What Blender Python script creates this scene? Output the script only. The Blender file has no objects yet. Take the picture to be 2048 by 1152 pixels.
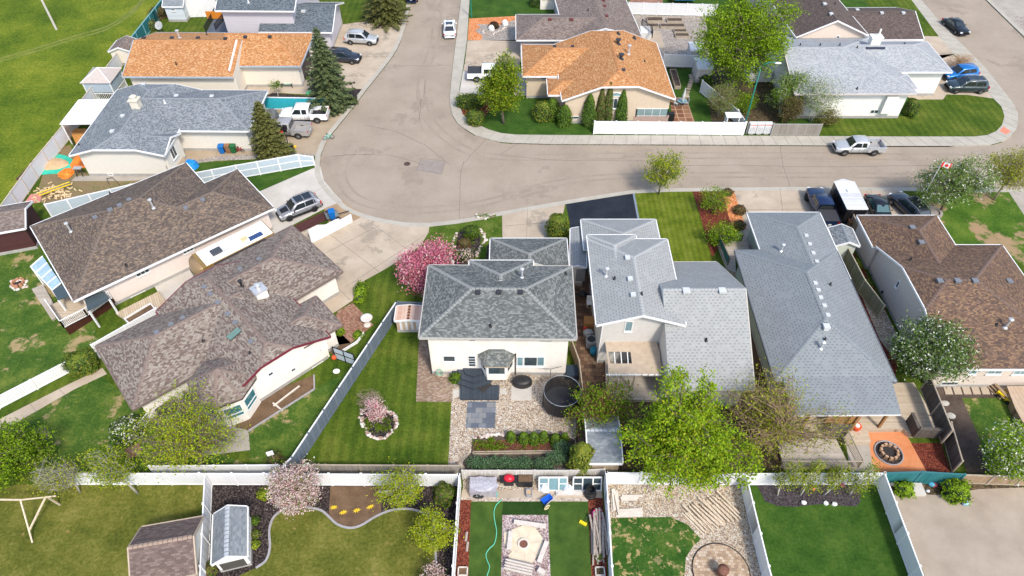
import bpy, math, random
from mathutils import Vector, Matrix
from mathutils.geometry import tessellate_polygon, intersect_ray_tri
S = bpy.context.scene
rad = math.radians
rnd = random.Random(7)
# ---------------------------------------------------------------- camera
FPX, PITCH, HC = 1387.0, rad(46.8), 48.5
cam_d = bpy.data.cameras.new('camera')
cam = bpy.data.objects.new('camera', cam_d)
S.collection.objects.link(cam)
cam.location = (0, 0, HC)
cam.rotation_euler = (rad(90) - PITCH, 0, 0)
cam_d.sensor_width = 36
cam_d.lens = 36 * FPX / 2048
cam_d.clip_end = 2000
S.camera = cam
# ---------------------------------------------------------------- light
SUN_EL, SHADOW_AZ = rad(50), rad(29)           # shadows fall away from the camera and a little left
sv = Vector((math.sin(SHADOW_AZ) * math.cos(SUN_EL), -math.cos(SHADOW_AZ) * math.cos(SUN_EL), math.sin(SUN_EL)))
w = bpy.data.worlds.new('World'); S.world = w; w.use_nodes = True
nt = w.node_tree
sky = nt.nodes.new('ShaderNodeTexSky'); sky.sky_type = 'NISHITA'; sky.sun_disc = False
sky.sun_elevation = SUN_EL
sky.sun_rotation = math.atan2(sv.x, sv.y)
sky.air_density = 1.0; sky.dust_density = 2.0
nt.links.new(sky.outputs[0], nt.nodes['Background'].inputs[0])
nt.nodes['Background'].inputs[1].default_value = 0.15
sl = bpy.data.lights.new('sun', 'SUN'); sl.energy = 2.0; sl.angle = rad(8); sl.color = (1, 0.93, 0.81)
so = bpy.data.objects.new('sun', sl); S.collection.objects.link(so)
so.rotation_euler = sv.to_track_quat('Z', 'Y').to_euler(); so.location = (0, 0, 120)
S.view_settings.view_transform = 'Standard'; S.view_settings.look = 'None'
S.view_settings.exposure = 0.90; S.view_settings.gamma = 1
S.render.engine = 'CYCLES'
# ---------------------------------------------------------------- photo geometry
CP, SP = math.cos(PITCH), math.sin(PITCH)
def ray(px, py):
 c = (px - 1024) / FPX; r = (576 - py) / FPX
 return Vector((c, CP + r * SP, -SP + r * CP))
CAMP = Vector((0, 0, HC))
def G(px, py, z=0.0):
 d = ray(px, py)
 return CAMP + d * ((z - HC) / d.z)
def on_plane(px, py, A, B):                      # point of the pixel ray on the vertical plane through A, B
 n = Vector((B.y - A.y, A.x - B.x, 0)); d = ray(px, py)
 t = (Vector((A.x, A.y, 0)) - Vector((0, 0, 0))).dot(n) / d.dot(n)
 return CAMP + d * t
def h_at(gx, gy, ty):                            # height of a thing standing at pixel (gx,gy) whose top shows at row ty
 g = G(gx, gy); r = (576 - ty) / FPX
 return HC + g.y / (CP + r * SP) * (-SP + r * CP)
# ---------------------------------------------------------------- mesh builder
ORG = {}
class MB:
 def __init__(s): s.v = []; s.f = []; s.m = []; s.uv = {}
 def poly(s, pts, mi=0, uv=None):
  i = len(s.v); s.v += [tuple(p) for p in pts]
  if uv: s.uv[len(s.f)] = uv
  s.f.append(tuple(range(i, i + len(pts)))); s.m.append(mi); return s
 def box(s, c, size, rz=0, mi=0, skip=()):
  c = Vector(c); x, y, z = size[0] / 2, size[1] / 2, size[2] / 2; R = Matrix.Rotation(rz, 3, 'Z')
  P = [c + R @ Vector((a * x, b * y, d * z)) for d in (-1, 1) for a, b in ((-1, -1), (1, -1), (1, 1), (-1, 1))]
  i = len(s.v); s.v += [tuple(p) for p in P]
  for q in ((3, 2, 1, 0), (4, 5, 6, 7), (0, 1, 5, 4), (1, 2, 6, 5), (2, 3, 7, 6), (3, 0, 4, 7)):
   s.f.append(tuple(i + k for k in q)); s.m.append(mi)
  return s
 def bar(s, p, q, w, h, mi=0):               # box between p and q, w across, h tall
  p, q = Vector(p), Vector(q); d = (q - p); L = d.length
  if L < 1e-5: return s
  d.normalize(); up = Vector((0, 0, 1))
  if abs(d.z) > .98: up = Vector((0, 1, 0))
  a = d.cross(up).normalized() * (w / 2); b = a.cross(d).normalized() * (h / 2)
  P = [p - a - b, p + a - b, p + a + b, p - a + b, q - a - b, q + a - b, q + a + b, q - a + b]
  i = len(s.v); s.v += [tuple(x) for x in P]
  for t in ((0, 1, 2, 3), (7, 6, 5, 4), (0, 4, 5, 1), (1, 5, 6, 2), (2, 6, 7, 3), (3, 7, 4, 0)):
   s.f.append(tuple(i + k for k in t)); s.m.append(mi)
  return s
 def tube(s, pts, rads, n=6, mi=0, cap=True):
  pts = [Vector(p) for p in pts]
  if not hasattr(rads, '__len__'): rads = [rads] * len(pts)
  i0 = len(s.v)
  for k, p in enumerate(pts):
   d = (pts[min(k + 1, len(pts) - 1)] - pts[max(k - 1, 0)]).normalized()
   up = Vector((0, 0, 1)) if abs(d.z) < .9 else Vector((1, 0, 0))
   a = d.cross(up).normalized(); b = a.cross(d)
   for j in range(n):
    t = 2 * math.pi * j / n
    s.v.append(tuple(p + (a * math.cos(t) + b * math.sin(t)) * rads[k]))
  for k in range(len(pts) - 1):
   for j in range(n):
    a0 = i0 + k * n + j; a1 = i0 + k * n + (j + 1) % n
    s.f.append((a0, a1, a1 + n, a0 + n)); s.m.append(mi)
  if cap:
   s.f.append(tuple(i0 + j for j in range(n))[::-1]); s.m.append(mi)
   e = i0 + (len(pts) - 1) * n
   s.f.append(tuple(e + j for j in range(n))); s.m.append(mi)
  return s
 def cyl(s, p, q, r, r2=None, n=12, mi=0): return s.tube([p, q], [r, r if r2 is None else r2], n, mi)
 def lathe(s, c, prof, n=16, mi=0, sx=1, sy=1):
  c = Vector(c); i0 = len(s.v)
  for r, z in prof:
   for j in range(n):
    t = 2 * math.pi * j / n
    s.v.append((c.x + r * sx * math.cos(t), c.y + r * sy * math.sin(t), c.z + z))
  for k in range(len(prof) - 1):
   for j in range(n):
    a0 = i0 + k * n + j; a1 = i0 + k * n + (j + 1) % n
    s.f.append((a0, a1, a1 + n, a0 + n)); s.m.append(mi)
  s.f.append(tuple(i0 + j for j in range(n))[::-1]); s.m.append(mi)
  e = i0 + (len(prof) - 1) * n
  s.f.append(tuple(e + j for j in range(n))); s.m.append(mi)
  return s
 def prism(s, pts, z0, z1, mi=0, mside=None):  # pts 2-D (concave allowed)
  if mside is None: mside = mi
  P = [Vector((p[0], p[1], 0)) for p in pts]
  if sum((P[k].x * P[(k + 1) % len(P)].y - P[(k + 1) % len(P)].x * P[k].y) for k in range(len(P))) < 0: P.reverse()
  n = len(P); i = len(s.v)
  s.v += [(p.x, p.y, z1) for p in P] + [(p.x, p.y, z0) for p in P]
  for t in tessellate_polygon([P]):
   a, b, c = t
   cr = (P[b].x - P[a].x) * (P[c].y - P[a].y) - (P[b].y - P[a].y) * (P[c].x - P[a].x)
   if cr < 0: b, c = c, b
   s.f.append((i + a, i + b, i + c)); s.m.append(mi)
  for k in range(n):
   k2 = (k + 1) % n
   s.f.append((i + k, i + n + k, i + n + k2, i + k2)); s.m.append(mside)
  return s
 def blob(s, c, r, nz=.15, n=10, m=7, mi=0, seed=0, flat=False):
  R = random.Random(seed); c = Vector(c); i0 = len(s.v)
  ph = [R.uniform(0, 6.28) for _ in range(6)]
  for k in range(m + 1):
   t = math.pi * k / m
   if flat: t = math.pi / 2 * k / m
   for j in range(n):
    a = 2 * math.pi * j / n
    q = 1 + nz * (math.sin(3 * a + ph[0] + 2 * t) * .5 + math.sin(5 * t + ph[1] + a) * .5 + math.sin(2 * a + ph[2]) * .4) + R.uniform(-nz, nz) * .4
    s.v.append((c.x + r[0] * q * math.sin(t) * math.cos(a), c.y + r[1] * q * math.sin(t) * math.sin(a), c.z + r[2] * q * math.cos(t)))
  for k in range(m):
   for j in range(n):
    a0 = i0 + k * n + j; a1 = i0 + k * n + (j + 1) % n
    s.f.append((a0, a0 + n, a1 + n, a1)); s.m.append(mi)
  return s
 def build(s, name, mats, parent=None, smooth=False, world=True):
  me = bpy.data.meshes.new(name)
  o_ = ORG.get(parent.name, Vector((0, 0, 0))) if (parent and world) else Vector((0, 0, 0))
  vs = [(x - o_.x, y - o_.y, z - o_.z) for x, y, z in s.v] if o_.length else s.v
  me.from_pydata(vs, [], s.f)
  if not isinstance(mats, (list, tuple)): mats = [mats]
  for m_ in mats: me.materials.append(m_)
  if len(mats) > 1: me.polygons.foreach_set('material_index', s.m)
  if smooth: me.polygons.foreach_set('use_smooth', [True] * len(s.f))
  if s.uv:
   ul = me.uv_layers.new(name='UVMap')
   for fi, uv in s.uv.items():
    ls = me.polygons[fi].loop_start
    for k, t in enumerate(uv): ul.data[ls + k].uv = t
  o = bpy.data.objects.new(name, me); S.collection.objects.link(o)
  if parent: o.parent = parent; ORG[o.name] = o_.copy()
  return o
def tag(o, label=None, cat=None, group=None, kind=None):
 if label: o['label'] = label
 if cat: o['category'] = cat
 if group: o['group'] = group
 if kind: o['kind'] = kind
 return o
def thing(name, label, cat, loc=(0, 0, 0), rz=0, group=None):
 o = bpy.data.objects.new(name, None); S.collection.objects.link(o); o.empty_display_size = .3
 o.location = loc; o.rotation_euler = (0, 0, rz); ORG[o.name] = Vector(loc)
 return tag(o, label, cat, group)
def single(name, mb, mats, label, cat, group=None, smooth=False):   # a thing that is one mesh, given in world coordinates; origin moved to its base
 xs = [v[0] for v in mb.v]; ys = [v[1] for v in mb.v]; z0 = min(v[2] for v in mb.v)
 c = Vector(((min(xs) + max(xs)) / 2, (min(ys) + max(ys)) / 2, z0))
 mb.v = [(a - c.x, b - c.y, d - c.z) for a, b, d in mb.v]
 o = mb.build(name, mats, None, smooth); o.location = c
 return tag(o, label, cat, group)
def copy_tree(o, parent=None):
 c = o.copy(); S.collection.objects.link(c)
 if parent: c.parent = parent
 for ch in [x for x in S.objects if x.parent == o]: copy_tree(ch, c)
 return c
# ---------------------------------------------------------------- materials
def srgb(r, g, b):
 f = lambda c: (c / 255 / 12.92) if c / 255 <= .04045 else ((c / 255 + .055) / 1.055) ** 2.4
 return (f(r), f(g), f(b), 1)
MATS = {}
def newmat(name):
 m = bpy.data.materials.new(name); m.use_nodes = True
 return m, m.node_tree, m.node_tree.nodes['Principled BSDF']
def scl(c, k): return (min(c[0] * k, 1), min(c[1] * k, 1), min(c[2] * k, 1), 1)
def N(nt, t, **kw):
 n = nt.nodes.new(t)
 for k, v in kw.items():
  if k in n.inputs: n.inputs[k].default_value = v
  else: setattr(n, k, v)
 return n
def posn(nt, scale=None):
 g = N(nt, 'ShaderNodeNewGeometry'); return g.outputs['Position']
def noise(nt, vec, scale, detail=3, rough=.6):
 n = N(nt, 'ShaderNodeTexNoise', Scale=scale, Detail=detail, Roughness=rough)
 nt.links.new(vec, n.inputs['Vector']); return n.outputs['Fac']
def ramp(nt, fac, stops, const=False):
 r = N(nt, 'ShaderNodeValToRGB')
 if const: r.color_ramp.interpolation = 'CONSTANT'
 e = r.color_ramp.elements
 while len(e) < len(stops): e.new(.5)
 for k, (p, c) in enumerate(stops): e[k].position = p; e[k].color = c
 nt.links.new(fac, r.inputs[0]); return r.outputs[0]
def mixc(nt, a, b, fac, mode='MIX'):
 m = N(nt, 'ShaderNodeMix', data_type='RGBA', blend_type=mode)
 for sock, v in ((m.inputs['Factor'], fac), (m.inputs['A'] if False else m.inputs[6], a), (m.inputs[7], b)):
  if hasattr(v, 'links') or hasattr(v, 'is_linked'): nt.links.new(v, sock)
  else: sock.default_value = v
 return m.outputs[2]
def bump(nt, bs, h, strength, dist=.02):
 b = N(nt, 'ShaderNodeBump', Strength=strength, Distance=dist)
 nt.links.new(h, b.inputs['Height']); nt.links.new(b.outputs[0], bs.inputs['Normal'])
def plain(name, c, rough=.6, metal=0, var=.08, vs=3.0, spec=.4, coat=0, trans=0, alpha=1):
 if name in MATS: return MATS[name]
 m, nt, bs = newmat(name)
 if var:
  n = noise(nt, posn(nt), vs, 4)
  nt.links.new(ramp(nt, n, [(.3, scl(c, 1 - var)), (.7, scl(c, 1 + var))]), bs.inputs['Base Color'])
 else: bs.inputs['Base Color'].default_value = c
 bs.inputs['Roughness'].default_value = rough; bs.inputs['Metallic'].default_value = metal
 bs.inputs['Specular IOR Level'].default_value = spec; bs.inputs['Coat Weight'].default_value = coat
 if trans: bs.inputs['Transmission Weight'].default_value = trans
 MATS[name] = m; return m
def ground_mat(name, stops, s1=.35, s2=9.0, fine=.35, rough=.95, bumpk=.3, patches=None, stripe=0, grain=.22):
 """colour ramp over a broad noise, broken up by a fine one; patches = (colour, scale, threshold)"""
 if name in MATS: return MATS[name]
 m, nt, bs = newmat(name); p = posn(nt)
 a = noise(nt, p, s1, 5, .65); f = noise(nt, p, s2, 6, .75)
 mx = N(nt, 'ShaderNodeMath', operation='MULTIPLY_ADD'); nt.links.new(f, mx.inputs[0]); mx.inputs[1].default_value = fine
 ad = N(nt, 'ShaderNodeMath', operation='MULTIPLY'); nt.links.new(a, ad.inputs[0]); ad.inputs[1].default_value = 1 - fine
 nt.links.new(ad.outputs[0], mx.inputs[2])
 col = ramp(nt, mx.outputs[0], [(.5 + (p_ - .5) * .62, c_) for p_, c_ in stops])
 if patches:
  for pc, ps, th in patches:
   q = noise(nt, p, ps, 6, .7)
   r = ramp(nt, q, [(th - .045, (0, 0, 0, 1)), (th - .01, (.8, .8, .8, 1)), (th + .03, (1, 1, 1, 1))])
   col = mixc(nt, col, pc, r)
 g_ = noise(nt, p, 32, 3, .8); col = mixc(nt, col, ramp(nt, g_, [(.35, (1 - grain,) * 3 + (1,)), (.65, (1, 1, 1, 1))]), 1.0, 'MULTIPLY')
 if stripe:
  wv = N(nt, 'ShaderNodeTexWave', Scale=stripe, Distortion=1.5, Detail=2.0); nt.links.new(p, wv.inputs['Vector']); col = mixc(nt, col, ramp(nt, wv.outputs['Fac'], [(.3, (.80, .82, .8, 1)), (.7, (1, 1, 1, 1))]), 1.0, 'MULTIPLY')
 nt.links.new(col, bs.inputs['Base Color']); bs.inputs['Roughness'].default_value = rough
 bs.inputs['Specular IOR Level'].default_value = .15
 if bumpk: bump(nt, bs, f, bumpk, .03)
 MATS[name] = m; return m
def stones(name, cols, scale=9.0, rough=.85, gap=.35, bumpk=.6):
 """gravel, mulch, chips: every cell of a voronoi its own colour"""
 if name in MATS: return MATS[name]
 m, nt, bs = newmat(name); p = posn(nt)
 v = N(nt, 'ShaderNodeTexVoronoi', Scale=scale); nt.links.new(p, v.inputs['Vector'])
 sp = N(nt, 'ShaderNodeSeparateColor'); nt.links.new(v.outputs['Color'], sp.inputs[0])
 k = len(cols); col = ramp(nt, sp.outputs[0], [(i / k, c) for i, c in enumerate(cols)], True)
 d = ramp(nt, v.outputs['Distance'], [(0, (1, 1, 1, 1)), (.75, (1 - gap, 1 - gap, 1 - gap, 1))])
 col = mixc(nt, col, d, 1.0, 'MULTIPLY')
 b = noise(nt, p, .7, 4); col = mixc(nt, col, ramp(nt, b, [(.3, (.8, .8, .8, 1)), (.7, (1.0, 1.0, 1.0, 1))]), 1.0, 'MULTIPLY')
 nt.links.new(col, bs.inputs['Base Color']); bs.inputs['Roughness'].default_value = rough
 bs.inputs['Specular IOR Level'].default_value = .2
 if bumpk: bump(nt, bs, v.outputs['Distance'], -bumpk, .04)
 MATS[name] = m; return m
def bricks(name, cols, bw, rh, mortar=(.1, .1, .1, 1), ms=.01, uv=True, rough=.9, rot=0, spread=.25, offset=.5, bumpk=.15, calm=1.0):
 """shingles and pavers: rows of tabs in metres"""
 if name in MATS: return MATS[name]
 m, nt, bs = newmat(name)
 if uv: vec = N(nt, 'ShaderNodeTexCoord').outputs['UV']
 else:
  mp = N(nt, 'ShaderNodeMapping'); nt.links.new(posn(nt), mp.inputs[0]); mp.inputs['Rotation'].default_value = (0, 0, rot); vec = mp.outputs[0]
 b = N(nt, 'ShaderNodeTexBrick', Scale=1.0, **{'Mortar Size': ms, 'Brick Width': bw, 'Row Height': rh, 'Bias': 0.0, 'Mortar Smooth': .1})
 b.offset = offset; b.inputs['Color1'].default_value = (0, 0, 0, 1); b.inputs['Color2'].default_value = (1, 1, 1, 1); b.inputs['Mortar'].default_value = (.5, .5, .5, 1)
 nt.links.new(vec, b.inputs['Vector'])
 k = len(cols); av = [sum(c[j] for c in cols) / k for j in range(3)]; cols = [tuple(c[j] * calm + av[j] * (1 - calm) for j in range(3)) + (1,) for c in cols]
 col = ramp(nt, b.outputs['Color'], [(i / k, c) for i, c in enumerate(cols)], True)
 n = noise(nt, posn(nt), .5, 5, .7)
 col = mixc(nt, col, ramp(nt, n, [(.3, (1 - spread, 1 - spread, 1 - spread, 1)), (.7, (1, 1, 1, 1))]), 1.0, 'MULTIPLY')
 n2 = noise(nt, vec, 9, 3, .7)
 col = mixc(nt, col, ramp(nt, n2, [(.3, (.75, .75, .75, 1)), (.7, (1, 1, 1, 1))]), 1.0, 'MULTIPLY')
 col = mixc(nt, col, mortar, b.outputs['Fac'])
 nt.links.new(col, bs.inputs['Base Color']); bs.inputs['Roughness'].default_value = rough
 bs.inputs['Specular IOR Level'].default_value = .2
 if bumpk:
  iv = N(nt, 'ShaderNodeMath', operation='SUBTRACT'); iv.inputs[0].default_value = 1; nt.links.new(b.outputs['Fac'], iv.inputs[1])
  bump(nt, bs, iv.outputs[0], bumpk, .02)
 MATS[name] = m; return m
def boards(name, c1, c2, width=.14, rot=0, vert=False, gap=.12, rough=.8, axis=0, var=.3):
 """planks or siding: stripes of `width` metres along a world direction (rot), or stacked up a wall (vert)"""
 if name in MATS: return MATS[name]
 m, nt, bs = newmat(name)
 mp = N(nt, 'ShaderNodeMapping'); nt.links.new(posn(nt), mp.inputs[0]); mp.inputs['Rotation'].default_value = (0, 0, rot)
 sx = N(nt, 'ShaderNodeSeparateXYZ'); nt.links.new(mp.outputs[0], sx.inputs[0])
 d = N(nt, 'ShaderNodeMath', operation='DIVIDE'); nt.links.new(sx.outputs[2 if vert else axis], d.inputs[0]); d.inputs[1].default_value = width
 fl = N(nt, 'ShaderNodeMath', operation='FLOOR'); nt.links.new(d.outputs[0], fl.inputs[0])
 fr = N(nt, 'ShaderNodeMath', operation='FRACT'); nt.links.new(d.outputs[0], fr.inputs[0])
 wn = N(nt, 'ShaderNodeTexWhiteNoise', noise_dimensions='1D'); nt.links.new(fl.outputs[0], wn.inputs['W'])
 n = noise(nt, mp.outputs[0], 2.5, 5, .7)
 ad = N(nt, 'ShaderNodeMath', operation='MULTIPLY_ADD'); nt.links.new(n, ad.inputs[0]); ad.inputs[1].default_value = .6
 mu = N(nt, 'ShaderNodeMath', operation='MULTIPLY'); nt.links.new(wn.outputs[0], mu.inputs[0]); mu.inputs[1].default_value = var; nt.links.new(mu.outputs[0], ad.inputs[2])
 col = ramp(nt, ad.outputs[0], [(.15, c1), (.65, c2)])
 g = ramp(nt, fr.outputs[0], [(0, (.35, .35, .35, 1)), (gap, (1, 1, 1, 1))], False)
 col = mixc(nt, col, g, 1.0, 'MULTIPLY')
 nt.links.new(col, bs.inputs['Base Color']); bs.inputs['Roughness'].default_value = rough
 bs.inputs['Specular IOR Level'].default_value = .25
 MATS[name] = m; return m
def leafmat(name, cols, rough=.6, trans=.25):
 if name in MATS: return MATS[name]
 m, nt, bs = newmat(name)
 g = N(nt, 'ShaderNodeNewGeometry'); k = len(cols)
 n = noise(nt, g.outputs['Position'], 1.1, 3)
 a = N(nt, 'ShaderNodeMath', operation='MULTIPLY_ADD'); nt.links.new(g.outputs['Random Per Island'], a.inputs[0]); a.inputs[1].default_value = .6
 b = N(nt, 'ShaderNodeMath', operation='MULTIPLY'); nt.links.new(n, b.inputs[0]); b.inputs[1].default_value = .45; nt.links.new(b.outputs[0], a.inputs[2])
 col = ramp(nt, a.outputs[0], [(.05 + .9 * i / max(k - 1, 1), c) for i, c in enumerate(cols)])
 nt.links.new(col, bs.inputs['Base Color']); bs.inputs['Roughness'].default_value = rough
 bs.inputs['Specular IOR Level'].default_value = .2
 if trans:
  trans = min(trans * 1.6, .45)
  t = N(nt, 'ShaderNodeBsdfTranslucent'); nt.links.new(col, t.inputs[0])
  mx = N(nt, 'ShaderNodeMixShader'); mx.inputs[0].default_value = trans
  nt.links.new(bs.outputs[0], mx.inputs[1]); nt.links.new(t.outputs[0], mx.inputs[2])
  nt.links.new(mx.outputs[0], nt.nodes['Material Output'].inputs[0])
 MATS[name] = m; return m
C = srgb
WHITE = plain('white vinyl', (.74, .745, .75, 1), .45, var=.05, vs=1.5)
TRIM = plain('white trim', (.74, .74, .73, 1), .5, var=.03)
CREAM = plain('cream stucco', (.77, .72, .65, 1), .9, var=.07, vs=1.6)
GLASS = plain('window glass', (.04, .06, .07, 1), .08, var=.3, vs=.9, spec=.8)
GLASSB = plain('pale blue window glass', (.16, .27, .30, 1), .1, var=.25, vs=.9, spec=.8)
BLACK = plain('black plastic', (.015, .015, .017, 1), .5, var=.1)
DARK = plain('dark metal', (.04, .042, .048, 1), .45, .3, var=.1)
STEEL = plain('galvanised steel', (.52, .53, .54, 1), .35, .8, var=.1)
CONC = ground_mat('weathered concrete', [(.3, (.33, .30, .26, 1)), (.7, (.43, .39, .34, 1))], .6, 14, .3, bumpk=.05)
FOUND = plain('grey foundation concrete', (.34, .33, .31, 1), .9, var=.12, vs=2)
# ================================================================ GROUND
def catmull(P, n=6, closed=True):
 out = []; L = len(P)
 rng = range(L) if closed else range(L - 1)
 for i in rng:
  p0, p1, p2, p3 = (P[(i - 1) % L], P[i], P[(i + 1) % L], P[(i + 2) % L]) if closed else (P[max(i - 1, 0)], P[i], P[i + 1], P[min(i + 2, L - 1)])
  for k in range(n):
   t = k / n
   out.append(tuple(.5 * ((2 * p1[j]) + (-p0[j] + p2[j]) * t + (2 * p0[j] - 5 * p1[j] + 4 * p2[j] - p3[j]) * t * t + (-p0[j] + 3 * p1[j] - 3 * p2[j] + p3[j]) * t ** 3) for j in (0, 1)))
 if not closed: out.append(P[-1])
 return out
def gpx(P): return [G(x, y) for x, y in P]
def sheet(name, P, lvl, m, smooth=False, kind='structure', thick=0, label=None, cat=None, group=None):
 if smooth: P = catmull(P)
 mb = MB(); mb.prism([(p.x, p.y) for p in gpx(P)], -.05 if not thick else -.02, lvl * .004 + thick, 0)
 o = mb.build(name, m)
 return tag(o, label, cat, group, kind)
def strip_mb(pts, wdt, z0, z1, mb=None):
 """a kerb or edging of width `wdt` along world points"""
 mb = mb or MB()
 L = []
 for i, p in enumerate(pts):
  a = pts[max(i - 1, 0)]; b = pts[min(i + 1, len(pts) - 1)]
  d = Vector((b[0] - a[0], b[1] - a[1], 0)).normalized(); n = Vector((-d.y, d.x, 0)) * wdt / 2
  L.append((Vector((p[0], p[1], 0)) + n, Vector((p[0], p[1], 0)) - n))
 for i in range(len(L) - 1):
  a, b = L[i]; c, d = L[i + 1]
  z = lambda p, h: (p.x, p.y, h)
  mb.poly([z(b, z1), z(d, z1), z(c, z1), z(a, z1)]); mb.poly([z(a, z0), z(a, z1), z(c, z1), z(c, z0)]); mb.poly([z(b, z1), z(b, z0), z(d, z0), z(d, z1)])
 for a, b in (L[0], L[-1]): mb.poly([(a.x, a.y, z0), (b.x, b.y, z0), (b.x, b.y, z1), (a.x, a.y, z1)])
 return mb
LAWN = ground_mat('lush lawn', [(.32, (0.0335, 0.072, 0.0055, 1)), (.5, (0.0721, 0.118, 0.0099, 1)), (.68, (0.142, 0.168, 0.0242, 1))], .3, 4.5, .5, patches=None, stripe=.35)
LAWN_DARK = ground_mat('deep green lawn', [(.3, (0.0192, 0.0586, 0.0066, 1)), (.5, (0.0384, 0.0915, 0.011, 1)), (.7, (0.072, 0.128, 0.0198, 1))], .5, 4.5, .5)
LAWN_DRY = ground_mat('patchy lawn', [(.3, (0.0242, 0.0708, 0.0088, 1)), (.5, (0.0605, 0.118, 0.0165, 1)), (.68, (0.148, 0.189, 0.033, 1))], .5, 4.5, .5, patches=[((.36, .27, .14, 1), .30, .60)])
LAWN_OLIVE = ground_mat('olive lawn', [(.3, (0.056, 0.0732, 0.0088, 1)), (.5, (0.118, 0.127, 0.0198, 1)), (.7, (0.213, 0.195, 0.0495, 1))], .45, 4.5, .55, patches=[((.28, .2, .07, 1), 1.1, .68)])
FIELD = ground_mat('field grass', [(.32, (0.0413, 0.0854, 0.005, 1)), (.5, (0.11, 0.158, 0.01, 1)), (.68, (0.227, 0.243, 0.025, 1))], .12, 3, .5, patches=[((.34, .30, .03, 1), 2.2, .70), ((.24, .2, .11, 1), .35, .73)])
TURF = ground_mat('artificial turf', [(.3, (.03, .07, .012, 1)), (.7, (.075, .13, .022, 1))], .8, 20, .35)
TURFD = ground_mat('dark artificial turf', [(.3, (.012, .04, .006, 1)), (.7, (.03, .07, .012, 1))], .8, 20, .35)
ASPH = ground_mat('sun bleached asphalt', [(.25, (0.268, 0.221, 0.173, 1)), (.5, (0.347, 0.289, 0.229, 1)), (.78, (0.399, 0.336, 0.271, 1))], .22, 7, .5, bumpk=.1, patches=[((.29, .24, .193, 1), .13, .62), ((.25, .21, .17, 1), .9, .74)])
DASPH = ground_mat('fresh black asphalt', [(.3, (.012, .016, .024, 1)), (.7, (.03, .036, .048, 1))], .5, 20, .4, patches=[((.16, .16, .17, 1), .9, .74)], rough=.7)
CONC_TAN = ground_mat('tan driveway concrete', [(.3, (0.399, 0.326, 0.247, 1)), (.7, (0.525, 0.441, 0.347, 1))], .35, 16, .3, bumpk=.05, patches=[((.27, .22, .17, 1), .8, .72), ((.33, .28, .22, 1), .25, .62)])
CONC_BRN = ground_mat('brownish driveway concrete', [(.3, (.32, .25, .17, 1)), (.7, (.42, .34, .25, 1))], .35, 16, .3, bumpk=.05)
CONC_LT = ground_mat('pale driveway concrete', [(.3, (0.462, 0.43, 0.389, 1)), (.7, (0.588, 0.557, 0.504, 1))], .35, 16, .3, bumpk=.05)
WALK = ground_mat('sidewalk concrete', [(.3, (0.378, 0.352, 0.299, 1)), (.7, (0.483, 0.452, 0.389, 1))], .7, 12, .4, bumpk=.05)
SOIL = ground_mat('bare soil', [(.3, (.09, .055, .032, 1)), (.7, (.2, .13, .08, 1))], 1.0, 12, .5)
SOILD = ground_mat('dark soil', [(.3, (.055, .04, .032, 1)), (.7, (.14, .105, .085, 1))], .9, 12, .5)
GRAV = stones('mixed pebble gravel', [(.5, .4, .3, 1), (.62, .55, .45, 1), (.33, .22, .15, 1), (.7, .66, .58, 1), (.42, .36, .3, 1), (.24, .18, .14, 1), (.55, .42, .28, 1)], 13, gap=.25)
GRAVG = stones('grey pebble gravel', [(.4, .35, .3, 1), (.5, .46, .4, 1), (.28, .24, .21, 1), (.56, .52, .47, 1), (.36, .3, .26, 1)], 10)
GRAVP = stones('pinkish pebble gravel', [(.45, .34, .33, 1), (.6, .5, .48, 1), (.3, .18, .17, 1), (.68, .62, .6, 1), (.38, .26, .28, 1)], 12)
ALLEY = ground_mat('packed gravel lane', [(.3, (.31, .255, .2, 1)), (.7, (.43, .365, .295, 1))], .4, 22, .45)
MULCHR = stones('red wood mulch', [(.16, .03, .018, 1), (.24, .055, .03, 1), (.1, .02, .014, 1), (.3, .09, .05, 1)], 14)
MULCHD = stones('dark wood mulch', [(.03, .022, .022, 1), (.06, .045, .042, 1), (.018, .014, .016, 1), (.13, .1, .09, 1)], 12)
MULCHO = stones('orange shale chips', [(.62, .2, .06, 1), (.72, .3, .12, 1), (.5, .14, .04, 1), (.78, .4, .2, 1)], 11, gap=.2)
PAVE = bricks('tan concrete pavers', [(.3, .2, .14, 1), (.38, .28, .2, 1), (.27, .19, .14, 1), (.42, .33, .26, 1)], .24, .12, (.16, .12, .09, 1), .008, uv=False)
PAVER = bricks('red brown pavers', [(.33, .16, .1, 1), (.4, .22, .15, 1), (.28, .13, .09, 1), (.43, .28, .2, 1)], .22, .11, (.18, .12, .09, 1), .008, uv=False, rot=rad(35))
PAVED = bricks('brown side yard pavers', [(.16, .09, .055, 1), (.22, .13, .08, 1), (.12, .07, .05, 1), (.25, .16, .1, 1)], .5, .4, (.06, .045, .035, 1), .02, uv=False)
SLATE = bricks('blue grey slate slabs', [(.16, .18, .21, 1), (.21, .23, .26, 1), (.25, .26, .27, 1), (.13, .15, .19, 1)], .6, .5, (.08, .09, .1, 1), .012, uv=False)
LITTER = stones('leaf litter', [(.09, .06, .035, 1), (.15, .1, .06, 1), (.05, .04, .022, 1), (.2, .14, .08, 1), (.07, .075, .03, 1)], 9)
EDGE = plain('grey concrete edging', (.3, .29, .3, 1), .9, var=.1)
# road bed: the far sheet, everything else stands 0.12 m above it on the three blocks
mb = MB(); mb.prism([(-700, -60), (700, -60), (700, 900), (-700, 900)], -.6, -.16)
tag(mb.build('ground', FIELD), kind='structure')
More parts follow.
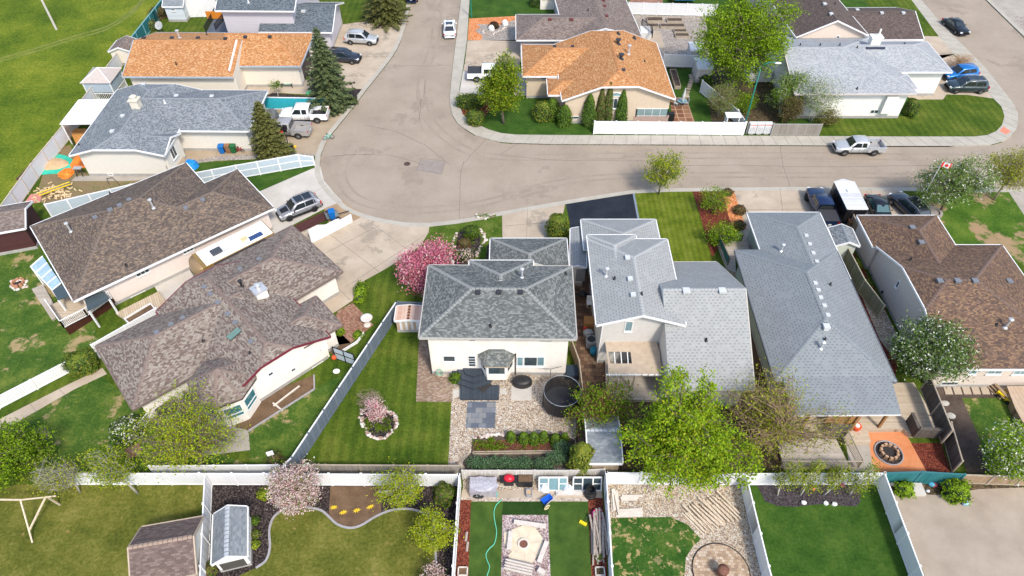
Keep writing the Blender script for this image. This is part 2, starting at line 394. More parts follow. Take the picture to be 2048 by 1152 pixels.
# kerb lines (photo pixels on the ground)
KW = [(835, -60), (826, -25), (819, 17), (812, 48), (802, 80), (794, 98), (782, 117), (760, 145), (732, 180), (712, 207), (694, 230), (676, 252), (659, 273), (650, 286), (645, 300), (641, 312), (640, 323), (640, 347), (649, 367), (669, 390), (692, 411), (709, 420), (729, 428), (750, 434), (772, 439), (812, 445), (860, 446), (912, 440), (962, 432), (1004, 423), (1060, 413), (1131, 401), (1180, 393), (1231, 385), (1265, 380), (1330, 377), (1450, 375), (1600, 374), (1800, 375), (1950, 377), (2060, 378)]
KB = [(925, -60), (922, 0), (912, 83), (906, 130), (902, 167), (900, 190), (900, 207), (905, 230), (914, 245), (929, 257), (950, 270), (979, 279), (1000, 284), (1024, 286), (1100, 288), (1300, 289), (1536, 290), (1769, 292), (1900, 292), (1983, 289), (2005, 283), (2022, 272), (2032, 260), (2036, 245), (2036, 227), (2028, 208), (2016, 193), (1995, 166), (1969, 133), (1936, 100), (1903, 68), (1870, 32), (1843, 0), (1790, -60)]
KC = [(1932, -60), (1973, 0), (2048, 73), (2120, 150)]
kw = gpx(KW); kb = gpx(KB); kc = gpx(KC)
mb = MB(); mb.prism([(-120, 300), (-10, 300)] + [(70, 300), (150, 300), (150, 20), (-60, 20)][0:0] + [(p.x, p.y) for p in []] + [(130, 300), (130, 25), (-60, 25)], -.5, -.12)
tag(mb.build('road', ASPH), kind='structure')
A = [(-600, 700), (kw[0].x, 700)] + [(p.x, p.y) for p in kw] + [(300, kw[-1].y), (300, -50), (-600, -50)]
mb = MB(); mb.prism(A, -.5, 0); tag(mb.build('west_block_lawn', LAWN), kind='structure')
B = [(kb[0].x, 700)] + [(p.x, p.y) for p in kb] + [(kb[-1].x, 700)]
mb = MB(); mb.prism(B, -.5, 0); tag(mb.build('north_block_lawn', LAWN_DARK), kind='structure')
Cc = [(kc[0].x, 700)] + [(p.x, p.y) for p in kc] + [(300, kc[-1].y + 0.0), (300, 700)]
mb = MB(); mb.prism(Cc, -.5, 0); tag(mb.build('east_block', CONC), kind='structure')
def offs(pts, d):
 out = []
 for i, p in enumerate(pts):
  a = pts[max(i - 1, 0)]; b = pts[min(i + 1, len(pts) - 1)]
  t = Vector((b.x - a.x, b.y - a.y, 0)).normalized(); out.append(Vector((p.x - t.y * d, p.y + t.x * d, 0)))
 return out
tag(strip_mb(offs(kw, -.3), .6, -.14, .0133).build('west_kerb', WALK), kind='structure')
# gutter and sidewalk round the north block
tag(strip_mb(offs(kb, .22), .44, -.14, .0107).build('north_kerb', WALK), kind='structure')
tag(strip_mb(offs(kc, .3), .6, -.14, .0133).build('east_kerb', WALK), kind='structure')
SI = [(2048 * 0 + 942, -60), (939, 0), (934, 80), (929, 115), (925, 143), (919, 175), (917, 200), (919, 212), (925, 226), (937, 238), (955, 249), (978, 259), (1002, 266), (1030, 269), (1100, 270), (1300, 270.5), (1536, 271.5), (1640, 272), (1800, 273), (1949, 273), (1975, 270), (1993, 262), (2004, 250), (2009, 233), (2003, 213), (1986, 196), (1965, 172), (1938, 140), (1905, 105), (1883, 80), (1850, 36), (1823, 0), (1775, -60)]
si = gpx(SI)
mb = MB(); mb.prism([(p.x, p.y) for p in kb] + [(p.x, p.y) for p in reversed(si)], -.02, .0073)
tag(mb.build('north_sidewalk', WALK), kind='structure')
JO = plain('dark joint', (.16, .14, .12, 1), .95, var=.2)
mb = MB()                                            # sidewalk joints
def at_len(P, s):
 for i in range(len(P) - 1):
  d = (P[i + 1] - P[i]).length
  if s <= d: return P[i] + (P[i + 1] - P[i]) * (s / d)
  s -= d
 return P[-1]
LT = sum((kb[i + 1] - kb[i]).length for i in range(len(kb) - 1)); LS = sum((si[i + 1] - si[i]).length for i in range(len(si) - 1))
k = 0
while k * 1.5 < LT:
 a = at_len(kb, k * 1.5); b = at_len(si, k * 1.5 * LS / LT)
 if (a - b).length < 4: mb.poly([(a.x - .02, a.y - .015, .0115), (a.x + .02, a.y + .015, .0115), (b.x + .02, b.y + .015, .0115), (b.x - .02, b.y - .015, .0115)])
 k += 1
tag(mb.build('sidewalk_joint', JO), kind='structure')
# ---- driveways, beds, patios (photo pixels)
sheet('field', [(-700, -300), (330, -300), (322, 0), (262, 82), (236, 108), (180, 178), (127, 252), (60, 333), (0, 415), (-300, 830), (-700, 830)], .5, FIELD)
sheet('driveway', [(678, 48), (745, 56), (803, 60), (798, 88), (780, 118), (731, 178), (700, 178), (640, 190), (560, 186), (527, 193), (500, 200), (480, 165), (620, 160), (600, 60)], 1, CONC_TAN)
sheet('gravel_bed', [(678, 50), (720, 44), (810, 30), (806, 60), (745, 55)], 2, GRAV)
sheet('garden_bed', [(500, 196), (527, 193), (545, 186), (620, 192), (640, 185), (700, 178), (731, 178), (692, 229), (655, 222), (645, 200), (540, 199)], 2, MULCHD)
sheet('gravel_bed', [(652, 205), (690, 202), (684, 224), (655, 222)], 3, GRAVP, True)
sheet('driveway', [(540, 213), (655, 221), (683, 223), (692, 231), (659, 273), (645, 300), (641, 310), (560, 306), (398, 322), (376, 347), (340, 362), (330, 350), (350, 300), (350, 289), (480, 289), (500, 240)], 1, CONC_BRN)
sheet('gravel_strip', [(395, 320), (430, 313), (560, 306), (641, 308), (641, 312), (560, 316), (430, 322), (397, 326)], 2, GRAVG)
sheet('lawn', [(397, 325), (530, 322), (640, 312), (640, 330), (624, 338), (512, 387), (460, 405), (350, 385), (376, 347)], 1, LAWN_DARK)
sheet('driveway', [(470, 402), (512, 386), (624, 337.5), (641, 333), (648, 361), (669, 387), (686, 404), (648, 418), (585, 450), (560, 466), (400, 562), (330, 605), (300, 560), (350, 520), (520, 430)], 2, CONC_LT)
sheet('dirt_patch', [(648, 417), (686, 402), (700, 413), (731, 429), (706, 443), (660, 450)], 3, ground_mat('sandy dirt', [(.3, (.3, .2, .12, 1)), (.7, (.42, .31, .2, 1))], .8, 14, .5))
sheet('driveway', [(585, 452), (660, 448), (706, 443), (731, 429), (772, 440), (812, 446), (860, 447), (857, 465), (842, 490), (800, 520), (769, 539), (729, 561), (712, 585), (705, 601), (672, 623), (640, 640), (560, 640), (540, 540)], 1, CONC_TAN)
sheet('brick_patio', [(676, 622), (705, 605), (747, 650), (702, 686), (676, 690), (660, 660)], 2, PAVER)
sheet('soil_bed', [(668, 662), (679, 664), (702, 686), (690, 700), (668, 712), (655, 700)], 2, SOIL)
sheet('lawn', [(860, 447), (912, 441), (962, 433), (1004, 424), (1005, 480), (940, 530), (850, 540), (845, 490), (857, 465)], 1, ground_mat('front lawn', [(.3, (.03, .07, .006, 1)), (.5, (.07, .12, .012, 1)), (.7, (.15, .18, .04, 1))], .5, 4.5, .5, patches=[((.3, .25, .1, 1), .8, .66)]))
sheet('garden_bed', [(912, 500), (915, 470), (930, 455), (950, 462), (962, 475), (955, 500), (940, 530), (908, 530), (902, 515)], 2, MULCHD, True)
sheet('garden_bed', [(972, 520), (974, 492), (985, 478), (1005, 478), (1005, 530)], 2, MULCHD)
sheet('driveway', [(1004, 424), (1131, 402), (1128, 420), (1110, 490), (1004, 490)], 1, CONC_TAN)
sheet('asphalt_driveway', [(1130, 402), (1231, 386), (1264, 381), (1278, 445), (1278, 480), (1140, 500), (1139, 440)], 2, DASPH)
sheet('driveway_edge', [(1264, 380.5), (1268, 380), (1280, 445), (1276, 445)], 3, plain('blue grey edging', (.17, .21, .27, 1), .8))
sheet('lawn', [(1268, 380), (1383, 377), (1392, 410), (1405, 450), (1425, 525), (1340, 545), (1290, 500), (1280, 445)], 1, ground_mat('striped lawn', [(.3, (0.066, 0.099, 0.006, 1)), (.5, (0.121, 0.165, 0.012, 1)), (.7, (0.198, 0.22, 0.035, 1))], .7, 5, .5, stripe=.55, patches=[((.26, .2, .1, 1), .55, .76)]))
sheet('garden_bed', [(1383, 377), (1466, 377), (1492, 457), (1455, 470), (1424, 515), (1414, 480), (1400, 430)], 2, MULCHR)
sheet('garden_bed', [(1438, 377), (1466, 377), (1492, 455), (1468, 462), (1456, 430), (1450, 400)], 3, MULCHO)
sheet('driveway', [(1466, 376), (1657, 375), (1668, 400), (1690, 460), (1640, 500), (1500, 500), (1462, 500), (1440, 485), (1470, 468), (1492, 456)], 1, CONC_TAN)
sheet('driveway', [(1657, 375), (1800, 376), (1812, 395), (1850, 440), (1860, 470), (1750, 540), (1700, 470)], 1, CONC_TAN)
sheet('driveway', [(2014, 378), (2070, 378), (2200, 379), (2200, 520), (2048, 430)], 1, CONC)
sheet('dry_lawn', [(1850, 376), (2014, 378), (2048, 430), (2200, 520), (2200, 560), (2048, 530), (1990, 495), (1900, 500), (1860, 440)], .5, ground_mat('worn lawn', [(.3, (0.026, 0.078, 0.0066, 1)), (.5, (0.065, 0.132, 0.0132, 1)), (.7, (0.13, 0.192, 0.0275, 1))], .4, 4.5, .5, patches=[((.33, .23, .13, 1), .22, .56)]))
# centre house back yard
sheet('paver_patio', [(838, 680), (866, 680), (870, 752), (906, 756), (903, 804), (832, 803)], 2, PAVE)
sheet('gravel_yard', [(868, 745), (1160, 742), (1190, 780), (1185, 850), (1150, 942), (896, 942), (903, 804)], 1, GRAV)
sheet('slate_patio', [(935, 803), (992, 803), (990, 856), (931, 856)], 2, SLATE)
sheet('concrete_slab', [(1023, 772), (1064, 773), (1063, 801), (1022, 801)], 2, CONC_LT)
sheet('concrete_slab', [(907, 779), (921, 779), (921, 794), (906, 794)], 2, CONC_LT)
sheet('concrete_slab', [(1000, 777), (1013, 777), (1013, 789), (1000, 789)], 2, CONC_LT)
sheet('garden_bed', [(945, 873), (1010, 868), (1120, 868), (1150, 880), (1150, 935), (930, 938), (925, 925), (942, 905)], 2, SOILD)
sheet('garden_bed', [(1010, 880), (1115, 878), (1113, 902), (946, 902), (948, 885)], 3, stones('brown wood mulch', [(.16, .06, .035, 1), (.24, .1, .06, 1), (.1, .04, .03, 1)], 14))
IS = [(721, 830), (727, 822), (745, 818), (772, 822), (787, 830), (794, 848), (786, 862), (772, 874), (750, 877), (735, 868), (726, 852)]
sheet('garden_bed', IS, 2, MULCHD, True)
sheet('side_yard_pavers', [(1143, 540), (1200, 540), (1215, 760), (1180, 765), (1180, 942), (1150, 942), (1154, 760)], 2.5, PAVED)
sheet('shaded_yard', [(1180, 740), (1500, 740), (1560, 760), (1572, 942), (1175, 942)], 1.5, LITTER)
sheet('side_yard_soil', [(1474, 540), (1500, 520), (1580, 790), (1545, 800), (1500, 770)], 1.7, SOIL)
# right hand houses
sheet('garden_bed', [(1640, 480), (1706, 500), (1769, 612), (1800, 700), (1790, 760), (1750, 700), (1690, 560)], 1.5, MULCHR)
sheet('rock_garden', [(1722, 590), (1765, 612), (1800, 680), (1790, 720), (1760, 680)], 2, GRAV)
sheet('shale_yard', [(1731, 862), (1808, 862), (1822, 886), (1853, 943), (1745, 943)], 1.5, ground_mat('orange crushed shale', [(.3, (.55, .19, .075, 1)), (.7, (.7, .3, .14, 1))], .8, 18, .5))
sheet('garden_bed', [(1822, 886), (1882, 886), (1903, 946), (1853, 943)], 1.6, MULCHR)
sheet('concrete_slab', [(1692, 884), (1738, 884), (1746, 943), (1700, 943)], 1.8, CONC)
sheet('soil_yard', [(1870, 772), (2200, 772), (2200, 796), (1924, 796), (1960, 880), (1975, 947), (1935, 947), (1905, 860)], 1, SOILD)
sheet('lawn', [(1924, 796), (2200, 796), (2200, 947), (1975, 947), (1960, 880)], 1, LAWN_DRY)
# taupe house yards
sheet('patchy_lawn', [(-300, 470), (60, 480), (180, 600), (200, 700), (145, 720), (-300, 920)], 1, LAWN_DRY)
sheet('patchy_lawn', [(-300, 1000), (-300, 960), (0, 865), (200, 750), (300, 830), (420, 900), (500, 930), (560, 935), (540, 942), (0, 945)], .8, LAWN_DRY)
sheet('path', [(-200, 935), (-200, 912), (0, 838), (130, 772), (205, 736), (214, 748), (150, 778), (0, 864)], 2, CONC_TAN)
sheet('soil_bed', [(521, 793), (627, 750), (629, 778), (497, 860), (470, 855)], 2, SOIL)
sheet('back_patio', [(300, 830), (400, 790), (470, 850), (497, 862), (500, 900), (420, 910), (340, 880)], 1.5, CONC)
sheet('dark_lawn', [(497, 862), (629, 778), (700, 740), (715, 715), (718, 725), (590, 905), (560, 935), (500, 930)], 1, LAWN_DRY)
# bottom yards
sheet('olive_lawn', [(-300, 968), (413, 970), (405, 1300), (-300, 1300)], 1, LAWN_OLIVE)
sheet('mulch_yard', [(416, 968), (920, 968), (903, 1300), (400, 1300)], 1, MULCHD)
sheet('soil_bed', [(661, 972), (765, 972), (762, 1035), (720, 1054), (699, 1056), (675, 1050), (657, 1035)], 1.5, SOIL)
ED = [(512, 1136), (532, 1121), (540, 1095), (539, 1060), (549, 1033), (575, 1017), (612, 1015), (642, 1021), (659, 1035), (675, 1049), (699, 1056), (722, 1051), (752, 1033), (782, 1021), (812, 1018), (839, 1023), (859, 1035), (870, 1051), (871, 1090), (872, 1135)]
EDs = catmull(ED, 5, False)
sheet('lawn', EDs + [(872, 1300), (505, 1300), (480, 1150)], 2, LAWN_OLIVE)
tag(strip_mb(gpx(EDs), .16, -.02, .06).build('lawn_edging', EDGE), kind='structure')
sheet('rock_strip', [(926, 958), (1203, 958), (1205, 985), (926, 985)], 1, GRAV)
sheet('paving', [(924, 980), (1203, 980), (1205, 996), (922, 996)], 2, CONC_TAN)
sheet('rock_strip', [(922, 996), (1205, 996), (1207, 1003), (921, 1003)], 1.5, stones('pale pebbles', [(.6, .5, .4, 1), (.7, .62, .52, 1), (.45, .36, .3, 1)], 9))
sheet('artificial_turf', [(942, 1003), (1176, 1003), (1183, 1152), (1190, 1300), (925, 1300), (937, 1152)], 2.2, TURF)
sheet('artificial_turf', [(1006, 1003), (1096, 1003), (1097, 1030), (1004, 1030)], 2.6, TURFD)
sheet('garden_bed', [(921, 1000), (943, 1000), (937, 1152), (925, 1300), (900, 1300), (911, 1152)], 2, MULCHR)
sheet('garden_bed', [(1176, 996), (1206, 996), (1215, 1152), (1230, 1300), (1190, 1300), (1183, 1152)], 3, MULCHR)
sheet('gravel_square', [(1005, 1030), (1096, 1030), (1101, 1152), (1110, 1300), (995, 1300), (1002, 1152)], 3.2, GRAVP)
sheet('gravel_yard', [(1212, 968), (1482, 968), (1525, 1152), (1560, 1300), (1235, 1300), (1222, 1152)], 1, GRAV)
sheet('patchy_lawn', [(1222, 1036), (1342, 1034), (1376, 1050), (1402, 1078), (1385, 1094), (1372, 1115), (1369, 1152), (1372, 1300), (1230, 1300)], 2, ground_mat('spotted lawn', [(.3, (0.0144, 0.0575, 0.0066, 1)), (.5, (0.036, 0.0978, 0.0132, 1)), (.7, (0.084, 0.138, 0.022, 1))], .6, 4.5, .5, patches=[((.36, .28, .13, 1), 1.5, .60), ((.22, .2, .09, 1), .5, .62)]))
sheet('lawn', [(1486, 968), (1752, 968), (1818, 1152), (1870, 1300), (1570, 1300), (1525, 1152)], 1, LAWN_DARK)
sheet('garden_bed', [(1513, 968), (1720, 968), (1721, 1003), (1712, 1013), (1690, 1012), (1650, 1008), (1620, 1010), (1590, 1014), (1555, 1012), (1530, 1003)], 2, stones('grey black mulch', [(.05, .04, .045, 1), (.085, .07, .078, 1), (.035, .028, .035, 1), (.11, .095, .1, 1)], 13), False)
sheet('gravel_lane', [(1775, 968), (2300, 968), (2300, 1300), (1900, 1300), (1850, 1152)], 1, ALLEY)
sheet('lane_verge', [(1775, 966), (2300, 960), (2300, 972), (2048, 975), (1960, 978), (1880, 990), (1800, 988), (1783, 984)], 2, LITTER)
# north block
sheet('lawn', [(942, -60), (1105, -60), (1105, 34), (1000, 36), (939, 36)], 1.5, LAWN_DARK)
sheet('shale_bed', [(938, 37), (1032, 32), (1032, 82), (935, 80)], 2, MULCHO)
sheet('gravel_bed', [(952, 48), (1000, 50), (1030, 40), (1032, 80), (962, 81), (966, 72), (950, 62), (962, 54)], 3, GRAVG)
sheet('driveway', [(935, 81), (1060, 79), (1060, 122), (1025, 122), (930, 124)], 2, CONC_TAN)
sheet('gravel_bed', [(930, 123), (1040, 122), (1038, 144), (926, 144)], 2.5, GRAV)
sheet('driveway', [(926, 143), (1060, 143), (1060, 192), (1000, 192), (918, 190)], 3, CONC_LT)
sheet('garden_bed', [(920, 195), (1000, 195), (965, 240), (945, 245), (925, 228)], 3, MULCHR)
sheet('gravel_yard', [(1262, 30), (1412, 32), (1420, 135), (1335, 138), (1290, 100)], 1.5, GRAVG)
sheet('concrete_pad', [(1290, 62), (1320, 62), (1330, 95), (1295, 95)], 2, CONC_TAN)
sheet('brick_patio', [(1255, -40), (1330, -40), (1325, 8), (1260, 8)], 1.5, PAVER)
sheet('lawn', [(1325, 135), (1402, 135), (1424, 245), (1350, 245), (1340, 200)], 1.5, LAWN_DARK)
sheet('planting_soil', [(1404, 135), (1540, 135), (1560, 245), (1424, 245)], 1.5, LITTER)
sheet('tile_patio', [(1340, 195), (1372, 195), (1390, 245), (1345, 245)], 2, bricks('brown patio tiles', [(.26, .12, .07, 1), (.32, .17, .1, 1), (.22, .1, .06, 1)], .9, .9, (.4, .27, .18, 1), .06, uv=False, offset=0))
sheet('lawn', [(1640, 271), (1800, 272), (1949, 272), (1975, 269), (1993, 261), (2004, 249), (2008.5, 233), (2002, 213), (1986, 197), (1936, 190), (1893, 189), (1886, 199), (1833, 199), (1830, 232), (1640, 232)], 2, LAWN)
sheet('driveway', [(1833, 199), (1886, 199), (1893, 189), (1936, 190), (1986, 197), (1969, 176), (1938, 142), (1905, 108), (1880, 110), (1840, 150), (1800, 190)], 1.5, CONC_TAN)
sheet('driveway', [(1840, 72), (1884, 73), (1910, 104), (1905, 110), (1860, 125), (1820, 100)], 1.5, CONC_TAN)
sheet('lawn', [(1690, -60), (1778, -60), (1823, 0), (1884, 73), (1840, 72), (1750, 30)], 1, LAWN)
sheet('tactile_paving', [(2007, 253), (2022, 263), (2012, 269), (1999, 262)], 3, plain('terracotta tactile paving', (.6, .2, .13, 1), .8))
sheet('gravel_verge', [(2028, 33), (2120, 33), (2120, 120), (2048, 60)], 1.5, GRAVG)
# road marks: manhole, tar patch, cracks
def disc(name, px, py, r, z, m, label=None, cat=None, n=28, kind=None, group=None):
 g = G(px, py); mb = MB(); mb.lathe((g.x, g.y, z), [(r, 0), (r, .012), (r * .8, .014), (r * .5, .016)], n)
 o = mb.build(name, m); return tag(o, label, cat, group, kind)
disc('manhole_cover', 814, 326, .38, -.118, plain('rusty iron', (.07, .045, .035, 1), .8), 'round iron manhole cover in the asphalt of the street bend', 'manhole cover')
TAR = plain('road patch asphalt', (.25, .215, .19, 1), .95, var=.12, vs=4)
def flatpoly(name, P, z, m):
 mb = MB(); mb.prism([(p.x, p.y) for p in gpx(P)], z - .02, z); return tag(mb.build(name, m), kind='structure')
flatpoly('road_patch', [(842, 317), (890, 322), (883, 348), (833, 339)], -.113, TAR)
CR = plain('tar filled crack', (.13, .11, .10, 1), .9)
mb = MB()
r2 = random.Random(3)
for P in ([(842, 317), (890, 322), (883, 348), (833, 339), (842, 317)], [(928, 322), (921, 345), (920, 383), (918, 440)], [(840, 240), (836, 215), (848, 190), (850, 160)], [(665, 312), (720, 309), (780, 310), (850, 330)], [(975, 275), (940, 312), (925, 330)], [(1034, 288), (1000, 310), (1100, 320), (1300, 322)], [(650, 315), (700, 309), (740, 308)], [(730, 250), (790, 262), (850, 290), (900, 330)], [(903, 130), (860, 132), (770, 130)], [(1560, 291), (1566, 330), (1580, 374)], [(1300, 332), (1450, 330), (1650, 334), (1900, 330)], [(838, 180), (842, 210), (838, 240), (846, 262)]):
 pts = []
 for i in range(len(P) - 1):
  for t in range(8):
   x = P[i][0] + (P[i + 1][0] - P[i][0]) * t / 8; y = P[i][1] + (P[i + 1][1] - P[i][1]) * t / 8
   pts.append(G(x + r2.uniform(-.8, .8), y + r2.uniform(-.6, .6), -.12))
 pts.append(G(*P[-1], -.12))
 strip_mb(pts, .035, -.125, -.1115, mb)
tag(mb.build('road_crack', CR), kind='structure')
mb = MB()
for P in ([(870, -20), (862, 80), (835, 170), (850, 240), (920, 300), (1010, 318), (1200, 316), (1600, 315), (2040, 322)], [(884, -20), (876, 80), (850, 170), (866, 235), (930, 290), (1010, 308), (1200, 305), (1600, 304), (2040, 310)], [(2040, 348), (1600, 344), (1250, 346), (1100, 362), (960, 400), (820, 412), (720, 390), (690, 340), (720, 290)], [(2040, 357), (1600, 353), (1250, 355), (1100, 373), (960, 411), (820, 424), (705, 400), (672, 340), (700, 286)]):
 strip_mb(gpx([(x, y) for x, y in catmull(P, 6, False)]), .32, -.125, -.1175, mb)
tag(mb.build('tyre_track', ground_mat('tyre polished asphalt', [(.25, (.25, .207, .163, 1)), (.5, (.32, .267, .212, 1)), (.78, (.37, .312, .25, 1))], .3, 5, .6, bumpk=.1)), kind='structure')
mb = MB()                                              # driveway joints
for a, b in (((857, 447), (1, 1)),): pass
for P in ([(655, 465), (760, 545)], [(600, 500), (700, 600)], [(735, 440), (830, 510)], [(690, 575), (850, 470)], [(625, 520), (760, 450)], [(1055, 415), (1053, 480)], [(1010, 452), (1105, 444)], [(512, 402), (560, 440)], [(560, 420), (655, 370)], [(1560, 376), (1572, 480)], [(1470, 420), (1610, 418)], [(1740, 376), (1760, 430)], [(940, 103), (1035, 101)], [(700, 113), (790, 113)], [(560, 290), (560, 306)], [(440, 285), (430, 318)], [(60, 808), (75, 826)], [(118, 778), (135, 795)], [(0, 840), (4, 862)], [(960, 143), (958, 190)]):
 strip_mb([G(*P[0]), G(*P[1])], .03, 0, .0145, mb)
tag(mb.build('driveway_joint', JO), kind='structure')
# wheel tracks worn through the field
mb = MB()
for o_ in (0, 6):
 T = catmull([(-40, 128 + o_), (60, 100 + o_), (150, 72 + o_), (215, 52 + o_), (262, 22 + o_), (288, -6 + o_)], 6, False)
 strip_mb(gpx(T), .45, 0, .010, mb)
tag(mb.build('wheel_track', ground_mat('worn grass', [(.3, (.10, .15, .02, 1)), (.7, (.22, .23, .06, 1))], .6, 8, .5)), kind='structure')
# ================================================================ HOUSES
SH = {
 'grey': bricks('slate grey shingles', [(0.103, 0.117, 0.115, 1), (0.16, 0.173, 0.165, 1), (0.217, 0.229, 0.218, 1), (0.137, 0.15, 0.147, 1), (0.274, 0.285, 0.271, 1)], .22, .125, (.07, .08, .085, 1), .006, calm=.88),
 'light': bricks('pale grey shingles', [(.38, .41, .42, 1), (.46, .49, .50, 1), (.34, .37, .385, 1), (.13, .15, .17, 1), (.43, .46, .47, 1), (.5, .53, .54, 1)], .42, .17, (.24, .27, .28, 1), .008, calm=.85, spread=.12),
 'mid': bricks('blue grey shingles', [(.2, .235, .26, 1), (.28, .315, .34, 1), (.14, .165, .19, 1), (.36, .39, .415, 1), (.24, .275, .3, 1)], .28, .16, (.15, .175, .2, 1), .008, calm=.85, spread=.15),
 'pale': bricks('white grey shingles', [(0.359, 0.372, 0.387, 1), (0.296, 0.312, 0.329, 1), (0.421, 0.433, 0.438, 1), (0.25, 0.266, 0.292, 1), (0.39, 0.403, 0.416, 1)], .22, .125, (.34, .37, .4, 1), .008, calm=.85, spread=.12),
 'speck': bricks('speckled blue grey shingles', [(0.172, 0.197, 0.213, 1), (0.258, 0.281, 0.295, 1), (0.112, 0.13, 0.148, 1), (0.361, 0.378, 0.389, 1), (0.198, 0.223, 0.238, 1), (0.284, 0.302, 0.32, 1)], .22, .125, (.13, .155, .18, 1), .010, calm=.75, spread=.15),
 'brown': bricks('dark brown shingles', [(0.128, 0.0975, 0.0806, 1), (0.192, 0.15, 0.117, 1), (0.282, 0.208, 0.15, 1), (0.096, 0.078, 0.0715, 1), (0.166, 0.13, 0.111, 1)], .22, .125, (.075, .06, .05, 1), .006, calm=.88),
 'rbrown': bricks('reddish brown shingles', [(0.144, 0.09, 0.065, 1), (0.207, 0.131, 0.09, 1), (0.287, 0.181, 0.106, 1), (0.0978, 0.0688, 0.06, 1), (0.172, 0.112, 0.0813, 1)], .22, .125, (.09, .055, .042, 1), .006, calm=.88),
 'taupe': bricks('taupe shingles', [(0.285, 0.237, 0.201, 1), (0.178, 0.128, 0.112, 1), (0.368, 0.329, 0.286, 1), (0.237, 0.189, 0.158, 1), (0.142, 0.104, 0.0914, 1), (0.333, 0.293, 0.244, 1)], .22, .125, (.14, .11, .095, 1), .006, calm=.88),
 'orange': bricks('orange tan shingles', [(.44, .20, .075, 1), (.54, .28, .12, 1), (.36, .15, .055, 1), (.62, .38, .20, 1), (.48, .23, .09, 1)], .22, .125, (.36, .16, .06, 1), .006, calm=.88, spread=.15),
 'gbrown': bricks('grey brown shingles', [(0.2, 0.155, 0.135, 1), (0.26, 0.21, 0.185, 1), (0.155, 0.12, 0.105, 1), (0.31, 0.26, 0.23, 1)], .22, .125, (.14, .11, .1, 1), .006, calm=.88),
 'dbrown': bricks('umber shingles', [(.105, .08, .07, 1), (.13, .1, .088, 1), (.085, .065, .06, 1), (.16, .125, .11, 1)], .22, .125, (.07, .055, .05, 1), .006, calm=.88, spread=.15),
 'bluegrey': bricks('charcoal blue shingles', [(.1, .125, .145, 1), (.145, .175, .2, 1), (.075, .095, .115, 1), (.19, .22, .245, 1)], .22, .125, (.075, .09, .105, 1), .006, calm=.88),
}
def dashes(name, base, dark, pu=.46, pv=.30):
 m, nt, bs = newmat(name)
 sx = N(nt, 'ShaderNodeSeparateXYZ'); nt.links.new(N(nt, 'ShaderNodeTexCoord').outputs['UV'], sx.inputs[0])
 def mt(op, a, b):
  q = N(nt, 'ShaderNodeMath', operation=op)
  for i_, v_ in ((0, a), (1, b)):
   if isinstance(v_, (int, float)): q.inputs[i_].default_value = v_
   elif v_ is not None: nt.links.new(v_, q.inputs[i_])
  return q.outputs[0]
 vv = mt('DIVIDE', sx.outputs[1], pv); row = mt('FLOOR', vv, None); fv = mt('FRACT', vv, None)
 uu = mt('ADD', mt('DIVIDE', sx.outputs[0], pu), mt('MULTIPLY', row, .47)); fu = mt('FRACT', uu, None)
 cell = N(nt, 'ShaderNodeTexWhiteNoise', noise_dimensions='2D'); cb_ = N(nt, 'ShaderNodeCombineXYZ'); nt.links.new(mt('FLOOR', uu, None), cb_.inputs[0]); nt.links.new(row, cb_.inputs[1]); nt.links.new(cb_.outputs[0], cell.inputs['Vector'])
 d = mt('MULTIPLY', mt('MULTIPLY', mt('LESS_THAN', fu, .5), mt('LESS_THAN', fv, .42)), mt('GREATER_THAN', cell.outputs[0], .25))
 n = noise(nt, posn(nt), .6, 5, .7); n2 = noise(nt, posn(nt), 12, 4, .7)
 col = ramp(nt, n2, [(.3, scl(base, .78)), (.7, scl(base, 1.1))])
 col = mixc(nt, col, ramp(nt, n, [(.3, (.86, .86, .86, 1)), (.7, (1, 1, 1, 1))]), 1.0, 'MULTIPLY')
 dk = mixc(nt, dark, scl(base, .8), cell.outputs[1] if False else n2)
 col = mixc(nt, col, dk, d); nt.links.new(col, bs.inputs['Base Color']); bs.inputs['Roughness'].default_value = .9; bs.inputs['Specular IOR Level'].default_value = .2
 return m
SH['light'] = dashes('pale grey dashed shingles', (.335, .345, .34, 1), (.13, .145, .16, 1), .36, .24)
SH['mid'] = dashes('blue grey dashed shingles', (.235, .258, .272, 1), (.09, .105, .125, 1), .36, .24)
CAP = {'grey': plain('pale ridge cap', (.24, .25, .24, 1), .9, var=.15, vs=8), 'taupe': plain('brown ridge cap', (.2, .15, .13, 1), .9, var=.2, vs=8),
  'light': plain('pale grey cap', (.36, .37, .37, 1), .9, var=.1, vs=8), 'speck': plain('speckled cap', (.23, .255, .275, 1), .9, var=.15, vs=8), 'mid': plain('blue grey cap', (.21, .235, .25, 1), .9, var=.15, vs=8),
  'pale': plain('white grey cap', (.37, .385, .4, 1), .9, var=.1, vs=8), 'brown': plain('brown cap', (.16, .125, .1, 1), .9, var=.15, vs=8), 'rbrown': plain('reddish cap', (.15, .1, .08, 1), .9, var=.15, vs=8),
  'orange': plain('orange cap', (.46, .21, .085, 1), .9, var=.12, vs=8), 'gbrown': plain('grey brown cap', (.2, .16, .14, 1), .9, var=.12, vs=8), 'dbrown': plain('umber cap', (.1, .08, .07, 1), .9, var=.12, vs=8), 'bluegrey': plain('charcoal cap', (.11, .135, .155, 1), .9, var=.12, vs=8)}
WI = [0]
class Wing: pass
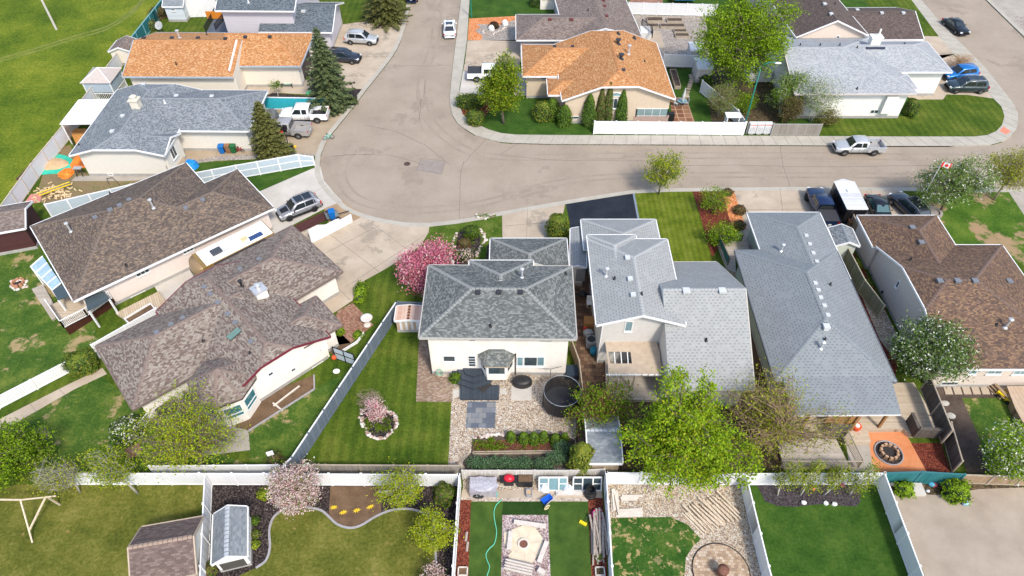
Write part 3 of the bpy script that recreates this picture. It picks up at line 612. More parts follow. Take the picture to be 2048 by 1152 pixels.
def wing(house, A, B, Cp, e, col, ridge=None, pitch=.4, ends=('hip', 'hip'), lock='side', wall=CREAM, oh=.55, trim=TRIM, caps=True, thick=.16, walls=True, foundation=True, gutter=True, ext=0):
 """one rectangular roof with its walls. A-B: one eave (along the ridge), Cp: a point of the opposite eave; photo pixels at eave height e."""
 WI[0] += 1; k = WI[0]; e = e + .004 * (k % 5)
 a, b, c = G(A[0], A[1], e), G(B[0], B[1], e), G(Cp[0], Cp[1], e)
 if lock == 'side': X = (b - a).normalized(); Y = Vector((-X.y, X.x, 0)); W = (c - a).dot(Y)
 else:
  Y = (c - a).normalized(); X = Vector((Y.y, -Y.x, 0)); W = (c - a).length
  if (b - a).dot(X) < 0: X = -X
 L = (b - a).dot(X) + ext
 if W < 0: Y = -Y; W = -W
 hw = W / 2
 if ridge:                                           # the ridge pixel fixes the ridge height
  mid = a + Y * hw; P = on_plane(ridge[0], ridge[1], mid, mid + X)
  pitch_ = (P.z - e) / hw
  if .2 < pitch_ < .75: pitch = pitch_
  else: print('RIDGE?', house.name, k, round(pitch_, 3))
 H = hw * pitch; T = lambda x, y, z: a + X * x + Y * y + Vector((0, 0, z))
 def endpts(kind, x0, s):                            # -> ridge x, list of end polygon between eave corners
  if kind == 'hip': return hw, None
  return None, kind                              # jerkin fraction of height where the clip starts
 f = MB(); faces = []
 V = {}
 for nm, kind, x0, s in (('a', ends[0], 0, 1), ('b', ends[1], L, -1)):
  V[nm + '0'] = T(x0, 0, 0); V[nm + '1'] = T(x0, W, 0)
  if kind == 'hip': V[nm + 'r'] = T(x0 + s * hw, hw, H)
  elif kind == 'valley': V[nm + 'r'] = T(x0 - s * hw, hw, H)
  elif kind in ('gable', 'none'): V[nm + 'r'] = T(x0, hw, H)
  else:
   t = kind; V[nm + 'p'] = T(x0, hw * t, H * t); V[nm + 'q'] = T(x0, W - hw * t, H * t); V[nm + 'r'] = T(x0 + s * hw * (1 - t), hw, H)
 jk = lambda z: not isinstance(z, str)
 s0 = ['a0', 'b0'] + (['bp'] if jk(ends[1]) else []) + ['br', 'ar'] + (['ap'] if jk(ends[0]) else [])
 s1 = ['b1', 'a1'] + (['aq'] if jk(ends[0]) else []) + ['ar', 'br'] + (['bq'] if jk(ends[1]) else [])
 faces = [s0, s1]
 if ends[0] == 'hip': faces.append(['a1', 'a0', 'ar'])
 elif jk(ends[0]): faces.append(['aq', 'ap', 'ar'])
 if ends[1] == 'hip': faces.append(['b0', 'b1', 'br'])
 elif jk(ends[1]): faces.append(['bp', 'bq', 'br'])
 up = (V['b0'] - V['a0']).cross(V['a1'] - V['a0']).z > 0
 tris = []
 top = MB(); d = Vector((0, 0, -thick))
 for F in faces:
  P = [V[x] for x in F]
  if not up: P.reverse()
  n = Vector((0, 0, 0))
  for i in range(1, len(P) - 1): n += (P[i] - P[0]).cross(P[i + 1] - P[0])
  n.normalize(); h = Vector((0, 0, 1)).cross(n).normalized(); v = n.cross(h)
  top.poly(P, 0, [(p.dot(h), p.dot(v)) for p in P]); top.poly([p + d for p in reversed(P)], 1)
  for i in range(1, len(P) - 1): tris.append((P[0], P[i], P[i + 1]))
 # boundary
 o0 = ['a0', 'b0']; o1 = ['b0'] + (['bp', 'bq'] if jk(ends[1]) else (['br'] if ends[1] in ('gable', 'none') else [])) + ['b1']
 o2 = ['b1', 'a1']; o3 = ['a1'] + (['aq', 'ap'] if jk(ends[0]) else (['ar'] if ends[0] in ('gable', 'none') else [])) + ['a0']
 fas = MB(); cen = T(L / 2, hw, 0)
 for path, en in ((o0, 0), (o1, ends[1]), (o2, 0), (o3, ends[0])):
  for i in range(len(path) - 1):
   p, q = V[path[i]], V[path[i + 1]]
   t = (q - p).normalized(); o = Vector((t.y, -t.x, 0)).normalized()
   if o.dot((p + q) / 2 - cen) < 0: o = -o
   top.poly([p, q, q + d, p + d], 1)
   if en in ('none', 'valley') or not gutter: continue
   w_ = .09; dd = Vector((0, 0, -.17)); u = Vector((0, 0, .015))
   fas.poly([p + u, q + u, q + u + o * w_, p + u + o * w_]); fas.poly([p + u + o * w_, q + u + o * w_, q + dd + o * w_, p + dd + o * w_]); fas.poly([p + dd + o * w_, q + dd + o * w_, q + dd, p + dd])
 ro = top.build('roof', [SH[col], TRIM], house)
 if gutter and len(fas.f): fas.build('fascia', trim, ro)
 if caps:
  cb = MB(); segs = [('ar', 'br')]
  for nm, en in (('a', ends[0]), ('b', ends[1])):
   if en == 'hip': segs += [(nm + '0', nm + 'r'), (nm + '1', nm + 'r')]
   elif jk(en): segs += [(nm + 'p', nm + 'r'), (nm + 'q', nm + 'r')]
  for p, q in segs:
   p, q = V[p], V[q]; t = (q - p)
   if t.length < .2: continue
   t.normalize(); o = Vector((t.y, -t.x, 0)).normalized() * .15; z = Vector((0, 0, .035)); zz = Vector((0, 0, -.03 if abs(t.z) < .05 else -.015))
   n_ = max(1, int((q - p).length / .3))
   for j in range(n_):                          # overlapping cap shingles
    p0 = p + (q - p) * (j / n_); p1 = p + (q - p) * ((j + .86) / n_)
    cb.poly([p0 + z, p1 + z * .6, p1 + o + zz, p0 + o + zz + z * .4]); cb.poly([p1 + z * .6, p0 + z, p0 - o + zz + z * .4, p1 - o + zz])
  cb.build('ridge_cap', CAP[col], ro)
 r = Wing(); r.T = T; r.L = L; r.W = W; r.H = H; r.e = e; r.tris = tris; r.a = a; r.X = X; r.Y = Y; r.hw = hw; r.roof = ro; r.pitch = pitch
 # walls
 if walls:
  o_ = oh + .012 * (k % 7)
  x0 = 0.02 * (k % 3) if ends[0] == 'none' else o_; x1 = L - (0.02 * (k % 3) if ends[1] in ('none', 'valley') else o_); y0 = o_; y1 = W - o_
  def zr(x, y):
   z = min(y, W - y) * pitch
   for en, dx in ((ends[0], x), (ends[1], L - x)):
    if en == 'hip': z = min(z, dx * pitch)
    elif jk(en): z = min(z, H * en + dx * pitch)
   return z - thick - .03
  wb = MB(); C4 = [(x0, y0), (x1, y0), (x1, y1), (x0, y1)]
  for i in range(4):
   p, q = C4[i], C4[(i + 1) % 4]; n_ = max(2, int(math.hypot(q[0] - p[0], q[1] - p[1]) / .5))
   pts = [(p[0] + (q[0] - p[0]) * j / n_, p[1] + (q[1] - p[1]) * j / n_) for j in range(n_ + 1)]
   if (q[0] - p[0]) == 0: pts.append(((p[0] + q[0]) / 2, hw)); pts.sort(key=lambda t: t[1], reverse=q[1] < p[1])
   P = [T(x, y, 0) for x, y in pts]; Z = [e + zr(x, y) for x, y in pts]
   ring = [Vector((P[0].x, P[0].y, -.08)), Vector((P[-1].x, P[-1].y, -.08))] + [Vector((P[j].x, P[j].y, Z[j])) for j in range(len(P) - 1, -1, -1)]
   wb.poly(ring)
  wo = wb.build('wall', wall, house)
  r.wall = wo; r.C4 = [T(x, y, 0) for x, y in C4]
  if foundation:
   fb = MB(); g = .025
   for i in range(4):
    p, q = r.C4[i], r.C4[(i + 1) % 4]; t = (q - p).normalized(); n = Vector((t.y, -t.x, 0))
    if n.dot((p + q) / 2 - cen) < 0: n = -n
    fb.poly([(p.x + n.x * g - t.x * g, p.y + n.y * g - t.y * g, -.06), (q.x + n.x * g + t.x * g, q.y + n.y * g + t.y * g, -.06), (q.x + n.x * g + t.x * g, q.y + n.y * g + t.y * g, .35), (p.x + n.x * g - t.x * g, p.y + n.y * g - t.y * g, .35)])
    fb.poly([(p.x + n.x * g, p.y + n.y * g, .35), (q.x + n.x * g, q.y + n.y * g, .35), (q.x, q.y, .352), (p.x, p.y, .352)])
   fb.build('foundation', FOUND, wo)
 return r
def house(name, label, px, py, cat='house'):
 g = G(px, py); return thing(name, label, cat, (g.x, g.y, 0))
def on_roof(px, py, wings):
 d = ray(px, py); best = None
 for wg in wings:
  for t in wg.tris:
   h = intersect_ray_tri(t[0], t[1], t[2], d, CAMP, True)
   if h is not None and (best is None or (h - CAMP).length < (best[0] - CAMP).length): best = (h, wg)
 return best
VENTD = plain('dark vent', (.035, .035, .042, 1), .6); VENTL = plain('light grey vent', (.5, .52, .53, 1), .5); VENTG = plain('grey vent', (.16, .17, .19, 1), .6)
PIPE = plain('metal flue', (.62, .63, .64, 1), .3, .5)
def vents(hs, wings, pts, m=VENTD, s=.36, h=.16):
 for x, y in pts:
  b = on_roof(x, y, wings)
  if not b: print('vent miss', hs.name, x, y); continue
  p, wg = b; a = math.atan2(wg.X.y, wg.X.x); mb = MB()
  mb.box((p.x, p.y, p.z + h * .35), (s, s, h), a); mb.box((p.x, p.y, p.z + h), (s * 1.15, s * 1.15, h * .45), a)
  mb.build('roof_vent', m, wg.roof)
def pipes(hs, wings, pts, m=BLACK, h=.45, r=.07, cap=False):
 for x, y in pts:
  b = on_roof(x, y, wings)
  if not b: print('pipe miss', hs.name, x, y); continue
  p, wg = b; mb = MB(); mb.lathe((p.x, p.y, p.z), [(r * 2.2, -.05), (r * 1.9, .04), (r, .1), (r, h)], 10)
  if cap: mb.lathe((p.x, p.y, p.z + h), [(r, 0), (r * 2, .06), (r * 2.1, .16), (r * .6, .24)], 12)
  mb.build('flue' if cap else 'vent_pipe', m, wg.roof)
def wplane(wg, side):                                   # 0: A-B wall, 1: B end, 2: opposite, 3: A end
 return wg.C4[side], wg.C4[(side + 1) % 4]
def window(hs, wg, side, x0, y0, x1, y1, parts=1, glass=GLASS, frame=TRIM, name='window', sill=True, depth=.05, rows=1, parent=None):
 """a window given by two opposite photo pixels on a wall of the wing"""
 A, B = wplane(wg, side) if not isinstance(side, tuple) else side
 p, q = on_plane(x0, y0, A, B), on_plane(x1, y1, A, B)
 t = (B - A).normalized(); u0, u1 = sorted(((p - A).dot(t), (q - A).dot(t))); z0, z1 = sorted((p.z, q.z))
 n = Vector((t.y, -t.x, 0))
 if n.dot(CAMP - A) < 0: n = -n
 if u1 - u0 < .2: u1 = u0 + .4
 if z1 - z0 < .15: z1 = z0 + .3
 P = lambda u, z, o: A + t * u + n * o + Vector((0, 0, z - A.z))
 fr = MB(); fw = .07; D = depth
 for a, b, c, d_ in ((u0 - fw, u1 + fw, z1, z1 + fw), (u0 - fw, u1 + fw, z0 - fw, z0), (u0 - fw, u0, z0, z1), (u1, u1 + fw, z0, z1)):
  m = P((a + b) / 2, (c + d_) / 2, D / 2); fr.box(m, (b - a, D, d_ - c), math.atan2(t.y, t.x))
 for k in range(1, parts): fr.box(P(u0 + (u1 - u0) * k / parts, (z0 + z1) / 2, D / 2), (.05, D * .9, z1 - z0), math.atan2(t.y, t.x))
 for k in range(1, rows): fr.box(P((u0 + u1) / 2, z0 + (z1 - z0) * k / rows, D / 2), (u1 - u0, D * .85, .035), math.atan2(t.y, t.x))
 o = fr.build(name, frame, parent or wg.wall)
 g = MB(); g.poly([P(u0, z0, .022), P(u1, z0, .022), P(u1, z1, .022), P(u0, z1, .022)])
 # sub-sub parts are not allowed: the pane hangs from the wall beside its frame
 g.build('window_pane', glass, parent or wg.wall)
 if sill: MB().box(P((u0 + u1) / 2, z0 - fw - .03, .06), (u1 - u0 + .2, .14, .05), math.atan2(t.y, t.x)).build('window_sill', frame, parent or wg.wall)
def panel(hs, wg, side, x0, y0, x1, y1, name, m, depth=.06, n=1):
 A, B = wplane(wg, side); p, q = on_plane(x0, y0, A, B), on_plane(x1, y1, A, B)
 t = (B - A).normalized(); u0, u1 = sorted(((p - A).dot(t), (q - A).dot(t))); z0, z1 = sorted((p.z, q.z)); nn = Vector((t.y, -t.x, 0))
 if nn.dot(CAMP - A) < 0: nn = -nn
 c = A + t * (u0 + u1) / 2 + nn * depth / 2; MB().box((c.x, c.y, (z0 + z1) / 2), (u1 - u0, depth, z1 - z0), math.atan2(t.y, t.x)).build(name, m, wg.wall)
def gutter_pipe(wg, a, b, m=TRIM):
 MB().tube([a, b], .045, 8).build('downpipe', m, wg.wall)
# --- centre house
h1 = house('house', 'cream two storey house with slate grey hip roof and bay window, centre of the photo', 1000, 690)
w1 = wing(h1, (838, 675), (1153, 678), (1000, 531.5), 5.6, 'grey', (1000, 577), trim=plain('warm grey gutter', (.42, .40, .36, 1), .6))
w1b = wing(h1, (939, 521), (945, 577), (1066, 521), 5.58, 'grey', None, .38, ('hip', 'none'), walls=False, lock='end')
w1g = wing(h1, (981, 477), (979, 545), (1133, 477), 3.1, 'grey', (1057, 515), ends=('hip', 'none'))
vents(h1, [w1], [(956, 586), (998, 586), (1041, 586)]); pipes(h1, [w1], [(981, 653), (1131, 549)], h=.3)
vents(h1, [w1, w1b], [(1073, 526)], VENTD, .3)
pipes(h1, [w1], [(1044, 555)], PIPE, .9, .09, True)
window(h1, w1, 0, 887, 712, 910, 722); window(h1, w1, 0, 937, 712, 951, 732, 1, rows=4, name='door_window', sill=False)
window(h1, w1, 0, 1035, 714, 1045, 731, glass=GLASSB); window(h1, w1, 0, 1049, 714, 1073, 731); window(h1, w1, 0, 1076, 714, 1087, 731, glass=GLASSB)
window(h1, w1, 0, 938, 678, 950, 681, sill=False); window(h1, w1, 0, 1080, 678, 1103, 682.5, 2, sill=False)
# bay window: five sided box, glass on three, hipped little roof
A, B = wplane(w1, 0); pa, pb = on_plane(962, 735, A, B), on_plane(1026, 735, A, B)
bay = MB(); yb = pa.y; D = 1.0; i = .55
prof = [(pa.x, yb + .05), (pa.x + i, yb - D), (pb.x - i, yb - D), (pb.x, yb + .05)]
bay.prism(prof, .55, 2.75); bo = bay.build('bay', CREAM, h1)
BH = 2.78; rp = [(pa.x - .25, yb + .05), (pa.x + i - .15, yb - D - .3), (pb.x - i + .15, yb - D - .3), (pb.x + .25, yb + .05)]
tp = [(pa.x + .75, yb + .04), (pb.x - .75, yb + .04)]
rb = MB()
Rp = [Vector((x, y, BH)) for x, y in rp]; Tp = [Vector((x, y, BH + .75)) for x, y in tp]
for P in ([Rp[0], Rp[1], Tp[0]], [Rp[1], Rp[2], Tp[1], Tp[0]], [Rp[2], Rp[3], Tp[1]]):
 n = (P[1] - P[0]).cross(P[2] - P[0]).normalized(); hh = Vector((0, 0, 1)).cross(n).normalized(); v = n.cross(hh); rb.poly(P, 0, [(p.dot(hh), p.dot(v)) for p in P])
rb.prism(rp, BH - .14, BH - .003, 1)
rb.build('bay_roof', [SH['grey'], plain('tan trim', (.42, .33, .24, 1), .7)], h1)
for a, b in ((0, 1), (1, 2), (2, 3)):
 p, q = Vector((*prof[a], 0)), Vector((*prof[b], 0)); t = (q - p); LL = t.length; t.normalize(); n = Vector((t.y, -t.x, 0)); m_ = .14
 P = lambda u, z, o: p + t * u + n * o + Vector((0, 0, z))
 fb = MB()
 fb.poly([P(m_, 1.45, .03), P(LL - m_, 1.45, .03), P(LL - m_, 2.55, .03), P(m_, 2.55, .03)]); fb.build('window_pane', GLASS, bo)
 fr = MB(); rz = math.atan2(t.y, t.x)
 fr.box(P(LL / 2, 2.6, .03), (LL, .06, .1), rz); fr.box(P(LL / 2, 1.4, .03), (LL, .06, .1), rz); fr.box(P(m_ / 2, 2, .03), (m_, .06, 1.1), rz); fr.box(P(LL - m_ / 2, 2, .03), (m_, .06, 1.1), rz)
 fr.build('window', TRIM, bo)
gp = w1.C4[0]
MB().tube([(gp.x - .05, gp.y - .08, 4.6), (gp.x - .05, gp.y - .08, .1)], .05).build('downpipe', DARK, w1.wall)
p = on_plane(1024, 735, A, B); MB().tube([(p.x + .3, p.y - .08, 3.0), (p.x + .3, p.y - .08, .1)], .05).build('downpipe', DARK, w1.wall)
# --- pale two storey house
h2 = house('house', 'grey stucco two storey house with pale dashed shingles behind a plywood lean-to', 1290, 640)
GS = plain('grey stucco', (.56, .54, .51, 1), .9, var=.06)
w2 = wing(h2, (1193, 650), (1175, 478), (1372, 651), 5.75, 'light', (1286, 627), ends=('gable', 'hip'), wall=GS, caps=True)
w2b = wing(h2, (1174, 470), (1178, 530), (1271, 470), 5.73, 'light', None, .36, ('hip', 'none'), walls=False, lock='end')
w2g = wing(h2, (1162, 439), (1169, 500), (1311, 439), 3.3, 'light', (1241, 470), ends=('hip', 'none'), wall=GS, lock='end')
w2e = wing(h2, (1509, 779), (1338, 780), (1447, 524), 3.1, 'light', (1440, 578), ends=('gable', 'none'), wall=GS, trim=MATS['warm grey gutter'])
w2s = wing(h2, (1141, 457), (1140, 533), (1172, 457), 2.7, 'light', None, .3, ('gable', 'gable'), wall=GS, oh=.2, caps=False)
vents(h2, [w2], [(1255, 517), (1260, 559), (1266, 591)], VENTL); vents(h2, [w2e], [(1372, 583), (1444, 583)], VENTL, .5)
pipes(h2, [w2], [(1229, 558), (1283, 589)], h=.3); pipes(h2, [w2e], [(1412, 681)], h=.3); pipes(h2, [w2], [(1212, 552)], PIPE, .8, .09, True)
window(h2, w2, 3, 1253, 643, 1262, 661, glass=GLASSB); window(h2, w2, 3, 1331, 643, 1341, 661, glass=GLASSB)
panel(h2, w2s, 3 if False else 1, 1153, 538, 1169, 562, 'door', plain('grey door', (.2, .2, .21, 1), .6))
gp = w2.C4[0]; MB().tube([(gp.x, gp.y - .08, 5.0), (gp.x, gp.y - .08, .1)], .05).build('downpipe', TRIM, w2.wall)
# --- long grey bungalow
h3 = house('house', 'long bungalow with blue grey shingles, left of the brown roofed house', 1640, 640)
GRN = plain('sage stucco', (.36, .40, .33, 1), .9, var=.08)
w3 = wing(h3, (1551, 762), (1468, 500), (1793, 763), 3.0, 'mid', (1636, 600), ends=('hip', 'hip'), wall=GRN, lock='end', trim=plain('dark gutter', (.10, .11, .13, 1), .6))
w3g = wing(h3, (1494, 425), (1506, 505), (1639, 425), 3.0, 'mid', (1602, 470), ends=('hip', 'none'), wall=GRN, lock='end', ext=3.5)
Pp = [G(1567, 755, 3.22), G(1782, 755, 3.22), G(1803, 829, 2.82), G(1583, 831, 2.82)]
mb = MB(); n = (Pp[1] - Pp[0]).cross(Pp[2] - Pp[0]).normalized(); n = n if n.z > 0 else -n; hh = Vector((0, 0, 1)).cross(n).normalized(); v = n.cross(hh)
mb.poly([Pp[3], Pp[2], Pp[1], Pp[0]], 0, [(p.dot(hh), p.dot(v)) for p in (Pp[3], Pp[2], Pp[1], Pp[0])]); dn = Vector((0, 0, -.18)); mb.poly([p + dn for p in Pp], 1)
for i in range(4): mb.poly([Pp[i], Pp[(i + 1) % 4], Pp[(i + 1) % 4] + dn, Pp[i] + dn], 1)
mb.build('porch_roof', [SH['mid'], TRIM], h3)
vents(h3, [w3, w3g], [(1612, 472), (1619, 489), (1626, 507), (1633, 524), (1630, 567), (1636, 581), (1641, 596), (1648, 612), (1655, 631)], VENTL, .3, .12)
vents(h3, [w3], [(1651, 657)], VENTL, .45, .3); pipes(h3, [w3], [(1660, 570), (1649, 680)], h=.3); pipes(h3, [w3, w3g], [(1562, 502), (1641, 697)], PIPE, .7, .09, True)
# --- brown bungalow, right edge
h4 = house('house', 'beige bungalow with reddish brown shingles at the right edge of the photo', 1950, 600)
BG = plain('beige stucco', (.60, .52, .45, 1), .9, var=.05)
w4 = wing(h4, (1880, 738), (2179, 738), (1960, 490), 3.0, 'rbrown', (1950, 559), ends=(.66, 'hip'), wall=BG, oh=.3)
w4g = wing(h4, (1714, 431), (1742, 491), (1873, 431), 3.0, 'rbrown', (1845, 470), ends=('hip', 'valley'), wall=BG, lock='end', oh=.3, ext=.15)
vents(h4, [w4], [(1879, 563), (1914, 563), (1949, 563), (2018, 564)], VENTG, .42); vents(h4, [w4g, w4], [(1824, 456), (1842, 486)], VENTG, .42)
pipes(h4, [w4, w4g], [(1820, 521)], h=.35); pipes(h4, [w4], [(2010, 655)], PIPE, .9, .1, True); pipes(h4, [w4], [(1993, 650)], h=.2)
window(h4, w4, 0, 1893, 742, 1902, 746, glass=GLASSB); window(h4, w4, 0, 1943, 740, 1950, 747, glass=GLASSB); window(h4, w4, 0, 1979, 740, 2000, 747, 2, glass=GLASSB); window(h4, w4, 0, 2032, 740, 2048, 748, 2, glass=GLASSB)
window(h4, w4, 0, 1885, 764, 1912, 769, sill=False)
window(h4, w4, 3, 1792, 572, 1800, 566)
# --- taupe house
h5 = house('house', 'cream house with taupe shingles, a turret roof and a dark red rake', 440, 640)
RED = plain('dark red trim', (.16, .02, .035, 1), .5)
w5a = wing(h5, (265, 819), (378, 756), (183, 696), 3.0, 'taupe', (302, 675), ends=('hip', 'none'), ext=7, trim=plain('brown gutter', (.16, .12, .10, 1), .6))
w5b = wing(h5, (455, 802), (312, 623), (660, 672), 3.05, 'taupe', None, .42, ends=(.7, .7), trim=RED)
w5c = wing(h5, (584, 451), (416, 539), (683, 544), 3.02, 'taupe', (546, 514), ends=('hip', 'none'), ext=1.5, trim=MATS['brown gutter'])
w5d = wing(h5, (684, 650), (560, 715), (632, 592), 2.95, 'taupe', None, .42, ends=('hip', 'none'), lock='end', trim=MATS['brown gutter'])
# turret: an octagonal roof on the window bay
tc = Vector((0, 0, 0)); ta = G(438, 735, 4.6)
outl = [G(375.5, 765, 3.4), G(398, 795.5, 3.4), G(454, 800.6, 3.4), G(505, 770, 3.4)]
cen = sum(outl, Vector()) / 4
cx = (outl[0] + outl[3]) / 2; R_ = (outl[0] - outl[3]).length / 2 * 1.04
cx = cx + (cx - cen).normalized() * .35
base_a = math.atan2(outl[0].y - cx.y, outl[0].x - cx.x)
oc = [Vector((cx.x + R_ * math.cos(base_a + 2 * math.pi * k / 8), cx.y + R_ * math.sin(base_a + 2 * math.pi * k / 8), 3.4)) for k in range(8)]
apx = Vector((cx.x, cx.y, 3.4 + R_ * .55)); tb = MB(); cb = MB()
for k in range(8):
 P = [oc[k], oc[(k + 1) % 8], apx]; n = (P[1] - P[0]).cross(P[2] - P[0]).normalized(); hh = Vector((0, 0, 1)).cross(n).normalized(); v = n.cross(hh)
 tb.poly(P, 0, [(p.dot(hh), p.dot(v)) for p in P]); tb.poly([oc[k], oc[k] + dn, oc[(k + 1) % 8] + dn, oc[(k + 1) % 8]], 1)
 for j in range(int((apx - oc[k]).length / .3)):
  N_ = int((apx - oc[k]).length / .3); p0 = oc[k].lerp(apx, j / N_); p1 = oc[k].lerp(apx, (j + .85) / N_); t = (p1 - p0).normalized(); o = Vector((t.y, -t.x, 0)).normalized() * .14
  cb.poly([p0 + Vector((0, 0, .04)), p1 + Vector((0, 0, .03)), p1 + o, p0 + o]); cb.poly([p1 + Vector((0, 0, .03)), p0 + Vector((0, 0, .04)), p0 - o, p1 - o])
to = tb.build('turret_roof', [SH['taupe'], plain('brown fascia', (.07, .05, .045, 1), .6)], h5); cb.build('ridge_cap', CAP['taupe'], to)
tw = MB(); tw.prism([(cx.x + (R_ - .5) * math.cos(base_a + 2 * math.pi * k / 8), cx.y + (R_ - .5) * math.sin(base_a + 2 * math.pi * k / 8)) for k in range(8)], -.05, 3.28)
two = tw.build('turret_wall', CREAM, h5)
class _W: pass
for k in range(8):
 a1 = base_a + 2 * math.pi * k / 8; a2 = base_a + 2 * math.pi * (k + 1) / 8
 p = Vector((cx.x + (R_ - .5) * math.cos(a1), cx.y + (R_ - .5) * math.sin(a1), 0)); q = Vector((cx.x + (R_ - .5) * math.cos(a2), cx.y + (R_ - .5) * math.sin(a2), 0))
 t = (q - p).normalized(); n = Vector((t.y, -t.x, 0)); LL = (q - p).length
 if (p + q).y / 2 < cx.y + .3:
  P = lambda u, z, o: p + t * u + n * o + Vector((0, 0, z)); g = MB()
  g.poly([P(.2, 1.0, .03), P(LL - .2, 1.0, .03), P(LL - .2, 2.3, .03), P(.2, 2.3, .03)]); g.build('window_pane', plain('teal window glass', (.03, .16, .19, 1), .1, var=.3, spec=.8), two)
  fr = MB(); rz = math.atan2(t.y, t.x)
  for u in (.16, LL - .16): fr.box(P(u, 1.65, .03), (.09, .07, 1.4), rz)
  for z in (.95, 1.4, 2.35): fr.box(P(LL / 2, z, .04), (LL - .25, .07, .09), rz)
  fr.build('window', TRIM, two)
vents(h5, [w5b, w5a, w5c], [(409, 575), (421, 589), (436, 606), (456, 629), (471, 646), (502, 684)], VENTG, .34, .12)
vents(h5, [w5a, w5b], [(314, 666), (343, 650), (366, 637)], VENTG, .34, .12); vents(h5, [w5c, w5b], [(480, 539), (518, 519)], VENTG, .34, .12)
pipes(h5, [w5a, w5b], [(406, 682), (500, 706)], h=.2); pipes(h5, [w5b, w5c], [(484, 573)], BLACK, .6, .09, True)
b = on_roof(522, 591, [w5b, w5c]); p = b[0]; ang = math.atan2(w5c.X.y, w5c.X.x); mb = MB(); mb.box((p.x, p.y, p.z + .35), (1.0, 1.0, .9), ang); mb.box((p.x, p.y, p.z + .85), (1.15, 1.15, .1), ang, 1); mb.lathe((p.x, p.y, p.z + .9), [(.16, 0), (.16, .35), (.26, .36), (.26, .5), (.05, .6)], 12, 1)
mb.build('chimney', [CREAM, PIPE], w5b.roof)
b = on_roof(469, 669, [w5b]); p = b[0]
q1, q2, q3, q4 = [on_roof(x, y, [w5b, w5a])[0] + Vector((0, 0, .12)) for x, y in ((453, 675), (475, 656), (484, 663), (462, 682))]
mb = MB(); mb.poly([q1, q4, q3, q2]); zz = Vector((0, 0, -.25))
for a_, b_ in ((q1, q2), (q2, q3), (q3, q4), (q4, q1)): mb.poly([a_, b_, b_ + zz, a_ + zz], 1)
mb.build('skylight', [plain('green tinted glass', (.13, .22, .19, 1), .12), DARK], w5b.roof)
panel(h5, w5b, 3, 640, 700, 642, 701, 'meter_box', STEEL)
window(h5, w5b, 3, 491, 842, 510, 824, sill=False); window(h5, w5b, 3, 627, 741, 645, 723, sill=False); window(h5, w5b, 3, 584, 743, 589, 735, sill=False); window(h5, w5b, 3, 538, 752, 544, 743, sill=False)
# --- dark brown bungalow, left
h6 = house('house', 'pale pink stucco bungalow with dark brown shingles beside the motorhome', 300, 560)
PINK = plain('pale pink stucco', (.68, .59, .54, 1), .9, var=.04)
w6 = wing(h6, (147, 602), (480, 447), (50, 457), 3.0, 'brown', (208.6, 425), ends=('hip', 'hip'), wall=PINK)
w6g = wing(h6, (548, 416), (420, 475), (467, 342), 2.985, 'brown', (426, 383), ends=('hip', 'none'), wall=PINK, ext=1.5)
vents(h6, [w6, w6g], [(191, 436), (221, 421), (240, 412), (259, 401), (372, 417), (406, 401)], VENTG, .36)
pipes(h6, [w6], [(253, 532), (221, 388)], h=.3); pipes(h6, [w6, w6g], [(142, 463), (307, 416)], PIPE, .9, .09, True)
window(h6, w6, 0, 275, 553, 296, 537, 3); window(h6, w6, 0, 368, 507, 384, 493, 3); window(h6, w6, 0, 200, 592, 211, 582)
window(h6, w6, 0, 268, 603, 289, 582)
# --- grey bungalow, upper left
h7 = house('house', 'cream bungalow with grey shingles and a clipped gable in front of the turquoise fence', 300, 260)
w7 = wing(h7, (138, 311), (228, 180), (328, 311), 3.25, 'speck', (262, 230), ends=(.55, .55), wall=plain('ivory siding', (.66, .63, .56, 1), .8, var=.03), lock='end')
IV = MATS['ivory siding']
w7g = wing(h7, (497, 262), (354, 261), (530, 181), 3.2, 'speck', (390, 197), ends=('hip', 'none'), wall=IV, ext=6)
w7p = wing(h7, (330, 308), (300, 308), (361, 266), 3.18, 'speck', None, .42, ends=('gable', 'none'), wall=IV, lock='end', oh=.3, ext=1)
vents(h7, [w7], [(288, 170), (246, 233), (225, 264)], VENTL, .4); vents(h7, [w7g, w7], [(353, 193), (424, 194)], VENTL, .4)
pipes(h7, [w7, w7g], [(330, 206)], TRIM, .4); pipes(h7, [w7], [(158, 290)], h=.2)
b = on_roof(274, 213, [w7]); p = b[0]; mb = MB(); mb.box((p.x, p.y, p.z + .3), (.9, .9, 1.2)); mb.box((p.x, p.y, p.z + .95), (1.1, 1.1, .12)); mb.lathe((p.x, p.y, p.z + 1), [(.3, 0), (.3, .3), (.4, .32), (.1, .5)], 10); mb.build('chimney', plain('cream brick', (.6, .55, .46, 1), .9), w7.roof)
window(h7, w7p, 3, 347, 319, 346, 290, 2); window(h7, w7, 3, 216, 347, 226, 350, sill=False)
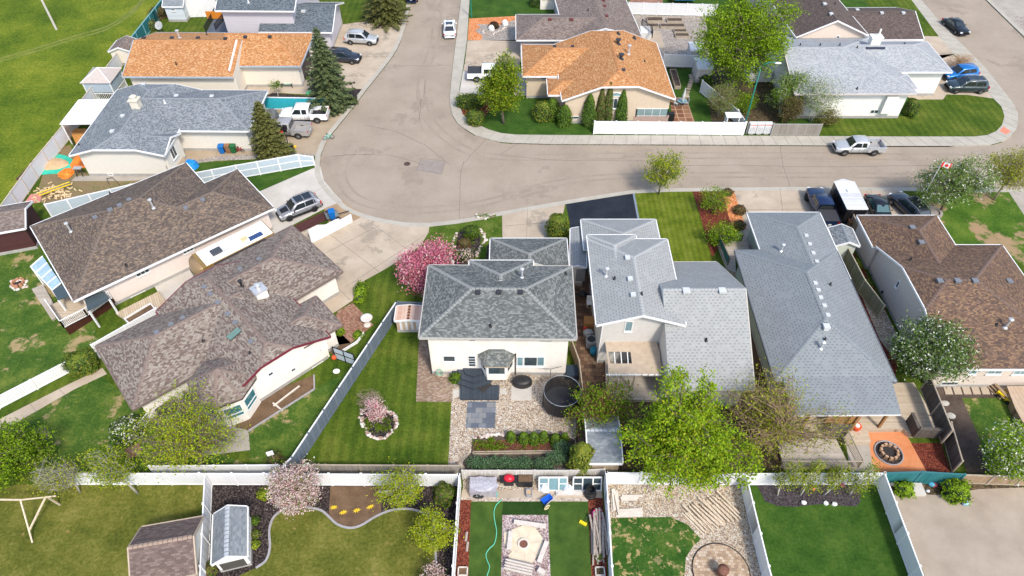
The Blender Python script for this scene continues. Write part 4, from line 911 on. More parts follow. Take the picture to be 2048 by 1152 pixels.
# --- orange roof, upper left
h8 = house('house', 'cream bungalow with orange tan shingles behind the tall spruce, upper left', 440, 120)
CS = plain('cream siding', (.70, .64, .55, 1), .85, var=.03)
w8 = wing(h8, (244, 153), (466, 154), (309, 65), 3.35, 'orange', (360, 81), ends=('gable', 'none'), wall=CS, trim=plain('blue grey trim', (.35, .42, .48, 1), .6))
w8g = wing(h8, (601, 132), (470, 132), (626, 67), 3.3, 'orange', None, .5, ends=('hip', 'none'), wall=CS, trim=MATS['blue grey trim'], ext=2)
vents(h8, [w8, w8g], [(288, 77), (344, 77), (396, 77), (451, 78), (491, 75), (540, 75)], VENTD, .4); pipes(h8, [w8], [(353, 129), (414, 70)], h=.4); pipes(h8, [w8, w8g], [(359, 76)], PIPE, .9, .12, True)
window(h8, w8g, 0, 585, 150, 590, 160, sill=False) if False else None
pn = w8g.C4[0]; q = w8g.C4[3]
MB().box(((pn.x + q.x) / 2 + .02, (pn.y + q.y) / 2, 1.25), (4.6, .07, 2.3), math.atan2(q.y - pn.y, q.x - pn.x)).build('garage_door', plain('dark brown door', (.05, .035, .035, 1), .6), w8g.wall)
fr_ = MB(); a_ = G(379 + 80, 144, 3.1); p0 = on_roof(459, 143, [w8, w8g]); p1 = on_roof(474, 82, [w8, w8g])
if p0 and p1: fr_.bar(p0[0] + Vector((0, 0, .1)), p1[0] + Vector((0, 0, .1)), .18, .2); fr_.build('roof_flashing', TRIM, w8.roof)
# --- blue grey two storey, top
h9 = house('house', 'lilac grey two storey house with a charcoal garage roof, top left beside the silver car', 520, 40)
LIL = boards('lilac siding', (.50, .48, .52, 1), (.55, .53, .57, 1), .2, vert=True, gap=.1, var=.1)
w9 = wing(h9, (430, 21), (588, 22), (470, -70), 5.6, 'bluegrey', (500, -32), ends=('gable', 'gable'), wall=LIL)
w9g = wing(h9, (664, 64.5), (560, 64), (686, 5), 3.0, 'bluegrey', (640, 22), ends=('gable', 'none'), wall=LIL, ext=3)
w9l = wing(h9, (539, 64), (600, 64), (545, 48), 2.98, 'bluegrey', None, .3, ends=('gable', 'none'), wall=LIL, oh=.1, caps=False)
vents(h9, [w9g], [(607, 24)], VENTL, .5); pipes(h9, [w9], [(497, 5)], TRIM, .8)
def arch(wg):
 A, B = wplane(wg, 3); c = on_plane(1232, 192, A, B); n_ = 12; Q = lambda r, a, o: Vector((c.x + r * math.cos(a), c.y - o, c.z + r * .62 * math.sin(a)))
 g = MB(); g.poly([Q(.72, math.pi * k / n_, .03) for k in range(n_ + 1)]); g.build('arched_pane', GLASSB, wg.wall)
 f = MB(); [f.bar(Q(.76, math.pi * k / n_, .04), Q(.76, math.pi * (k + 1) / n_, .04), .08, .08) for k in range(n_)]; f.bar(Q(.8, 0, .04), Q(.8, math.pi, .04), .08, .08); f.build('arched_window', TRIM, wg.wall)
# --- orange roof, north corner
h10 = house('house', 'tan stucco bungalow with orange shingles and a glass railed deck behind the white corner fence', 1200, 150)
TAN = plain('tan stucco', (.58, .47, .35, 1), .9, var=.05)
w10 = wing(h10, (1124, 201), (1121, 88), (1351, 198), 3.5, 'orange', (1235, 130), ends=(.68, .68), wall=TAN, lock='end', oh=.4)
w10.B = None
w10g = wing(h10, (1045, 152.5), (1118, 152.5), (1033, 89), 3.4, 'orange', (1110, 96), ends=('hip', 'none'), wall=TAN, ext=5)
w10p = wing(h10, (1096, 190), (1125, 190), (1096, 157), 3.35, 'orange', None, .4, ends=('hip', 'none'), wall=TAN, ext=4, oh=.5)
pipes(h10, [w10], [(1236, 60 + 8), (1268, 77)], VENTD, .3, .16); pipes(h10, [w10], [(1236, 88), (1242, 118)], VENTD, .5, .17, True); pipes(h10, [w10], [(1257, 108)], PIPE, 1.0, .12, True); pipes(h10, [w10], [(1289, 123)], h=.25); vents(h10, [w10], [(1247, 141)], VENTD, .35); vents(h10, [w10g], [(1109, 94), (1145, 94)], VENTD, .35)
window(h10, w10, 3, 1219, 216, 1235, 197, 2); arch(w10); window(h10, w10g, 0, 1082, 155, 1098, 158, sill=False)
window(h10, w10, 3, 1144, 237, 1157, 233, sill=False)
# --- grey brown, top centre
h11 = house('house', 'grey bungalow with grey brown shingles beside the orange shale bed, top centre', 1180, 60)
GY = plain('grey siding', (.45, .44, .44, 1), .85, var=.05)
w11 = wing(h11, (1133, 80), (1132, -60), (1284, 74), 2.95, 'gbrown', (1209, 51), ends=('gable', 'gable'), wall=GY, lock='end', oh=.3)
w11g = wing(h11, (1032.5, 80), (1134, 80), (1032.5, 29), 2.9, 'gbrown', (1110, 35), ends=('hip', 'none'), wall=GY, ext=4)
vents(h11, [w11g], [(1100, 40), (1143, 40)], plain('red vent', (.14, .03, .03, 1), .6), .4); vents(h11, [w11], [(1207, 2), (1209, 13), (1213, 33)], MATS['red vent'], .35); pipes(h11, [w11], [(1176, 21)], h=.35)
# --- white grey roof, upper right
h12 = house('house', 'white stucco bungalow with pale grey shingles on the corner lot, upper right', 1730, 180)
WS = plain('white stucco', (.74, .73, .69, 1), .9, var=.04)
w12 = wing(h12, (1590, 187.5), (1834, 187), (1543, 72), 3.8, 'pale', (1660, 95), ends=('gable', 'hip'), wall=WS, trim=plain('pinkish gutter', (.56, .50, .47, 1), .6))
w12g = wing(h12, (1905, 144), (1802, 144), (1859, 83), 3.7, 'pale', None, .4, ends=('hip', 'none'), wall=WS, ext=6)
w12m = wing(h12, (1836, 178), (1790, 178), (1812, 148), 3.6, 'pale', None, .35, ends=('hip', 'none'), wall=WS, ext=1.5)
pipes(h12, [w12], [(1714, 178), (1714, 96), (1600, 91), (1640, 91), (1679, 91)], h=.3); pipes(h12, [w12g], [(1759, 88), (1809, 88)], h=.2)
b = on_roof(1742, 88, [w12, w12g]); p = b[0]; mb = MB(); mb.box((p.x, p.y - .6, p.z + .5), (1.2, .9, 1.6)); mb.box((p.x, p.y - .6, p.z + 1.35), (1.5, 1.1, .15)); mb.tube([(p.x + .2, p.y - .6, p.z + 1.4), (p.x + .2, p.y - .6, p.z + 2.3)], .12, 8); mb.build('chimney', WS, w12.roof)
q = [on_roof(x, y, [w12, w12g]) for x, y in ((1732, 99.5), (1770, 99.5), (1770, 95), (1731, 95))]
if all(q): MB().poly([t[0] + Vector((0, 0, .08)) for t in q]).build('skylight', plain('dark skylight', (.03, .035, .06, 1), .2), w12.roof)
panel(h12, w12, 0, 1758, 223, 1796, 190, 'wall_bay', WS, .5)
window(h12, w12, 0, 1740, 226, 1757, 220, 2, sill=False); window(h12, w12, 0, 1596, 200, 1630, 190, 2)
# --- dark brown, top right
h13 = house('house', 'peach siding house with umber shingles behind the white stucco bungalow, top right', 1680, 50)
PE = plain('peach siding', (.62, .52, .44, 1), .85, var=.04)
w13 = wing(h13, (1592, 74), (1540, -60), (1737, 70), 4.6, 'dbrown', (1678.5, 44), ends=('gable', 'gable'), wall=PE, lock='end', oh=.35)
w13g = wing(h13, (1848, 78.5), (1745, 79), (1815, 15), 3.2, 'dbrown', None, .36, ends=('gable', 'none'), wall=PE, ext=5)
vents(h13, [w13], [(1649, 9), (1662, 29)], VENTL, .4); vents(h13, [w13g], [(1714, 21), (1763, 27), (1806, 27)], VENTL, .4); pipes(h13, [w13], [(1669, 9)], h=.35)
window(h13, w13, 3, 1671, 81, 1679, 72)
# ================================================================ FENCES
GWOOD = boards('grey weathered boards', (.20, .18, .155, 1), (.34, .31, .275, 1), .14)
DWOOD = boards('dark weathered boards', (.05, .042, .036, 1), (.13, .11, .095, 1), .15, rot=rad(20))
BWOOD = boards('brown stained boards', (.22, .15, .09, 1), (.36, .26, .17, 1), .14)
TEAL = boards('teal painted boards', (.01, .10, .115, 1), (.03, .17, .18, 1), .14)
BLUEG = boards('blue grey painted boards', (.09, .12, .16, 1), (.15, .185, .23, 1), .14)
VW = boards('white vinyl boards', (.66, .67, .68, 1), (.75, .755, .76, 1), .15, gap=.1, var=.15)
PALEB = boards('pale blue boards', (.38, .46, .52, 1), (.46, .54, .6, 1), .14, gap=.1, var=.1)
TURQ = boards('turquoise boards', (.02, .34, .42, 1), (.04, .42, .50, 1), .16, gap=.1, var=.1)
OLDW = boards('peeling white boards', (.42, .38, .34, 1), (.62, .60, .57, 1), .13)
def fence(label, P, h=1.75, m=VW, pm=WHITE, post=2.4, top=False, cap=True, rail=True, group=None, endh=None, lattice=False, name='fence', battens=False, postw=.13, zb=0, railm=None):
 """a fence along ground pixels (or along its top edge when top=True)"""
 W_ = [G(x, y, h + zb if top else zb) for x, y in P]; W_ = [Vector((p.x, p.y, zb)) for p in W_]
 c = sum(W_, Vector()) / len(W_); f = thing(name, label, 'fence', (c.x, c.y, 0), 0, group)
 pb = MB(); po = MB(); rb = MB(); rl = MB(); rm = MB(); tot = sum((W_[i + 1] - W_[i]).length for i in range(len(W_) - 1)); s = 0
 hh = lambda s_: h if endh is None else h + (endh - h) * s_ / tot
 for i in range(len(W_) - 1):
  a, b = W_[i], W_[i + 1]; L = (b - a).length; t = (b - a).normalized(); n_ = max(1, round(L / post)); nn = Vector((t.y, -t.x, 0))
  if nn.dot(CAMP - a) < 0: nn = -nn
  for k in range(n_):
   p = a + t * (L * k / n_); q = a + t * (L * (k + 1) / n_); h0, h1_ = hh(s + L * k / n_), hh(s + L * (k + 1) / n_)
   w_ = .045 / 2; o = nn * w_
   u = lambda v, z: Vector((v.x, v.y, z + zb))
   A_, B_ = p - o, q - o; C_, D_ = p + o, q + o; lo = .04
   pb.poly([u(C_, lo), u(D_, lo), u(D_, h1_ - .04), u(C_, h0 - .04)]); pb.poly([u(B_, lo), u(A_, lo), u(A_, h0 - .04), u(B_, h1_ - .04)])
   pb.poly([u(C_, h0 - .04), u(D_, h1_ - .04), u(B_, h1_ - .04), u(A_, h0 - .04)])
   if rail:
    rb.bar(u(p, h0), u(q, h1_), .09, .1); rl.bar(u(p, .12) + nn * .015, u(q, .12) + nn * .015, .07, .1)
    if lattice: rm.bar(u(p, h0 * .55) + nn * .02, u(q, h1_ * .55) + nn * .02, .07, .09)
   if battens:
    for j in range(int((q - p).length / .15)):
     v = p + t * (.15 * j + .07); z_ = h0 + (h1_ - h0) * (.15 * j / max((q - p).length, .1))
     pb.box((v.x + nn.x * .032, v.y + nn.y * .032, zb + z_ / 2), (.1, .02, z_ - .05), math.atan2(t.y, t.x))
   po = MB(); po.box((p.x, p.y, zb + h0 / 2 + .04), (postw, postw, h0 + .08), math.atan2(t.y, t.x))
   if cap: po.box((p.x, p.y, zb + h0 + .1), (postw + .04, postw + .04, .05), math.atan2(t.y, t.x))
   po.build('post', pm, f)
  s += L
 p = W_[-1]; po = MB(); po.box((p.x, p.y, zb + hh(tot) / 2 + .04), (postw, postw, hh(tot) + .08), 0)
 if cap: po.box((p.x, p.y, zb + hh(tot) + .1), (postw + .04, postw + .04, .05), 0)
 pb.build('fence_panel', m, f); po.build('post', pm, f)
 if rail:
  rb.build('top_rail', railm or pm, f); rl.build('bottom_rail', pm, f)
  if lattice: rm.build('middle_rail', pm, f)
 return f
WP = plain('weathered post wood', (.36, .30, .23, 1), .9, var=.15); DP = plain('dark post wood', (.10, .085, .07, 1), .9, var=.2)
BP = plain('blue post', (.11, .14, .18, 1), .7); TP = plain('teal post', (.03, .15, .17, 1), .7)
fence('white vinyl fence with capped posts along the corner sidewalk', [(1187, 268), (1484, 270.5)], 1.75)
fence('grey picket fence at the sidewalk right of the mailboxes', [(1541, 271), (1636, 271.5)], 1.6, GWOOD, plain('grey post', (.3, .29, .27, 1), .9), battens=True, cap=False)
fence('short grey fence behind the community mailboxes', [(1492, 267), (1541, 268)], 1.5, GWOOD, MATS['grey post'], cap=False)
fence('long white vinyl fence across the back of the two lower left yards', [(140, 969.5), (413, 969.5), (919, 972)], 1.7)
fence('white vinyl fence behind the bright green tree and pebble yard', [(1209, 968), (1483, 970), (1752, 969)], 1.7)
fence('white vinyl fence between the olive lawn and the mulched yard', [(424, 973), (417, 1152), (414, 1260)], 1.7)
fence('white vinyl fence left of the artificial turf yard', [(921, 972), (909, 1152), (902, 1290)], 1.7)
fence('white vinyl fence right of the artificial turf yard', [(1208, 968), (1219, 1152), (1228, 1290)], 1.7)
fence('white vinyl fence right of the round paver patio', [(1481, 971), (1524, 1152), (1562, 1300)], 1.7)
fence('white vinyl fence beside the packed gravel lane', [(1752, 970), (1818, 1152), (1880, 1320)], 1.7)
fence('teal board fence behind the orange fire pit yard', [(1772, 946), (1845, 944), (1930, 949)], 1.7, TEAL, TP, top=True, cap=False)
fence('raw wood fence at the end of the lane, under the blossoming tree', [(1930, 950), (2048, 954), (2200, 956)], 1.3, BWOOD, WP, top=True, cap=False)
fence('old grey board fence behind the centre house lawn', [(590, 946), (925, 948)], 1.25, GWOOD, WP, top=False, cap=False)
fence('peeling white board fence behind the stacked window frames', [(926, 957), (1140, 957), (1206, 954)], 1.2, OLDW, plain('peeling post', (.5, .47, .43, 1), .9), battens=True, cap=False)
fence('tall blue grey fence with a white cap left of the centre house lawn', [(792, 604), (704, 735), (583, 915), (563, 935)], 1.8, BLUEG, BP, top=True, cap=False, railm=WHITE)
fence('short blue grey fence beside the rusty metal shed', [(792, 604), (843, 606)], 1.8, BLUEG, BP, top=True, cap=False)
fence('low white fence section behind the taupe house yard', [(310, 948), (563, 946)], 1.2, VW, top=False, cap=False)
fence('white fence beside the concrete path, lower left', [(-60, 846), (0, 818), (148, 741)], 1.3, VW, cap=False)
fence('white fence with one rail behind the dark round shrub', [(182, 690), (312, 616)], 1.8, VW, top=True, cap=False)
fence('pale blue panel fence with white grid rails along the curved driveway', [(384, 375), (480, 357), (603, 335)], 1.8, PALEB, WHITE, post=2.2, lattice=True, cap=False)
fence('end section of the pale blue fence dropping towards the street', [(603, 335), (630, 331)], 1.75, PALEB, WHITE, endh=1.2, lattice=True, cap=False)
fence('turquoise board fence behind the white pickup truck', [(530, 219), (659, 221)], 1.75, TURQ, WHITE, cap=False, post=12)
fence('pale blue fence behind the dark brown roof', [(89, 409), (219, 379), (345, 350)], 1.8, PALEB, WHITE, top=True, cap=False)
fence('white steel fence along the edge of the grass field', [(233, 107), (180, 177), (127, 249), (60, 330), (0, 413), (-60, 490)], 1.9, plain('white steel sheet', (.62, .64, .68, 1), .5, var=.04), plain('tan post', (.55, .48, .4, 1), .8), top=True, cap=False, post=2.6)
fence('dark teal fence beside the grass field at the top left', [(345, -35), (322, 0), (256, 82)], 1.9, TEAL, plain('pale teal post', (.2, .42, .45, 1), .7), top=True, cap=False)
fence('white vinyl fence behind the raised garden boxes', [(1255, 29), (1400, 32), (1430, 33)], 1.8)
fence('white vinyl fence on the north side of the stepping stone yard', [(1325, 133), (1406, 136)], 1.75)
fence('low white vinyl fence beside the small willow', [(1400, 185), (1470, 245), (1486, 269)], 1.7, group=None)
fence('old green grey board fence left of the brown roofed house', [(1697, 497), (1730, 560), (1769, 611)], 1.75, boards('mossy boards', (.16, .155, .11, 1), (.28, .265, .19, 1), .14, rot=rad(60)), plain('mossy post', (.36, .33, .25, 1), .9), top=True, cap=False)
fence('brown board fence between the navy pickup and the enclosed trailer', [(1664, 398), (1686, 430), (1708, 480)], 1.6, BWOOD, WP, cap=False)
fence('tall dark privacy wall beside the grey deck', [(1861, 753), (1905, 860)], 1.9, DWOOD, WP, top=True, cap=False, zb=.6)
fence('dark board fence beside the red mulch bed', [(1883, 868), (1904, 944)], 1.7, DWOOD, WP, cap=False)
fence('white privacy fence far behind the umber roof', [(378, 35), (440, 33)], 3.2, plain('white wall panel', (.72, .72, .72, 1), .8), WHITE, cap=False, rail=False)
fence('brown panel fence in the side yard of the centre house', [(1141, 700), (1156, 742), (1163, 800)], 1.5, BWOOD, WP, cap=False)
fence('low white ornamental fence along the soil bed by the brick patio', [(686, 705), (715, 687), (728, 670)], .3, VW, cap=False, postw=.08)
# steel gate in the field fence
g = G(66, 372); gt = thing('gate', 'rusty framed white gate in the fence of the grass field', 'gate', (g.x, g.y, 0), 0)
a, b = G(52, 385), G(80, 352)
m_ = MB(); m_.bar(a + Vector((0, 0, .15)), b + Vector((0, 0, .15)), .1, .1); m_.bar(a + Vector((0, 0, 1.85)), b + Vector((0, 0, 1.85)), .1, .1); m_.bar(a, a + Vector((0, 0, 2)), .14, .14); m_.bar(b, b + Vector((0, 0, 2)), .14, .14)
m_.bar(a + Vector((0, 0, .15)), b + Vector((0, 0, 1.85)), .05, .05); m_.build('gate_frame', plain('rusty brown steel', (.11, .055, .035, 1), .8), gt)
p_ = MB(); t = (b - a).normalized(); u = Vector((t.y, -t.x, 0)) * -.06; p_.poly([a + u + Vector((0, 0, .2)), b + u + Vector((0, 0, .2)), b + u + Vector((0, 0, 1.8)), a + u + Vector((0, 0, 1.8))]); p_.build('gate_panel', MATS['white steel sheet'], gt)
# black framed gate beside the taupe house
g = G(690, 722); gt = thing('gate', 'white yard gate with a black frame between the taupe house and the tall fence', 'gate', (g.x, g.y, 0))
a, b = G(672, 718), G(713, 733); m_ = MB(); Z = lambda p, z: Vector((p.x, p.y, z))
for z in (.1, .95, 1.7): m_.bar(Z(a, z), Z(b, z), .06, .08)
for s_ in (0, .5, 1): m_.bar(Z(a.lerp(b, s_), .05), Z(a.lerp(b, s_), 1.75), .08, .08)
m_.build('gate_frame', BLACK, gt); MB().poly([Z(a, .1), Z(b, .1), Z(b, 1.7), Z(a, 1.7)]).build('gate_panel', PALEB, gt)
# white retaining wall with stepped top and maroon planks beside the motorhome house
W_ = [G(623, 486), G(643, 476), G(655, 470), G(678, 458), G(685, 454), G(705, 443)]; H_ = [1.75, 1.75, 1.35, 1.35, 1.0, 1.0]
mb = MB()
for i in range(5):
 a, b = W_[i], W_[i + 1]; t = (b - a).normalized(); n = Vector((t.y, -t.x, 0)) * .06
 for s_ in (1, -1):
  P = [Z(a + n * s_, -.05), Z(b + n * s_, -.05), Z(b + n * s_, H_[i + 1]), Z(a + n * s_, H_[i])]; mb.poly(P if s_ > 0 else P[::-1])
 mb.poly([Z(a + n, H_[i]), Z(b + n, H_[i + 1]), Z(b - n, H_[i + 1]), Z(a - n, H_[i])])
single('privacy_wall', mb, VW, 'white wall with a stepped top beside the wide tan driveway', 'wall')
MAR = boards('maroon boards', (.05, .018, .018, 1), (.085, .032, .03, 1), .2, rot=rad(25))
mb = MB(); P = [G(588, 452, .06), G(600, 464, .06), G(666, 434, .06), G(655, 420, .06)]; mb.prism([(p.x, p.y) for p in P], -.02, .10)
single('timber_ramp', mb, MAR, 'flat maroon timber platform beside the parked grey SUV', 'platform')
# ================================================================ TREES
BARK = plain('grey brown bark', (.14, .11, .085, 1), .9, var=.25, vs=6); BARKW = plain('white birch bark', (.55, .53, .48, 1), .8, var=.15, vs=5); BARKR = plain('reddish bark', (.2, .1, .07, 1), .85, var=.2, vs=5); BARKT = plain('tan bark', (.30, .24, .17, 1), .9, var=.2, vs=5)
LG = leafmat('bright green leaves', [(.13, .24, .006, 1), (.25, .40, .012, 1), (.38, .52, .03, 1)])
LM = leafmat('mid green leaves', [(.055, .12, .006, 1), (.13, .22, .010, 1), (.22, .32, .02, 1)])
LD = leafmat('deep green leaves', [(.018, .045, .006, 1), (.05, .10, .012, 1), (.09, .15, .02, 1)])
LY = leafmat('yellow green leaves', [(.17, .22, .008, 1), (.34, .38, .015, 1), (.50, .52, .04, 1)])
LO = leafmat('olive leaves', [(.10, .11, .02, 1), (.19, .20, .035, 1), (.3, .31, .06, 1)])
LSP = leafmat('silver green leaves', [(.08, .15, .03, 1), (.16, .26, .06, 1), (.28, .36, .13, 1)])
LS = leafmat('spruce needles', [(.03, .055, .025, 1), (.085, .12, .05, 1), (.18, .20, .075, 1)], trans=.05)
LSY = leafmat('olive spruce needles', [(.04, .055, .018, 1), (.11, .115, .03, 1), (.2, .195, .06, 1)], trans=.05)
LC = leafmat('cedar foliage', [(.02, .055, .006, 1), (.06, .12, .012, 1), (.12, .19, .02, 1)], trans=.05)
LCY = leafmat('golden cedar foliage', [(.07, .09, .008, 1), (.15, .17, .015, 1), (.24, .25, .03, 1)], trans=.05)
LBR = leafmat('brownish juniper foliage', [(.05, .045, .015, 1), (.11, .09, .03, 1), (.18, .14, .05, 1)], trans=.05)
FP = leafmat('pink blossom', [(.42, .05, .12, 1), (.66, .17, .28, 1), (.80, .38, .47, 1)], trans=.2)
FW = leafmat('white blossom', [(.62, .64, .5, 1), (.78, .78, .7, 1), (.85, .84, .8, 1)], trans=.2)
FPW = leafmat('pale pink blossom', [(.50, .28, .28, 1), (.70, .50, .48, 1), (.82, .70, .67, 1)], trans=.2)
LRD = leafmat('reddish twig leaves', [(.10, .03, .02, 1), (.2, .08, .05, 1), (.16, .14, .04, 1)])
def leaf(mb, p, s, R, mi=0, up=.35, asp=.6):
 n = Vector((R.gauss(0, 1), R.gauss(0, 1), R.gauss(0, 1) + up * 2)).normalized()
 a = n.orthogonal().normalized(); a = (Matrix.Rotation(R.uniform(0, 6.28), 3, n) @ a); b = n.cross(a)
 s *= R.uniform(.65, 1.35); a = a * s; b = b * (s * asp)
 mb.poly([p - a, p + b * .9 - a * .1, p + a, p - b * .9 - a * .1], mi)
def bend(a, b, R, k=.12, n=4):
 L = (b - a).length; pts = []
 o = Vector((R.gauss(0, 1), R.gauss(0, 1), R.gauss(0, .5) + .6)) * L * k
 for i in range(n + 1):
  t = i / n; pts.append(a.lerp(b, t) + o * (4 * t * (1 - t)) * .5)
 return pts
def tree(name, label, px, py, h, lobes, leaves, mats, ls=.16, cr=.45, nb=26, bark=BARK, tr=.14, group=None, frac=(1,), cat='tree', lean=(0, 0), stems=1, twigs=3, seed=None, tz=.35, ground=None, fill=1.0):
 """lobes: (dx, dy, z, rx, ry, rz) ellipsoids of the crown in metres from the base; leaves gather round twig ends"""
 g = ground or G(px, py); R = random.Random(seed if seed is not None else int(px * 7 + py * 13)); t = thing(name, label, cat, (g.x, g.y, 0), 0, group)
 tk = MB(); cr_ = MB(); ends = []
 vol = [l[3] * l[4] * l[5] for l in lobes]; tot = sum(vol)
 top = Vector((lean[0], lean[1], h * .8)); tips = []
 for si in range(stems):
  o = Vector((R.uniform(-.25, .25), R.uniform(-.25, .25), 0)) if stems > 1 else Vector((0, 0, 0))
  sp = Vector((R.uniform(-1, 1), R.uniform(-1, 1), 0)) * (h * .16 if stems > 1 else .1)
  tp = bend(o, top + sp, R, .05, 6); tk.tube(tp, [tr * (1 - .82 * i / 6) / (stems ** .5) for i in range(7)], 7); tips.append(tp)
 for l, v in zip(lobes, vol):
  k = max(3, int(nb * v / tot)); c = Vector(l[:3])
  for j in range(k):
   while 1:
    d = Vector((R.uniform(-1, 1), R.uniform(-1, 1), R.uniform(-1, 1)))
    if .35 < d.length < 1: break
   d = d.normalized() * (R.uniform(.55, .95))
   e = c + Vector((d.x * l[3], d.y * l[4], d.z * l[5]))
   tp = R.choice(tips); f = min(max(tz + (e.z / h - .35) * .6 + R.uniform(-.1, .05), .12), .95); i0 = f * 6; i_ = int(i0); st = tp[i_].lerp(tp[min(i_ + 1, 6)], i0 - i_)
   if st.z > e.z - .1: st = Vector((tp[0].x, tp[0].y, max(e.z * .6, .15)))
   b = bend(st, e, R, .10, 4); r0 = tr * .42 * (1 - f * .5); tk.tube(b, [r0 * (1 - .2 * i) + .006 for i in range(5)], 5, cap=False)
   ends += [b[4], b[3]]
   for q in range(twigs):
    s0 = b[R.choice((2, 3, 4))]; s1 = s0 + Vector((R.gauss(0, .4) * l[3], R.gauss(0, .4) * l[4], R.gauss(.1, .3) * l[5] * .8))
    dd = s1 - c; m = math.sqrt((dd.x / l[3]) ** 2 + (dd.y / l[4]) ** 2 + (dd.z / l[5]) ** 2)
    if m > 1: s1 = c + dd / m * R.uniform(.9, 1.03)
    tk.tube([s0, s0.lerp(s1, .5) + Vector((0, 0, .05)), s1], [r0 * .35 + .004, r0 * .22 + .004, .004], 4, cap=False)
    ends += [s1, s0.lerp(s1, .6)]
 ls = ls * .78; leaves = leaves * 1.55
 n = len(ends); per = leaves / n; cum = []
 for e in ends:
  k = int(per * R.uniform(.4, 1.6) + R.random()); c_ = cr * R.uniform(.6, 1.3)
  mi0 = R.random()
  for j in range(k):
   p = e + Vector((R.gauss(0, c_), R.gauss(0, c_), R.gauss(0, c_ * .75)))
   if p.z < .05: p.z = R.uniform(.05, .4)
   x = R.random(); mi = 0; a = 0
   for q, fr in enumerate(frac):
    a += fr
    if x < a: mi = q; break
   leaf(cr_, p, ls, R, mi)
 tk.build('trunk', bark, t, True, world=False); cr_.build('crown', mats, t, world=False)
 return t
def spruce(label, px, py, h, r, mat, seed=1, group=None, dens=1.0, lean=0):
 g = G(px, py); R = random.Random(seed); t = thing('spruce_tree', label, 'tree', (g.x, g.y, 0), 0, group)
 tk = MB(); tk.tube([(0, 0, 0), (0, 0, h * .5), (0, 0, h)], [.2, .11, .02], 8)
 cr_ = MB(); z = .35; lv = 0
 while z < h - .05:
  f = 1 - (z / h); rr = r * (f ** .72) * R.uniform(.88, 1.1) + .08; nb_ = max(5, int(16 * f + 5)); a0 = R.uniform(0, 6.28)
  for j in range(nb_):
   a = a0 + 6.283 * j / nb_ + R.uniform(-.2, .2); L = rr * R.uniform(.72, 1.15); d = Vector((math.cos(a), math.sin(a), 0)); side = Vector((-d.y, d.x, 0))
   droop = -.04 - .14 * f; s0 = Vector((0, 0, z + R.uniform(-.1, .1)))
   tip = s0 + d * L + Vector((0, 0, L * droop + L * .05))
   tk.tube([s0, s0.lerp(tip, .5) + Vector((0, 0, L * -.05)), tip], [.03, .02, .005], 3, cap=False)
   k = int((L * 26 + 6) * dens)
   for q in range(k):
    u = (q + R.random()) / k; u = u ** .75; wd = .34 * L * (1.05 - u) * .8 + .08
    p = s0 + d * (L * u) + Vector((0, 0, L * u * (droop + .05 * u))) + side * R.uniform(-wd, wd) + Vector((0, 0, R.uniform(-.05, .07)))
    v = (d * R.uniform(.5, 1) + side * R.uniform(-.9, .9) + Vector((0, 0, R.uniform(-.35, .15)))).normalized(); ln = R.uniform(.14, .26); wv = v.cross(Vector((0, 0, 1))).normalized() * R.uniform(.045, .075)
    zt = Vector((0, 0, R.uniform(-.03, .05)))
    cr_.poly([p - v * ln * .5 - wv * .5, p + wv - zt, p + v * ln, p - wv + zt])
  z += (.30 + .22 * f) * (h / 10) ** .5
 tk.build('trunk', BARK, t, True, world=False); cr_.build('crown', mat, t, world=False); return t
